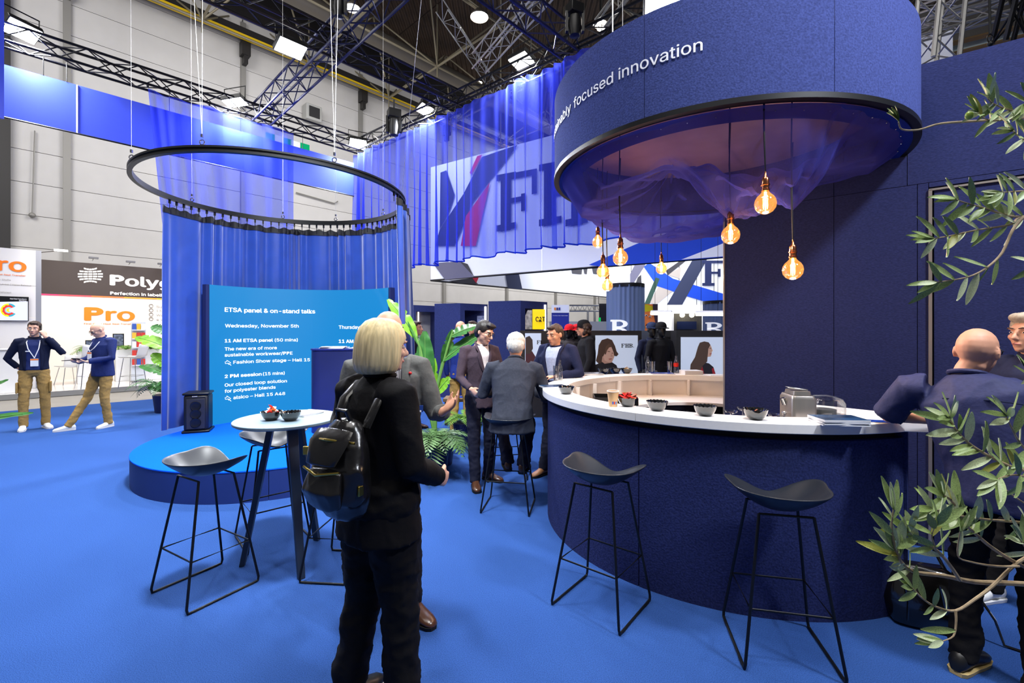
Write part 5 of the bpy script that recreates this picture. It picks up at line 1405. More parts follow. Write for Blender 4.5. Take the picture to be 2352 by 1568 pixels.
fp('headband', [(1479, 716), (1500, 714), (1500, 704), (1486, 699), (1479, 700)], (240, 220, 20), .02); fp('hair', [(1499, 698), (1511, 698), (1511, 759), (1506, 745), (1500, 715)], (60, 40, 60), .03)
fp('eye', ell(1484, 724, 3, 2), (240, 240, 240), .04); fp('eye', ell(1493, 727, 3, 2), (240, 240, 240), .04); fp('iris', ell(1484.5, 724.5, 1.4, 1.6), (30, 30, 40), .05); fp('iris', ell(1493, 727.5, 1.4, 1.6), (30, 30, 40), .05)
fp('mouth', ell(1487, 748, 4, 5), (90, 20, 20), .04); fp('teeth', ell(1486, 750, 2.6, 2), (250, 250, 250), .05); fp('cheek', [(1479, 740), (1482, 752), (1479, 759)], (40, 150, 120), .04)
tube_e = emis('tube_lamp', (1, .95, .88, 1), 7)
for x0, x1, y, D, lab in ((1495, 1543, 720, 10, 'thin linear ceiling lamp left, over the mannequins'), (1598, 1662, 721.5, 9, 'bright linear lamp at the edge of the dark wall')):
    a = P(x0, y, D); b = P(x1, y, D - .3); t = thing('linear_lamp', lab, 'lamp', (a + b) / 2); MB().tube([a, b], .03, 8).build('tube', tube_e, t, world=True); MB().tube([a + Vector((0, 0, .04)), b + Vector((0, 0, .04))], .03, 4).build('housing', white, t, world=True)
    for q in (.2, .8): bar('wire', a.lerp(b, q), a.lerp(b, q) + Vector((0, 0, 1.6)), .004, black_metal, t)

# black exhibition wall with light-box pictures
BWD = 8.3
bw = mat('black_wall', srgb(26, 24, 26), .55); Ob = P(1400, 757, BWD); Ob.z = 0; db = Vector((1, -.02, 0)).normalized()
bwall = thing('exhibition_wall', 'low black exhibition wall carrying light-box portraits behind the bar', 'wall', Ob)
zt_ = H + (757 - 759) * BWD / F
def wallbox(x0, x1, m, off, depth, z0=0, z1=None, nm='wall_panel', par=None, O=Ob, d=db):
    a = hit(x0, 757, O, d, off); b = hit(x1, 757, O, d, off); a.z = b.z = z0
    return MB().prism([a, b, Vector((b.x, b.y, z1 or zt_)), Vector((a.x, a.y, z1 or zt_))], (0, depth, 0)).build(nm, m, par or bwall, world=True, smooth=False)
wallbox(1195, 1474, bw, 0, .3); wallbox(1474.6, 1499, mat('wall_grey_blue', srgb(72, 78, 92), .5), -.3, .2); wallbox(1499.5, 1553, bw, -.55, .1); wallbox(1553.5, 1720, bw, 0, .3)
lb = mat('lightbox_pale', srgb(150, 160, 180), .5, emit=srgb(196, 208, 228), estr=.55)
def lightbox(x0, x1, y0, y1, lab):
    t = thing('light_box', lab, 'picture', hit((x0 + x1) / 2, y1, Ob, db, .03))
    pp = [hit(x, y, Ob, db, .03) for x, y in ((x0, y1), (x1, y1), (x1, y0), (x0, y0))]; MB().prism(pp, (0, .03, 0)).build('panel', lb, t, world=True, smooth=False); return t
def lp(t, nm, pts, c_, o_): print_poly(nm, pts, Ob, db, .03 + o_, mat('lp%d_%d_%d' % c_, srgb(*c_), .6), t)
hairb = (74, 54, 44)
t = lightbox(1368, 1465, 770, 930, 'pale light-box portrait of a curly brown-haired person looking down')
def c4(pts): return [(1280 + x / 5.88, 660 + y / 5.88) for x, y in pts]
lp(t, 'sweater', c4([(470, 1060), (600, 1010), (740, 1010), (800, 1050), (850, 1200), (900, 1600), (420, 1600), (430, 1150)]), (26, 26, 32), .004)
lp(t, 'hair', c4([(560, 780), (600, 710), (680, 685), (740, 710), (780, 790), (800, 860), (828, 900), (800, 930), (760, 920), (700, 880), (640, 1000), (560, 1030), (520, 990), (545, 900)]), hairb, .006)
lp(t, 'neck', c4([(610, 930), (760, 960), (735, 1015), (640, 1030), (600, 1000)]), (188, 148, 130), .008)
lp(t, 'face', c4([(650, 870), (690, 790), (730, 800), (762, 880), (770, 935), (740, 1005), (705, 1018), (640, 985), (620, 930)]), (212, 172, 152), .010)
lp(t, 'fringe', c4([(640, 900), (655, 800), (700, 755), (745, 800), (700, 810), (672, 850), (655, 905)]), (92, 68, 52), .012)
lp(t, 'lips', c4([(690, 962), (735, 955), (738, 970), (705, 975)]), (170, 100, 92), .013); lp(t, 'brow', c4([(680, 858), (715, 862), (715, 868), (680, 866)]), (90, 64, 52), .013); lp(t, 'eye', c4([(735, 880), (756, 884), (756, 890), (735, 888)]), (80, 60, 50), .013)
lp(t, 'nose', c4([(728, 890), (748, 925), (738, 935), (720, 932)]), (196, 152, 132), .0125)
plane_text('FHB', Ob, db, 1427, 797.5, 1453, 8, ink, t, .036, .0) if False else None
for i, ch_ in enumerate('FHB'): slab(1427 + 9 * i, 798, 8.6, 9, ch_, ink, Ob, db, .036, t)
print_poly('full_stop', ell(1455, 797, .9, .9, 8), Ob, db, .036, ink, t)
t = lightbox(1565, 1668, 774, 930, 'pale light-box portrait of a long brown-haired person seen in profile')
lp(t, 'jacket', c4([(1930, 1080), (1985, 1010), (2050, 1025), (2110, 1075), (2138, 1170), (2150, 1600), (1880, 1600), (1900, 1150)]), (36, 34, 42), .004)
lp(t, 'red_trim', c4([(1925, 1080), (1960, 1065), (1985, 1165), (1935, 1165)]), (170, 36, 46), .006); lp(t, 'red_trim', c4([(2085, 1100), (2110, 1080), (2138, 1165), (2100, 1168)]), (170, 36, 46), .006)
lp(t, 'face', c4([(2020, 760), (2060, 760), (2080, 800), (2100, 858), (2085, 868), (2085, 890), (2075, 930), (2030, 938), (2010, 850)]), (220, 178, 152), .008)
lp(t, 'hair', c4([(1900, 800), (1925, 745), (1985, 728), (2045, 740), (2068, 775), (2040, 830), (2030, 930), (2025, 1000), (1960, 1060), (1930, 1130), (1795, 1110), (1800, 1040), (1860, 940)]), (88, 68, 56), .010)
lp(t, 'eye', c4([(2055, 818), (2078, 815), (2078, 824), (2057, 826)]), (40, 30, 28), .011); lp(t, 'mouth', c4([(2056, 895), (2084, 885), (2080, 900), (2060, 905)]), (190, 90, 84), .011)
t = lightbox(1206, 1243, 765, 900, 'pale light-box picture behind the white-haired person, partly hidden')
lp(t, 'hair', [(1207, 775), (1216, 771), (1223, 780), (1224, 800), (1218, 812), (1207, 812)], (58, 46, 42), .006); lp(t, 'jacket', [(1207, 808), (1222, 806), (1232, 822), (1234, 860), (1207, 860)], (70, 30, 38), .005)
for i, ch_ in enumerate('FHB'): slab(1233 + 8 * i, 790, 7.6, 8.5, ch_, ink, Ob, db, .036, t)

# shelf unit and small things far below the plants
t = thing('bench', 'brown low bench with blue booklet behind the green plants', 'bench', P(1055, 985, 7.6)); c = P(1055, 930, 7.8)
MB().box((c.x, c.y, .42), (.5, .4, .05)).build('seat', brown, t, world=True); [MB().box((c.x + sx * .2, c.y, .2), (.05, .36, .4)).build('leg', dark_post, t, world=True) for sx in (-1, 1)]
magazine(0, 0, .446, 1, (.22, .16), cov_bl, 'blue booklet on the brown bench', .2, o2=Vector((c.x, c.y, 0)))

# handbag on the floor
bag_m = mat('black_patent_leather', srgb(16, 14, 14), .16, spec=.7, coat=.6, nscale=7, namt=.2, bump=.5)
p = Z(2118, 1425, 0); hb_ = thing('handbag', 'shiny black leather bag on the carpet against end of bar', 'bag', p, radians(-30))
rings = []
for z, a, b in ((0, .15, .09), (.02, .175, .11), (.12, .185, .115), (.22, .165, .09), (.29, .12, .05), (.31, .09, .03)):
    r_ = rr_ring(a, b, min(a, b) * .8, z, 6)
    rings.append([v + Vector((.012 * sin(7 * v.x / .1 + z * 30), .012 * sin(z * 40 + v.x * 25), 0)) for v in r_])
MB().loft(rings).build('body', bag_m, hb_, autos=80)
MB().tube([(-.1, 0, .29), (-.11, .02, .38), (-.03, .03, .43), (.05, .02, .4), (.1, 0, .29)], .009, 8).build('handle', bag_m, hb_); MB().tube([(.1, 0, .3), (.2, -.04, .24), (.27, -.06, .12), (.3, -.07, .01), (.36, -.08, .006)], .006, 6).build('strap', bag_m, hb_)
MB().tube([(-.1, -.1, .25), (-.08, -.125, .14), (-.085, -.12, .04)], .004, 6).tube([(.05, -.1, .25), (.07, -.122, .12)], .004, 6).build('piping', bag_m, hb_)
# ================================================================ people


def remeshed(mb, vox, sm=2):
    me = bpy.data.meshes.new('tmp'); me.from_pydata([tuple(v) for v in mb.v], [], mb.f); me.update()
    o = bpy.data.objects.new('tmp', me); COL.objects.link(o)
    r = o.modifiers.new('r', 'REMESH'); r.mode = 'VOXEL'; r.voxel_size = vox
    s = o.modifiers.new('s', 'SMOOTH'); s.factor = .5; s.iterations = sm
    bpy.context.view_layer.update()
    m2 = bpy.data.meshes.new_from_object(o.evaluated_get(bpy.context.evaluated_depsgraph_get()))
    bpy.data.objects.remove(o); bpy.data.meshes.remove(me)
    out = MB(); out.v = [v.co.copy() for v in m2.vertices]; out.f = [tuple(p.vertices) for p in m2.polygons]; nn = [v.normal.copy() for v in m2.vertices]
    bpy.data.meshes.remove(m2)
    return out, nn


def wrinkle(mb, nn, amp, sc=9, seed=0, st=(1, 1, .5)):
    for v, n in zip(mb.v, nn):
        q = Vector((v.x * sc * st[0] + seed, v.y * sc * st[1], v.z * sc * st[2]))
        f = noise.noise(q) + .5 * noise.noise(q * 2.3)
        r = 1 - abs(noise.noise(q * 1.3 + Vector((9, 3, 1)))) * 2
        v += n * amp * (f + .6 * max(0, r) ** 3 - .2)


def parts_by(mb, rules, parent):
    """rules: list of (name, material, predicate(center)->bool); first match wins"""
    groups = [[] for _ in rules]
    for f in mb.f:
        c = sum((mb.v[i] for i in f), Vector()) / len(f)
        for k, (_, _, pr) in enumerate(rules):
            if pr is None or pr(c): groups[k].append(f); break
    for (nm, m, _), g in zip(rules, groups):
        if not g: continue
        used = sorted({i for f in g for i in f}); ix = {v: i for i, v in enumerate(used)}
        q = MB(); q.v = [mb.v[i] for i in used]; q.f = [tuple(ix[i] for i in f) for f in g]
        q.build(nm, m, parent, autos=75)


def hand(mb, W, d, n, l, curl=.5, s=1.0, spread=.1):
    W = Vector(W); d = Vector(d).normalized(); n = Vector(n); n = (n - d * n.dot(d)).normalized(); l0 = d.cross(n).normalized()
    l = l0 if l0.dot(Vector(l)) > 0 else -l0      # thumb side
    mb.limb([W - d * .02 * s, W + d * .01 * s, W + d * .05 * s, W + d * .088 * s], [(.026 * s, .02 * s), (.03 * s, .017 * s), (.04 * s, .016 * s), (.037 * s, .012 * s)], side=l, n=12)
    for k, (o, L) in enumerate(((.029, .068), (.010, .078), (-.010, .072), (-.028, .056))):
        b = W + d * .082 * s + l * o * s; dd = (d + l * o * spread * 10).normalized(); pts = [b - dd * .015 * s, b]; c = curl * (1 + .12 * k); a = 0
        for j, q in enumerate((.42, .32, .26)):
            a += c * (.7, 1.1, .8)[j]; pts.append(pts[-1] + (dd * cos(a) + n * sin(a)) * L * q * s)
        mb.limb(pts, [.0088 * s, .0088 * s, .0082 * s, .0076 * s, .006 * s], n=8)
    b = W + d * .022 * s + l * .028 * s; t1 = (d * .75 + l * .62 + n * .25).normalized(); t2 = (d * .9 + l * .25 + n * (.2 + .5 * curl)).normalized()
    mb.limb([b - t1 * .01 * s, b + t1 * .03 * s, b + t1 * .03 * s + t2 * .028 * s, b + t1 * .03 * s + t2 * .05 * s], [.013 * s, .0115 * s, .0095 * s, .007 * s], n=8)


DEF = dict(P=(0, 0, .97), N=(0, -.02, 1.475), Hd=(0, .015, 1.625), SL=(-.175, -.02, 1.42), SR=(.175, -.02, 1.42), EL=(-.235, -.03, 1.13), ER=(.235, -.03, 1.13),
           WL=(-.24, .06, .90), WR=(.24, .06, .90), HL=(-.09, 0, .93), HR=(.09, 0, .93), KL=(-.10, .02, .50), KR=(.10, .02, .50), AL=(-.11, -.02, .09), AR=(.11, -.02, .09),
           FL=(-.13, .16, .02), FR=(.13, .16, .02))


def shoe_parts(t, A, T, m, sole, s, name='shoe'):
    A = Vector(A); T = Vector(T); d = (T - A); d.z = 0; d.normalize(); l = Vector((d.y, -d.x, 0)); g = A.z - .09 * s
    c = Vector((A.x, A.y, g)); rings = []; rs = []
    for y, w_, h in ((-.075, .02, .05), (-.06, .034, .085), (-.02, .038, .10), (.03, .038, .09), (.08, .044, .062), (.13, .046, .048), (.17, .036, .036), (.19, .016, .022)):
        q = c + d * y * s
        rings.append([q + l * cos(a) * w_ * s + Vector((0, 0, max(.012, (.012 + h * (.5 + .5 * sin(a)))) * s)) for a in [2 * pi * k / 14 for k in range(14)]])
        rs.append([q + l * cos(a) * (w_ + .004) * s + Vector((0, 0, (.001 if sin(a) < 0 else .02) * s)) for a in [2 * pi * k / 14 for k in range(14)]])
    o = MB().loft(rings).build(name, m, t, autos=80)
    MB().loft(rs).build('sole', sole, o)
    return o


def human(name, label, loc, az, h=1.75, J=None, top=None, top_rules=None, bottom=None, bot_rules=None, shoe=None, sole=None, skinm=None, hair=None, head=(0, 0, 0), hands=None,
          vox=.0075, sleeve=1.0, hem=-.10, bulk=1.0, female=False, seed=0, cat='person', flare=1.0, face=True, tb=.02, legb=1.0, wr=.006, z0=0.0, glasses=False, headscale=1.0):
    s = h / 1.75
    j = {k: Vector(v) * s for k, v in {**DEF, **(J or {})}.items()}
    t = thing(name, label, cat, (loc[0], loc[1], z0), -radians(az))
    skinm = skinm or skin
    lat = (j['SR'] - j['SL']).normalized(); P_, N_ = j['P'], j['N']
    sp = lambda q: P_.lerp(N_, q)
    Rh = Matrix.Rotation(-radians(head[0]), 3, 'Z') @ Matrix.Rotation(-radians(head[1]), 3, 'X') @ Matrix.Rotation(radians(head[2]), 3, 'Y')
    hc = j['Hd']; hs = s * headscale
    def Hp(x, y, z): return hc + Rh @ (Vector((x, y, z)) * hs)
    def HB(mb, c, r): mb.ball(Hp(*c), tuple(k * hs for k in r), 20, Rh)
    # ---- body, one continuous surface
    b = MB()
    HB(b, (0, -.012, .028), (.074, .094, .088)); HB(b, (0, .012, -.02), (.064, .078, .085)); HB(b, (0, .035, -.062), (.044, .052, .046)); HB(b, (0, .072, -.085), (.02, .02, .018))
    if face:
        b.limb([Hp(0, .086, .022), Hp(0, .098, .0), Hp(0, .112, -.022)], [.008 * hs, .010 * hs, .014 * hs], n=8); HB(b, (0, .098, -.026), (.018, .012, .009))
        HB(b, (.03, .078, .036), (.024, .014, .009)); HB(b, (-.03, .078, .036), (.024, .014, .009)); HB(b, (0, .086, -.055), (.021, .013, .011)); HB(b, (.04, .06, -.015), (.02, .02, .02)); HB(b, (-.04, .06, -.015), (.02, .02, .02))
    for sx in (-1, 1):
        b.ball(Hp(sx * .076, -.012, -.002), (.009 * hs, .019 * hs, .031 * hs), 12, Rh @ Matrix.Rotation(sx * .35, 3, 'Z'))
    nk = .052 if not female else .046
    b.limb([N_ - Vector((0, 0, .03 * s)), N_.lerp(hc, .35), Hp(0, -.02, -.05)], [(nk * 1.25 * s, nk * 1.1 * s), nk * s, nk * 1.02 * s], side=lat)
    b.limb([sp(-.1), sp(.1), sp(.45), sp(.8), sp(.97)], [(.12 * s, .09 * s), (.13 * s, .09 * s), (.12 * s, .085 * s), (.13 * s, .085 * s), (.09 * s, .06 * s)], side=lat)
    for q in 'LR':
        b.limb([j['S' + q] - lat * (-.04 if q == 'L' else .04) * s, j['S' + q], j['E' + q], j['W' + q]], [.045 * s, .045 * s, .036 * s, .026 * s], n=12)
        b.limb([j['H' + q], j['K' + q], j['A' + q]], [.065 * s, .045 * s, .033 * s], n=12); b.limb([j['A' + q] - Vector((0, 0, .045 * s)), j['A' + q].lerp(j['F' + q], .6) + Vector((0, 0, .0 * s))], [.026 * s, .014 * s], n=8)
        hd_ = (hands or {}).get(q)
        fd = (j['W' + q] - j['E' + q]).normalized()
        if hd_ is None: hd_ = (fd, Vector((1 if q == 'L' else -1, 0, 0)), Vector((0, 1, 0)), .55)
        hand(b, j['W' + q], *hd_, s=s)
    bm, nn = remeshed(b, vox, 2)
    bm.build('body', skinm, t, autos=80)
    # ---- eyes, mouth
    if face:
        for sx in (-1, 1):
            e = MB().ball(Hp(sx * .031, .0755, .012), (.0125 * hs, .009 * hs, .0072 * hs), 12, Rh).build('eye', mat('eye_white', srgb(225, 220, 215), .2), t)
            MB().ball(Hp(sx * .031, .0825, .012), .0048 * hs, 8).build('iris', mat('eye_dark', srgb(40, 28, 22), .2), e)
            MB().limb([Hp(sx * .014, .0935, .034), Hp(sx * .032, .0925, .039), Hp(sx * .05, .08, .034)], [.0035 * hs, .0042 * hs, .003 * hs], n=6).build('eyebrow', mat('brow_dark', srgb(70, 52, 42), .8), t)
        MB().limb([Hp(-.02, .089, -.056), Hp(0, .0985, -.054), Hp(.02, .089, -.056)], [.003 * hs, .0055 * hs, .003 * hs], n=6).build('lips', mat('lips', srgb(168, 98, 88), .5), t)
    if glasses:
        g = MB()
        for sx in (-1, 1):
            g.tube([Hp(sx * .033 + .024 * cos(a), .096, .01 + .019 * sin(a)) for a in [2 * pi * k / 14 for k in range(14)]], .0022 * hs, 5, closed=True); g.tube([Hp(sx * .057, .095, .014), Hp(sx * .081, .03, .014), Hp(sx * .082, -.02, .006)], .0022 * hs, 5)
        g.tube([Hp(-.009, .098, .014), Hp(.009, .098, .014)], .0022 * hs, 5); o = g.build('glasses', black_metal, t); o['kind'] = 'stuff'; del o['kind']
    # ---- hair
    if hair:
        style, hm = hair; hb = MB()
        if style == 'short':
            HB(hb, (0, -.026, .045), (.083, .094, .083)); HB(hb, (0, -.05, .0), (.078, .066, .07)); HB(hb, (0, .045, .095), (.05, .04, .024))
        if style == 'full':
            HB(hb, (0, -.026, .048), (.09, .1, .09)); HB(hb, (0, -.055, .0), (.084, .07, .082)); HB(hb, (0, .05, .1), (.062, .045, .03))
        if style == 'balding':
            HB(hb, (0, -.06, -.008), (.074, .048, .04)); HB(hb, (.06, -.03, -.002), (.019, .045, .03)); HB(hb, (-.06, -.03, -.002), (.019, .045, .03))
        if style == 'bob':
            HB(hb, (0, -.022, .045), (.104, .115, .098)); HB(hb, (0, -.04, -.025), (.112, .105, .085)); HB(hb, (.088, .02, -.03), (.03, .055, .07)); HB(hb, (-.088, .02, -.03), (.03, .055, .07)); HB(hb, (0, .06, .085), (.07, .04, .035))
        if style == 'curly':
            for k in range(26): a = random.uniform(0, 2 * pi); HB(hb, (.085 * cos(a), -.03 + .08 * sin(a) * (1 if sin(a) < 0 else .3), random.uniform(-.1, .05)), (.028, .028, .03))
            HB(hb, (0, -.02, .05), (.09, .1, .08))
        if style == 'bob':
            prof = [(.138, .02), (.134, .045), (.118, .075), (.09, .096), (.055, .108), (.015, .113), (-.025, .1145), (-.06, .112), (-.088, .104), (-.104, .09), (-.106, .05)]
            hb = MB(); rings = []
            for z, r in prof:
                ring_ = []
                for k in range(160):
                    a_ = 2 * pi * k / 160; fy = max(0, sin(a_)); q_ = r * (1 + .03 * noise.noise(Vector((cos(a_) * 9, sin(a_) * 9, z * 3))) + .018 * noise.noise(Vector((cos(a_) * 34, sin(a_) * 34, z * 5))))
                    y_ = q_ * sin(a_) * (1.02 if fy == 0 else 1.0 - (.28 if z < .04 else 0) * fy)
                    ring_.append(Hp(q_ * cos(a_) * .98, y_ - .018 - .012 * (.1 - z), z - .012 * max(0, -sin(a_)) * (z < -.05)))
                rings.append(ring_)
            hb.loft(rings).build('hair', hm, t, autos=80); hb = MB()
            hb.ball(Hp(0, 0, .02), .03 * hs, 10)
        hm2, hn_ = remeshed(hb, .007 if style != 'bob' else .006, 3 if style != 'bob' else 22)
        Ri = Rh.transposed()
        for v, n in zip(hm2.v, hn_):
            q = Ri @ (v - hc)
            st_ = noise.noise(Vector((atan2(q.x, q.y + .3) * 22 + seed, q.z * 4, q.y * 6))) + .6 * noise.noise(Vector((atan2(q.x, q.y + .3) * 60, q.z * 5, seed)))
            v += n * (.0045 if style != 'curly' else .008) * st_
        if style != 'bob': hm2.build('hair', hm, t, autos=80)
    # ---- top garment
    if top:
        g = MB(); k = bulk * s; e_ = tb * s
        hz = P_ + (P_ - N_).normalized() * (-hem * s)
        w_ = .84 if female else 1
        g.limb([P_ + Vector((0, 0, hem * s)) if abs((N_ - P_).normalized().z) > .8 else hz, sp(-.02), sp(.22), sp(.5), sp(.78), sp(.93), sp(1.04)],
               [(.172 * k * flare, .125 * k * flare), (.166 * k, .122 * k), (.148 * k * w_ + e_ * .3, .112 * k), (.160 * k * w_ + e_ * .3, .122 * k), (.172 * k * w_ + e_ * .3, .118 * k), (.125 * k, .088 * k), (.062 * s, .06 * s)], side=lat, n=26, round_ends=False)
        for q in 'LR':
            S_, E_, W_ = j['S' + q], j['E' + q], j['W' + q]; inw = lat * (.06 if q == 'L' else -.06) * s
            if sleeve >= .9:
                end = E_.lerp(W_, .93)
                g.limb([S_ + inw, S_, S_.lerp(E_, .5), E_, E_.lerp(W_, .5), end], [.066 * k, .063 * k, .055 * k, .048 * k, .043 * k, .038 * k], n=16, round_ends=False)
            else:
                g.limb([S_ + inw, S_, S_.lerp(E_, .5), S_.lerp(E_, .97)], [.07 * k, .068 * k, .063 * k, .062 * k], n=16, round_ends=False)
        gm, gn = remeshed(g, .011, 3); wrinkle(gm, gn, wr, 8, seed)
        if top_rules:
            fr_ = top_rules[0][2]; ins = []
            for v in gm.v:
                if v.y > .03 and fr_.z[0] < v.z < fr_.z[1]:
                    w__ = fr_.w(v.z); q_ = abs(v.x) - w__
                    if abs(q_) < .0062: v.x = (1 if v.x > 0 else -1) * w__
            def sy(x, z): return max([v.y for v in gm.v if abs(v.x - x) < .016 and abs(v.z - z) < .016] + [.04])
            for sx in (-1, 1):
                rows = []
                z0_, z1_ = fr_.z
                for i in range(9):
                    z = z0_ + .01 + (z1_ - .035 - z0_) * i / 8; a_ = fr_.w(z); wd_ = .048 * sin(pi * min(1, .12 + i / 8 * .75)) * (.6 if i == 6 else 1)
                    rows.append([Vector((sx * a_, sy(sx * a_, z) + .006, z)), Vector((sx * (a_ + wd_ * .5), sy(sx * (a_ + wd_ * .5), z) + .008, z + .004)), Vector((sx * (a_ + wd_), sy(sx * (a_ + wd_), z) + .004, z + .008))])
                MB().loft(rows, cap=False, closed=False).build('lapel', top, t, solid=.004, autos=80)
        parts_by(gm, (top_rules or []) + [('jacket' if tb > .03 else 'top', top, None)], t)
        # collar
        c = N_ + Vector((0, 0, .0)); up_n = (hc - N_).normalized()
        MB().tube([c + up_n * .02 * s + lat * .064 * s * cos(a) + lat.cross(up_n) * -.062 * s * sin(a) for a in [2 * pi * i / 20 for i in range(20)]], .012 * s, 8, closed=True).build('collar', top, t)
    # ---- trousers
    if bottom:
        g = MB(); k = legb * s
        g.limb([P_ + Vector((0, 0, .06 * s)) if abs(j['KL'].z - j['HL'].z) > .2 * s else P_, (j['HL'] + j['HR']) / 2], [(.152 * k, .112 * k), (.165 * k, .12 * k)], side=lat, n=20)
        for q in 'LR':
            H_, K_, A_ = j['H' + q], j['K' + q], j['A' + q]
            g.limb([H_ + Vector((0, 0, .02 * s)), H_.lerp(K_, .5), K_, K_.lerp(A_, .5), A_ + (A_ - K_).normalized() * .035 * s], [.092 * k, .08 * k, .064 * k, .06 * k, .056 * k * flare], n=16, round_ends=False)
        gm, gn = remeshed(g, .011, 3); wrinkle(gm, gn, wr * 1.3, 9, seed + 4, (1, 1, 1.4))
        parts_by(gm, (bot_rules or []) + [('trousers', bottom, None)], t)
    if shoe:
        for q in 'LR': shoe_parts(t, j['A' + q], j['F' + q], shoe, sole or rubber, s)
    t['_j'] = 0; del t['_j']
    return t, j, Hp


def fabric(nm, c, rough=.85, sc=60, amt=.1): return _M[nm] if nm in _M else mat(nm, srgb(*c), rough, spec=.15, nscale=sc, namt=amt, bump=.15)
navy_j = fabric('jacket_navy', (22, 28, 52)); navy_sh = fabric('shirt_navy', (36, 48, 100), .7); khaki = fabric('trousers_khaki', (156, 126, 74)); sneaker = mat('sneaker_white', srgb(232, 232, 230), .5)
blackf = fabric('black_cloth', (16, 15, 17), .8); grey_j = fabric('jacket_grey', (92, 92, 90)); brown_shoe = mat('brown_leather', srgb(72, 44, 30), .25, spec=.6); tan_shoe = mat('tan_leather', srgb(150, 104, 70), .3)
suit_p = fabric('suit_plum_grey', (72, 60, 70)); suit_d = fabric('suit_dark_navy', (28, 30, 46)); suit_g = fabric('suit_dark_grey', (50, 54, 66)); suit_b = fabric('suit_navy_blue', (30, 36, 66)); polo = fabric('polo_navy', (46, 49, 84), .6)
shirt_w = fabric('shirt_white', (222, 216, 220), .7); shirt_lb = fabric('shirt_pale_blue', (170, 182, 212), .7)
hair_brown = mat('hair_brown', srgb(58, 42, 34), .6, nscale=60, namt=.3); hair_black = mat('hair_black', srgb(38, 32, 30), .5, nscale=60, namt=.3); hair_grey = mat('hair_grey', srgb(190, 188, 184), .7, nscale=60, namt=.15)
hair_blonde = mat('hair_blonde', srgb(218, 196, 146), .5, nscale=14, namt=.2, stretch=(6, 6, .6)); hair_greyb = mat('hair_grey_blond', srgb(168, 156, 138), .6, nscale=60, namt=.2)
stripe = mat('shirt_striped', srgb(225, 225, 232), .7)
nt = stripe.node_tree; wv = nt.nodes.new('ShaderNodeTexWave'); wv.bands_direction = 'X'; wv.inputs['Scale'].default_value = 36; wv.inputs['Distortion'].default_value = .4
tc = nt.nodes.new('ShaderNodeTexCoord'); nt.links.new(tc.outputs['Object'], wv.inputs['Vector']); cr = nt.nodes.new('ShaderNodeValToRGB')
cr.color_ramp.elements[0].position = .42; cr.color_ramp.elements[0].color = srgb(60, 58, 84); cr.color_ramp.elements[1].position = .56; cr.color_ramp.elements[1].color = srgb(232, 230, 236)
nt.links.new(wv.outputs['Fac'], cr.inputs[0]); nt.links.new(cr.outputs[0], nt.nodes['Principled BSDF'].inputs['Base Color'])
lan_m = mat('lanyard_white', srgb(215, 216, 226), .6); card_m = mat('badge_card', srgb(230, 232, 236), .4)


def open_front(w0, w1, z0, z1):
    """shirt visible between the jacket fronts: narrow at z0, wide at z1"""
    def f(c):
        if c.y < .03 or c.z < z0 or c.z > z1: return False
        return abs(c.x) < w0 + (w1 - w0) * (c.z - z0) / (z1 - z0)
    f.w = lambda z: w0 + (w1 - w0) * (z - z0) / (z1 - z0); f.z = (z0, z1)
    return f


def lanyard(t, j, s, ychest=.15, zb=1.12, x=0.0):
    l = MB(); N = j['N']
    for sx in (-1, 1): l.tube([N + Vector((sx * .06, -.03, .02)) * s, Vector((sx * .075, .10, 1.40)) * s, Vector((sx * .06 + x * .4, ychest, 1.3)) * s, Vector((x, ychest + .01, zb + .07)) * s], .0065 * s, 5)
    l.build('lanyard', lan_m, t); MB().box(Vector((x, ychest + .012, zb)) * s, (.09 * s, .006, .12 * s)).build('badge', card_m, t, smooth=False)
    MB().box(Vector((x, ychest + .0135, zb + .045)) * s, (.09 * s, .006, .02 * s)).build('badge_stripe', orange, t, smooth=False)


# left booth visitor on the phone
sc1 = 1.76 / 1.75
t, j, Hp = human('person', 'standing man on the phone in navy jacket and khaki trousers at far left', (-7.7, 7.34), 140, 1.74,
                 dict(EL=(-.34, .03, 1.21), WL=(-.135, .115, 1.50), ER=(.31, -.07, 1.15), WR=(.19, -.11, .99), AL=(-.13, -.02, .09), AR=(.12, .03, .09), FL=(-.2, .14, .02), FR=(.12, .22, .02), KL=(-.13, .03, .5), KR=(.11, .05, .5)),
                 navy_j, [('shirt', navy_sh, open_front(.085, .07, .9, 1.44))], khaki, [('belt', ink, lambda c: c.z > .985)], sneaker, mat('sole_white', srgb(225, 225, 225), .5), hair=('short', hair_brown), head=(6, 8, -4), bulk=1.06, tb=.035, seed=1, hem=.0, skinm=skin_light,
                 hands={'L': (Vector((.35, -.05, .9)), Vector((.6, -.6, 0)), Vector((0, -.3, .9)), .9)})
lanyard(t, j, 1.0, .155, 1.08, -.02); MB().box(Hp(-.088, .03, -.02), (.012, .07, .15), Matrix.Rotation(.3, 3, 'X')).build('phone', ink, t, bevel=.004)
MB().box((-.19, .06, .68), (.025, .11, .17)).build('pocket', khaki, t, bevel=.008); MB().box((.185, .05, .68), (.025, .11, .17)).build('pocket', khaki, t, bevel=.008)
MB().box((.055, .16, 1.26), (.05, .006, .014)).build('name_tag', white_print, t)
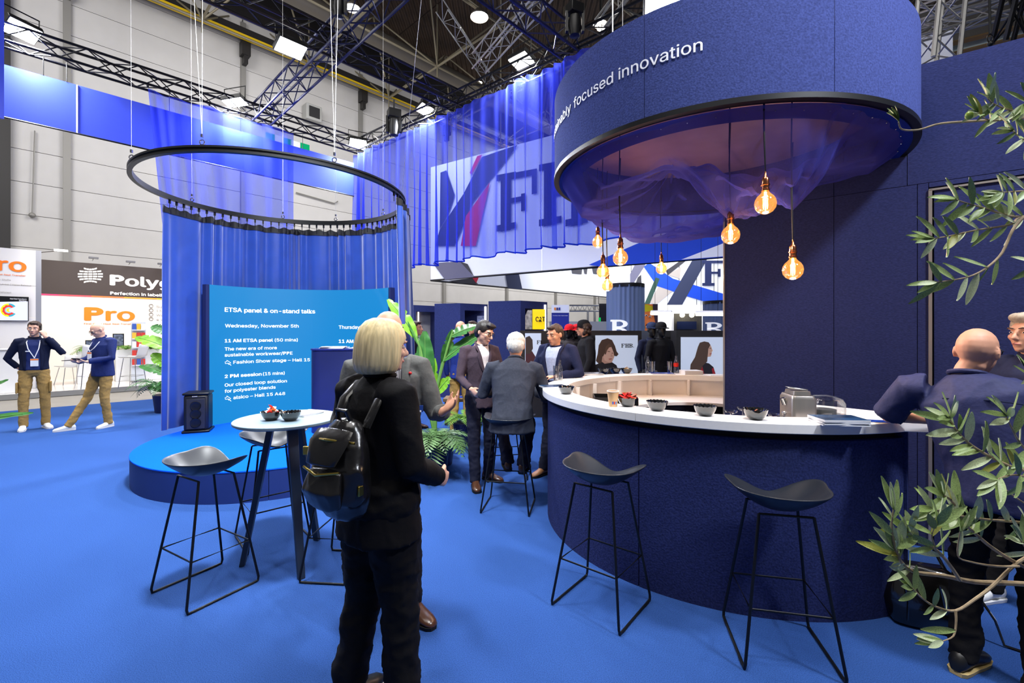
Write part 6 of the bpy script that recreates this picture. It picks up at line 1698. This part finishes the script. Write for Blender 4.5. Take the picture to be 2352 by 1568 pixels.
# bald booth visitor reading phones
t, j, Hp = human('person', 'bald man with glasses in navy shirt and khaki trousers looking down at phones', (-6.72, 7.48), 196, 1.74,
                 dict(N=(0, .01, 1.47), Hd=(0, .075, 1.60), EL=(-.25, .03, 1.15), WL=(-.10, .28, 1.10), ER=(.25, .03, 1.15), WR=(.10, .29, 1.09), HL=(-.09, 0, .93), HR=(.1, 0, .93), KL=(-.10, .04, .5), KR=(.16, .12, .5), AL=(-.07, -.04, .09), AR=(.24, .32, .09), FL=(-.10, .16, .02), FR=(.32, .5, .02)),
                 navy_sh, None, khaki, None, sneaker, mat('sole_white', 0), hair=None, head=(8, 34, 0), bulk=1.1, seed=2, hem=-.12, skinm=skin_light, glasses=True,
                 hands={'L': (Vector((.5, .8, .1)), Vector((.2, 0, 1)), Vector((-.6, .5, .5)), .5), 'R': (Vector((-.5, .8, .1)), Vector((-.2, 0, 1)), Vector((.6, .5, .5)), .5)})
lanyard(t, j, 1.0, .16, 1.18, .03); MB().box((-.02, .36, 1.14), (.16, .08, .012), Matrix.Rotation(.3, 3, 'X')).build('phone', ink, t, bevel=.003); MB().box((.14, .39, 1.12), (.07, .15, .01), Matrix.Rotation(.3, 3, 'Z')).build('phone', ink, t, bevel=.003)

# blonde person with the backpack
t, j, Hp = human('person', 'blonde bob-haired person in black jacket and trousers seen from behind', (-.56, 1.90), 38, 1.655,
                 dict(N=(.01, .0, 1.475), Hd=(.035, .01, 1.61), EL=(-.22, .0, 1.13), WL=(-.15, .22, 1.03), ER=(.23, .0, 1.13), WR=(.15, .22, 1.02), HL=(-.085, 0, .93), HR=(.085, 0, .93), KL=(-.11, .0, .5), KR=(.10, .04, .5), AL=(-.13, -.06, .09), AR=(.12, .04, .09), FL=(-.14, .12, .02), FR=(.14, .22, .02)),
                 blackf, None, blackf, None, mat('shoe_black', srgb(20, 20, 22), .4), mat('sole_white', 0), hair=('bob', hair_blonde), head=(12, 4, 3), bulk=1.2, hem=-.17, flare=1.08, female=True, seed=3, vox=.0065, tb=.04, wr=.008, legb=1.3, skinm=skin_light, headscale=.96)
MB().tube([j['N'] + Vector((.066 * cos(a), .062 * sin(a), .045)) for a in [2 * pi * k / 18 for k in range(18)]], .011, 8, closed=True).build('blouse_collar', shirt_w, t)
bagl = mat('backpack_leather', srgb(20, 19, 20), .24, spec=.6, nscale=9, namt=.2, bump=.35)
gold = mat('gold_metal', srgb(190, 165, 80), .25, 1)
u_ = (-.575, 2.02)
bk = thing('backpack', 'black leather backpack with gold zips worn by the blonde person', 'backpack', (-.63, 1.72, .93), -radians(26))
bk.scale = (.8, .8, .8)
g = MB(); g.limb([(0, -.0, .0), (0, -.03, .08), (0, -.03, .2), (0, -.01, .3), (0, .01, .38)], [(.13, .075), (.165, .105), (.16, .105), (.13, .085), (.09, .06)], side=(1, 0, 0), n=24)
gm, gn = remeshed(g, .009, 3); wrinkle(gm, gn, .009, 9, 5); gm.build('body', bagl, bk, autos=80)
g = MB(); g.limb([(0, -.12, .05), (0, -.14, .12), (0, -.115, .2)], [(.1, .03), (.115, .045), (.1, .03)], side=(1, 0, 0), n=18); gm, gn = remeshed(g, .008, 2); wrinkle(gm, gn, .006, 9, 8); gm.build('front_pocket', bagl, bk, autos=80)
MB().limb([(0, -.06, .375), (0, -.10, .33), (0, -.145, .24)], [(.11, .012), (.12, .012), (.09, .012)], side=(1, 0, 0), n=14).build('flap', bagl, bk, bevel=0)
MB().tube([(-.11, -.14, .215), (0, -.172, .2), (.11, -.14, .215)], .006, 6).build('zip', gold, bk); MB().tube([(-.13, -.07, .33), (0, -.12, .345), (.13, -.07, .33)], .006, 6).build('zip', gold, bk)
MB().box((-.15, -.08, .27), (.05, .012, .04), rz=.6).build('buckle', gold, bk, bevel=.003); MB().box((.155, -.06, .12), (.012, .03, .045)).build('buckle', gold, bk, bevel=.003)
MB().tube([(-.04, 0, .4), (-.03, -.02, .46), (.03, -.02, .46), (.04, 0, .4)], .011, 8).build('carry_loop', bagl, bk)
MB().limb([(-.09, .03, .38), (-.1, .09, .50), (-.11, .2, .57), (-.13, .29, .50)], [(.028, .007)] * 4, side=(1, 0, 0), n=10).build('strap', bagl, bk)
MB().limb([(.1, .03, .38), (.12, .09, .50), (.14, .2, .57), (.15, .29, .50)], [(.028, .007)] * 4, side=(1, 0, 0), n=10).build('strap', bagl, bk)

# man in grey jacket facing her
t, j, Hp = human('person', 'man in grey jacket and striped shirt behind the blonde person, gesturing with his hand', (-.69, 2.52), 168, 1.72,
                 dict(Hd=(-.01, .03, 1.615), EL=(-.27, .03, 1.14), WL=(-.30, .24, 1.20), ER=(.25, -.02, 1.12), WR=(.22, .14, .98), AL=(-.14, 0, .09), AR=(.12, .12, .09), FL=(-.25, .15, .02), FR=(.10, .32, .02), KL=(-.12, .02, .5), KR=(.11, .08, .5)),
                 grey_j, [('shirt', stripe, open_front(.02, .11, 1.0, 1.47))], fabric('trousers_dark', (30, 30, 36)), None, brown_shoe, hair=('balding', hair_grey), head=(-24, 6, 0), bulk=1.12, hem=-.2, tb=.04, seed=4, wr=.007,
                 hands={'L': (Vector((-.55, .5, .55)), Vector((.6, .2, .5)), Vector((.2, -.3, .9)), .25)})
MB().ball((-.125, .135, 1.37), .009, 8).build('lapel_pin', mat('pin_red', srgb(200, 30, 30), .4), t); MB().box((-.155, .14, 1.18), (.075, .008, .035)).build('name_badge', mat('badge_blue', srgb(30, 60, 130), .4), t); MB().box((-.155, .146, 1.168), (.055, .004, .008)).build('badge_text', white_print, t)
MB().limb([(-.10, .1, 1.44), (-.105, .142, 1.34), (-.05, .155, 1.12)], [(.022, .004)] * 3, side=(1, 0, 0), n=8).build('lapel', grey_j, t); MB().limb([(.10, .1, 1.44), (.105, .142, 1.34), (.05, .155, 1.12)], [(.022, .004)] * 3, side=(1, 0, 0), n=8).build('lapel', grey_j, t)

# young man in plum-grey suit
t, j, Hp = human('person', 'dark-haired man with glasses in plum-grey suit jacket looking down beside the plants', (-.33, 4.78), 150, 1.71,
                 dict(Hd=(-.02, .06, 1.60), N=(0, .0, 1.47), EL=(-.24, .02, 1.13), WL=(-.19, .2, 1.02), ER=(.25, .02, 1.13), WR=(.2, .2, 1.03), AL=(-.11, -.03, .09), AR=(.12, .12, .09), FL=(-.2, .14, .02), FR=(.18, .3, .02), KR=(.11, .07, .5)),
                 suit_p, [('shirt', shirt_w, open_front(.0, .075, 1.12, 1.47))], suit_d, None, brown_shoe, hair=('full', hair_black), head=(-22, 20, -8), hem=-.16, tb=.035, seed=5, glasses=True, skinm=skin_light)
# seated white-haired man
t, j, Hp = human('person', 'white-haired man in dark grey suit sitting on bar stool, back towards us', (-.0, 4.12), 4, 1.78,
                 dict(P=(0, -.03, .80), N=(.02, .16, 1.285), Hd=(.02, .23, 1.41), SL=(-.19, .13, 1.225), SR=(.215, .14, 1.215), EL=(-.285, .14, .97), ER=(.30, .17, .95), WL=(-.17, .38, .98), WR=(.2, .4, .98), HL=(-.10, .02, .77), HR=(.10, .02, .77), KL=(-.13, .40, .66), KR=(.14, .36, .64), AL=(-.06, .26, .34), AR=(.09, .22, .33), FL=(-.09, .42, .28), FR=(.12, .38, .27)),
                 suit_g, None, suit_d, None, brown_shoe, hair=('full', hair_grey), head=(0, 22, 0), hem=-.12, bulk=1.13, tb=.04, seed=6, wr=.008, flare=1.1)
# man in navy suit leaning on bar
t, j, Hp = human('person', 'stout man in navy suit and pale blue shirt resting his arm on the bar', (.50, 5.05), 212, 1.70,
                 dict(N=(0, .03, 1.45), Hd=(0, .06, 1.585), EL=(-.30, .05, 1.17), WL=(-.12, .28, 1.14), ER=(.27, .06, 1.14), WR=(.10, .30, 1.13), AR=(.12, .1, .09), FR=(.17, .3, .02), AL=(-.13, 0, .09)),
                 suit_b, [('shirt', shirt_lb, open_front(.03, .095, 1.05, 1.46))], suit_d, None, tan_shoe, hair=('short', hair_brown), head=(14, 12, 0), bulk=1.17, hem=-.15, tb=.035, seed=7,
                 hands={'L': (Vector((.9, .3, 0)), Vector((0, 0, -1)), Vector((0, .5, .5)), .6), 'R': (Vector((-.9, .3, 0)), Vector((0, 0, -1)), Vector((0, .5, .5)), .6)})
MB().tube([j['WL'] + Vector((-.01, -.02, 0)) + Vector((0, .036 * cos(a), .036 * sin(a))) for a in [2 * pi * k / 12 for k in range(12)]], .006, 6, closed=True).build('wristwatch', black_metal, t)

# bald man in navy polo at the right
t, j, Hp = human('person', 'bald bearded man with glasses in navy short-sleeved shirt leaning on right end of bar', (2.25, 2.12), 48, 1.74,
                 dict(P=(.03, -.06, .90), N=(-.10, .0, 1.38), Hd=(-.06, .03, 1.50), SL=(-.30, .0, 1.31), SR=(.10, -.01, 1.31), EL=(-.40, .06, 1.14), WL=(-.20, .26, 1.12), ER=(.18, .04, 1.03), WR=(.12, .24, 1.0), HL=(-.07, -.05, .87), HR=(.11, -.05, .87), KL=(-.09, .0, .48), KR=(.12, .0, .48), AL=(-.10, -.08, .09), AR=(.14, -.06, .09), FL=(-.04, .10, .02), FR=(.26, .1, .02)),
                 polo, None, blackf, None, mat('shoe_black', 0), mat('sole_tan', srgb(190, 165, 110), .7), hair=None, head=(16, 4, 3), sleeve=.5, bulk=1.16, hem=-.1, seed=8, vox=.0065, skinm=skin, glasses=True, wr=.008,
                 hands={'L': (Vector((.7, .7, -.05)), Vector((0, .2, -1)), Vector((-.5, .7, 0)), .3)})
hbm = MB()
for (c, r) in (((0, -.055, .01), (.0725, .046, .05)),): hbm.ball(Hp(*c), r, 18)

MB().tube([(-.17, -.125, 1.275), (0, -.145, 1.285), (.17, -.13, 1.27)], .003, 5).build('yoke_seam', navy_j, t)
# person with grey hair at the right edge
t, j, Hp = human('person', 'grey-haired smiling person at extreme right edge behind the olive branches', (3.0, 2.62), 262, 1.72,
                 dict(Hd=(0, .03, 1.60), ER=(.22, .05, 1.13), WR=(.14, .25, 1.15), AL=(-.12, 0, .09), AR=(.10, .15, .09), FL=(-.12, .2, .02), FR=(.10, .33, .02)), fabric('jacket_slate', (40, 44, 70)), None, blackf, None, sneaker, mat('sole_white', 0), hair=('full', hair_greyb), head=(0, 0, 0), hem=-.12, seed=9)

# people and mannequins farther back
t, j, Hp = human('person', 'man in blue sweater and khaki trousers seen from behind, beyond the green plants', (-.78, 6.9), 15, 1.74, dict(ER=(.3, .05, 1.16), WR=(.22, .25, 1.28), FL=(-.15, .16, .02)), fabric('sweater_blue', (36, 54, 130)), None, khaki, None, sneaker, mat('sole_white', 0), hair=('balding', hair_brown), seed=10, vox=.01)
human('person', 'man in dark suit beside the leftmost lit cabinet, partly behind plant leaves', (-1.55, 7.3), 100, 1.74, dict(WR=(.2, .25, 1.2), ER=(.26, .02, 1.13)), suit_d, [('shirt', shirt_w, open_front(.0, .075, 1.12, 1.47))], suit_d, None, brown_shoe, hair=('short', hair_brown), seed=11, vox=.01, hem=-.14)
human('person', 'man in dark purple jacket between the blue sweater and the suited man', (-.66, 7.6), 200, 1.75, None, fabric('jacket_purple', (62, 50, 66)), None, suit_d, None, brown_shoe, hair=('short', hair_brown), seed=12, vox=.01, hem=-.14)
cap_k = fabric('cap_black', (22, 22, 26)); cap_r = fabric('cap_red', (190, 24, 36))
def cap(t, Hp, m, brim=True):
    c = MB(); pts = []
    c.loft([[Hp(.088 * cos(a) * k, -.012 + .1 * sin(a) * k, .045 + z) for a in [2 * pi * i / 20 for i in range(20)]] for k, z in ((1, -.01), (1.02, .02), (.95, .055), (.75, .085), (.4, .1), (.08, .104))]); c.build('cap_crown', m, t)
    MB().prism([Hp(-.07, .07, .045), Hp(-.062, .135, .036), Hp(-.03, .165, .03), Hp(.03, .165, .03), Hp(.062, .135, .036), Hp(.07, .07, .045)], (0, 0, .006)).build('cap_brim', m, t, smooth=False)
t, j, Hp = human('person', 'bearded person in black cap and black hoodie walking left behind the bar', (1.17, 7.1), 275, 1.76, dict(N=(0, .02, 1.46), Hd=(0, .06, 1.60), WR=(.2, .22, 1.1)), fabric('hoodie_black', (28, 28, 32)), None, blackf, None, sneaker, mat('sole_white', 0), hair=('curly', hair_brown), seed=13, vox=.01, bulk=1.15, head=(0, 4, 0))
cap(t, Hp, cap_k); MB().ball(j['N'] + Vector((0, -.08, -.01)), (.11, .07, .07), 14).build('hood', fabric('hoodie_black', 0), t)
mk = mat('mannequin_black', srgb(18, 18, 20), .45)
for x, D, lab, cm, tm_, az in ((1518, 7.55, 'black mannequin in black cap and overshirt between the light boxes', cap_k, fabric('overshirt_black', (22, 23, 28)), 165), (1497, 7.75, 'second black mannequin in blue cap half hidden at left of the other', fabric('cap_blue', (40, 52, 84)), fabric('overshirt_navy', (26, 32, 56)), 170),
                            (1308, 8.0, 'left black mannequin with red cap beyond the bar', cap_r, fabric('jacket_black_red', (30, 24, 28), .6, 5, .9), 215), (1324, 8.05, 'right black mannequin with red cap beyond the bar', cap_r, fabric('overshirt_black', 0), 200)):
    t, j, Hp = human('mannequin', lab, ((x - 1176) / F * D, D), az, 1.71 if D < 7.9 else 1.68, dict(EL=(-.26, -.02, 1.14), ER=(.26, -.02, 1.14)), tm_, None, fabric('jeans_grey', (84, 86, 90)), None, mk, None, mk, hair=None, seed=x, vox=.011, cat='mannequin', bulk=1.02, hem=-.12, face=False)
    cap(t, Hp, cm)
for x, D, c_, lab in ((1285, 13, (230, 110, 40), 'small distant mannequin in orange work vest'), (1303, 13.2, (200, 215, 60), 'small distant mannequin in yellow-green work vest')):
    t, j, Hp = human('mannequin', lab, ((x - 1176) / F * D, D), 180, 1.74, None, fabric('vest%d' % x, c_), None, suit_d, None, mk, None, mat('mannequin_white', srgb(215, 215, 215), .5), hair=None, seed=x, vox=.016, cat='mannequin', sleeve=.5, face=False)

# ================================================================ plants
leaf_g = mat('olive_leaf', srgb(146, 168, 104), .42, spec=.4, nscale=30, namt=.3); leaf_g2 = mat('olive_leaf_pale', srgb(196, 208, 166), .5, nscale=30, namt=.2); leaf_y = mat('olive_leaf_yellow', srgb(150, 152, 70), .5, nscale=30, namt=.2)
twig = mat('olive_twig', srgb(158, 138, 108), .7, nscale=40, namt=.25)
ol = thing('olive_tree', 'olive tree with narrow grey-green leaves reaching in from the right edge', 'tree', (1.72, 1.02, 0))
lmesh = []
for m in (leaf_g, leaf_g2, leaf_y):
    for bend in (.05, .16):
        mb = MB(); L = 9; rows = []
        for i in range(L + 1):
            t_ = i / L; w_ = .125 * (sin(pi * min(1, t_ * .93 + .04)) ** .75) * (1 - .12 * t_); y = t_; z = -bend * t_ * t_
            rows.append([Vector((-w_, y, z + .035)), Vector((0, y, z)), Vector((w_, y, z + .035))])
        mb.loft(rows, cap=False, closed=False)
        o = mb.build('leaf', m, None, autos=80); o.data.transform(Matrix.Translation(o.location)); lmesh.append(o.data); bpy.data.objects.remove(o)
nleaf = 0
def olive_leaf(base, d, nrm, L, pale=None):
    global nleaf
    if nleaf >= 300: return
    nleaf += 1
    k = random.choice([0, 0, 0, 1, 1, 2, 2, 3, 4 if random.random() < .4 else 1]) if pale is None else pale
    o = bpy.data.objects.new('leaf', lmesh[k % 6]); COL.objects.link(o); o.parent = ol
    y = d.normalized(); z = (nrm - y * nrm.dot(y)).normalized(); x = y.cross(z)
    R = Matrix((x, y, z)).transposed()
    o.rotation_euler = R.to_euler(); o.location = Vector(base) - ol.location; o.scale = (L * random.uniform(1.0, 1.3), L * 1.22, L * 1.2)
def obranch(pts, D0, D1, r0, leaves, L=.056, start=.0, tipn=3, end=1.0):
    n = len(pts); W = [P(x, y, D0 + (D1 - D0) * i / (n - 1)) for i, (x, y) in enumerate(pts)]
    # smooth
    S_ = []
    for i in range(n - 1):
        p0, p1, p2, p3 = W[max(i - 1, 0)], W[i], W[i + 1], W[min(i + 2, n - 1)]
        for k in range(4):
            t_ = k / 4; S_.append(.5 * ((2 * p1) + (p2 - p0) * t_ + (2 * p0 - 5 * p1 + 4 * p2 - p3) * t_ ** 2 + (3 * p1 - p0 - 3 * p2 + p3) * t_ ** 3))
    S_.append(W[-1]); m = len(S_)
    MB().tube(S_, [r0 * (1 - .62 * i / (m - 1)) for i in range(m)], 7).build('branch', twig, ol, world=True)
    for i in range(leaves):
        q = start + (end - start) * (i + .5) / leaves; f = q * (m - 1); a = min(int(f), m - 2); p = S_[a].lerp(S_[a + 1], f - a); d = (S_[a + 1] - S_[a]).normalized()
        sd = Vector((d.z, 0, -d.x)).normalized() if abs(d.y) < .95 else Vector((0, 0, 1))
        for s_ in (-1, 1):
            if random.random() < .12: continue
            dd_ = (d * random.uniform(.55, 1.0) + sd * s_ * random.uniform(.45, .95) + Vector((0, random.uniform(-.45, .45), .12)))
            olive_leaf(p + d * random.uniform(-.006, .006), dd_, Vector((random.uniform(-.7, .7), -.8, random.uniform(-.2, .9))), L * random.uniform(.75, 1.15))
    d = (S_[-1] - S_[-2]).normalized()
    for i in range(tipn):
        olive_leaf(S_[-1], d + Vector((random.uniform(-.5, .5), random.uniform(-.3, .3), random.uniform(-.5, .5))), Vector((random.uniform(-.6, .6), -.8, .5)), L * random.uniform(.8, 1.1))
stem = [P(2700, 1700, 1.05), P(2660, 1400, 1.06), P(2600, 1200, 1.08), P(2560, 900, 1.1), P(2540, 600, 1.1), P(2500, 350, 1.08), P(2480, 150, 1.08)]
b0_ = Vector((1.72, 1.02, .32))
MB().tube([b0_] + stem, [.03, .026, .022, .019, .015, .012, .01, .006], 10).build('trunk', twig, ol, world=True)
obranch([(2490, 262), (2400, 268), (2330, 272), (2240, 278), (2160, 284), (2110, 298), (2072, 297), (2064, 280)], 1.08, 1.0, .0036, 0, tipn=6, L=.034)
obranch([(2480, 280), (2400, 268), (2330, 255), (2285, 240), (2268, 225)], 1.05, .98, .003, 5, L=.05, start=.45, tipn=5)
obranch([(2330, 272), (2285, 277), (2262, 272), (2245, 258)], 1.03, .98, .002, 3, L=.04, tipn=4)
obranch([(2480, 330), (2400, 320), (2350, 318), (2325, 300)], 1.06, .99, .003, 5, L=.05, start=.3, tipn=4)
obranch([(2480, 210), (2420, 205), (2375, 225), (2352, 240)], 1.06, 1.0, .003, 4, L=.05, start=.3, tipn=4)
obranch([(2500, 430), (2400, 436), (2330, 440), (2300, 442)], 1.06, .98, .0032, 4, L=.05, start=.45, tipn=4)
obranch([(2520, 520), (2420, 500), (2350, 498), (2310, 494), (2262, 478), (2225, 468), (2195, 458)], 1.08, .97, .0036, 8, L=.05, start=.3)
obranch([(2480, 492), (2352, 497), (2320, 516), (2245, 528), (2190, 540), (2145, 548)], 1.06, .97, .0032, 8, L=.052, start=.3, tipn=4)
obranch([(2352, 497), (2325, 530), (2302, 580), (2270, 612), (2235, 632), (2195, 642), (2150, 648)], 1.0, .95, .0032, 6, L=.052, start=.35, tipn=3)
obranch([(2560, 700), (2450, 640), (2400, 615), (2370, 600)], 1.06, 1.0, .003, 5, L=.05, start=.3)
obranch([(2560, 900), (2460, 880), (2400, 880), (2365, 865)], 1.06, 1.0, .003, 5, L=.05, start=.2, tipn=4)
obranch([(2560, 1130), (2440, 1100), (2352, 1080), (2300, 1062), (2235, 1025), (2200, 992), (2180, 960)], 1.06, .93, .0046, 12, L=.056, start=.3, tipn=4)
obranch([(2440, 1080), (2380, 1050), (2345, 1020), (2325, 985), (2310, 955)], 1.0, .9, .003, 6, L=.06, start=.2, tipn=4)
obranch([(2500, 1150), (2420, 1120), (2370, 1100), (2330, 1090), (2290, 1100)], 1.0, .9, .003, 7, L=.055, start=.1, tipn=4)
obranch([(2600, 1240), (2450, 1215), (2352, 1200), (2260, 1192), (2195, 1182), (2140, 1168)], 1.05, .92, .004, 8, L=.052, start=.35, tipn=4)
obranch([(2600, 1370), (2450, 1340), (2350, 1300), (2285, 1262), (2240, 1225), (2215, 1200), (2190, 1155), (2165, 1135)], 1.05, .93, .005, 7, L=.055, start=.5, tipn=4)
obranch([(2640, 1380), (2480, 1352), (2340, 1340), (2240, 1336), (2170, 1322), (2100, 1313), (2070, 1290), (2056, 1262)], 1.06, .92, .0068, 5, L=.055, start=.72, tipn=5)
obranch([(2070, 1292), (2054, 1250), (2048, 1210), (2052, 1170)], .92, .9, .003, 3, L=.055, tipn=4)
obranch([(2205, 1332), (2180, 1295), (2150, 1262), (2105, 1235), (2085, 1218)], .96, .92, .004, 4, L=.055, start=.3, tipn=3)
obranch([(2150, 1262), (2140, 1230), (2150, 1205)], .93, .9, .002, 3, L=.05, tipn=3)
obranch([(2420, 1250), (2340, 1290), (2280, 1345), (2240, 1375), (2195, 1402), (2150, 1393), (2120, 1375), (2095, 1350)], 1.02, .93, .004, 4, L=.045, start=.6, tipn=3)
obranch([(2195, 1402), (2196, 1430), (2190, 1460), (2165, 1472)], .95, .93, .0025, 1, L=.045, tipn=5)
obranch([(2340, 1300), (2290, 1300), (2230, 1290), (2200, 1275), (2205, 1220)], 1.0, .95, .0028, 1, L=.05, start=.5, tipn=3)
obranch([(2470, 1320), (2400, 1290), (2360, 1262), (2345, 1240)], 1.02, .98, .003, 4, L=.05, tipn=4)
obranch([(2520, 1190), (2420, 1180), (2370, 1165), (2330, 1140), (2312, 1125)], 1.02, .95, .003, 6, L=.055, start=.2, tipn=4)
o = MB().ball(P(2226, 265, .99), (.0075, .0075, .009), 12).build('olive', mat('olive_fruit', srgb(140, 160, 60), .3), ol, world=True)
tp = thing('tree_pot', 'dark round pot holding the olive tree outside right edge', 'pot', (1.72, 1.02, 0)); MB().lathe([(0, 0), (.17, 0), (.22, .38), (.2, .38), (.19, .33), (0, .33)], 32).build('body', navy_paint, tp)

# big-leaved plants
leafb = mat('banana_leaf', srgb(52, 106, 48), .35, spec=.5, nscale=7, namt=.3, stretch=(1, 8, 1)); leafl = mat('banana_leaf_bright', srgb(110, 165, 40), .4, nscale=7, namt=.25); stalk = mat('stalk_green', srgb(104, 150, 76), .45, nscale=6, namt=.15)
def bigleaf(par, base, tip, w, m=leafb, nrm=(0, -1, .3), droop=.12, cup=.18, tears=3):
    base = Vector(base); tip = Vector(tip); d = tip - base; L = d.length; d.normalize(); n = Vector(nrm); n = (n - d * n.dot(d)).normalized(); x = d.cross(n)
    tr = [random.uniform(.25, .9) for _ in range(tears)]; rows = []
    for i in range(25):
        t_ = i / 24; ww = w * (sin(pi * (t_ * .94 + .03)) ** .62) * (1 - .25 * t_)
        c = base + d * L * t_ + n * (-droop * L * (t_ * t_) + .0) + Vector((0, 0, -.1 * L * t_ * t_))
        row = []
        for s_ in (-1, -.66, -.33, 0, .33, .66, 1):
            q = ww * s_
            for tt in tr:
                if abs(t_ - tt) < .02 and abs(s_) > .5 and (s_ > 0) == (tt * 10 % 1 > .5): q *= .62
            row.append(c + x * q + n * (cup * abs(q) + .012 * sin(t_ * 30 + s_ * 2) * abs(s_) * w * 4))
        rows.append(row)
    o = MB().loft(rows, cap=False, closed=False).build('leaf', m, par, world=True, autos=80)
    MB().tube([base + d * L * t_ + n * (-droop * L * t_ * t_ + .004) + Vector((0, 0, -.1 * L * t_ * t_)) for t_ in [i / 10 for i in range(10)]], [.006 * (1.2 - t_ / 10) for t_ in range(10)], 5).build('midrib', stalk, o, world=True)
    return o
def fix_midrib():
    pass
pp_ = P(1000, 1065, 5.45); pp_.z = 0
pt = thing('strelitzia', 'tall plant with big paddle leaves in dark pot between jacket and suited man', 'plant', pp_)
MB().lathe([(0, 0), (.2, 0), (.24, .34), (.22, .34), (.2, .3), (0, .3)], 32, pp_).build('pot', navy_paint, pt, world=True)
def stalkto(par, pts, r=.014): MB().tube(pts, [r * (1.3 - .6 * i / (len(pts) - 1)) for i in range(len(pts))], 8).build('stalk', stalk, par, world=True)
Dp = 5.4
def ctr(x, y, dz=0): return P(x, y, Dp + dz)
base = pp_ + Vector((0, 0, .3))
for (pts, lb, lt, w_, m, nr) in (
    ([(985, 900), (965, 800), (950, 760)], (955, 775), (893, 672), .10, leafl, (.6, -.8, 0)),
    ([(990, 920), (985, 880)], (978, 900), (975, 745), .125, leafb, (.15, -1, 0)),
    ([(992, 920), (990, 880)], (972, 905), (955, 800), .12, leafb, (-.3, -1, .1)),
    ([(1000, 900), (1012, 860), (1020, 830)], (1018, 828), (1118, 742), .10, leafb, (-.3, -.7, .6)),
    ([(1002, 900), (1014, 850), (1030, 790), (1040, 760)], (1036, 772), (1096, 738), .085, leafb, (0, -.7, .6)),
    ([(1000, 900), (1010, 860), (1016, 830)], (1016, 835), (1042, 748), .075, leafb, (.5, -.8, 0)),
    ([(1000, 930), (1005, 900)], (1000, 905), (1032, 860), .08, leafl, (0, -.9, .4)),
    ([(996, 930), (990, 910)], (990, 925), (1002, 812), .06, leafl, (.5, -.8, 0)),
    ([(980, 920), (970, 850), (962, 790)], (960, 790), (940, 730), .045, leafb, (.8, -.6, 0))):
    stalkto(pt, [base] + [ctr(*q) for q in pts] + [ctr(*lb)])
    bigleaf(pt, ctr(*lb), ctr(*lt), w_, m, nr, droop=.08)
palm = mat('palm_green', srgb(72, 104, 56), .45, nscale=8, namt=.35)
pf = thing('palm_plant', 'low feathery palm around the foot of the big-leaved plant', 'plant', pp_ + Vector((.06, -.46, 0)))
fern(pp_ + Vector((.06, -.42, .36)), 34, .62, palm, 'frond', parent=pf, zr=.85)
MB().lathe([(0, 0), (.14, 0), (.17, .34), (.15, .34), (.14, .3), (0, .3)], 28, pp_ + Vector((.06, -.46, 0))).build('pot', navy_paint, pf, world=True)
pq = P(1068, 990, 6.4); pq.z = 0
pf = thing('palm_plant', 'bright green arching palm right of the big-leaved plant', 'plant', pq)
fern(pq + Vector((0, 0, .32)), 20, .5, fern_m, 'frond', parent=pf); MB().lathe([(0, 0), (.14, 0), (.17, .3), (.15, .3), (0, .28)], 28, pq).build('pot', navy_paint, pf, world=True)
# plant left of the ring curtain
pp_ = P(385, 925, 8.9); pp_.z = 0; Dp = 8.9; base = pp_ + Vector((0, 0, .3))
pt = thing('strelitzia', 'big-leaved plant peeking out left of the blue ring curtain', 'plant', pp_); MB().lathe([(0, 0), (.2, 0), (.24, .34), (.22, .34), (0, .3)], 28, pp_).build('pot', navy_paint, pt, world=True)
for (lb, lt, w_, m, nr) in (((385, 800), (308, 760), .15, leafl, (0, -.7, .7)), ((388, 765), (345, 742), .12, leafb, (0, -.8, .5)), ((385, 840), (345, 806), .13, leafl, (.3, -.9, .1)), ((388, 862), (318, 826), .12, leafb, (0, -.6, .8)), ((390, 900), (338, 880), .1, leafb, (0, -.6, .8))):
    stalkto(pt, [base, ctr(390, 870), ctr(*lb)]); bigleaf(pt, ctr(*lb), ctr(*lt), w_, m, nr)
fern(pp_ + Vector((-.1, -.1, .5)), 16, .6, leafb, 'frond', parent=pt)
# leaf tips entering at the left edge
pp_ = Vector((-3.9, 3.1, 0)); Dp = 3.1
pt = thing('strelitzia', 'plant outside left edge with leaf tips reaching into the picture', 'plant', pp_); MB().lathe([(0, 0), (.2, 0), (.24, .34), (.22, .34), (0, .3)], 28, pp_).build('pot', navy_paint, pt, world=True)
for (lb, lt, w_, nr) in (((-150, 985), (84, 934), .045, (0, -.5, .9)), ((-120, 930), (27, 862), .05, (0, -.6, .8))):
    stalkto(pt, [pp_ + Vector((0, 0, .3)), ctr(-200, 1000), ctr(*lb)]); bigleaf(pt, ctr(*lb), ctr(*lt), w_, leafb, nr, droop=-.05, tears=0)
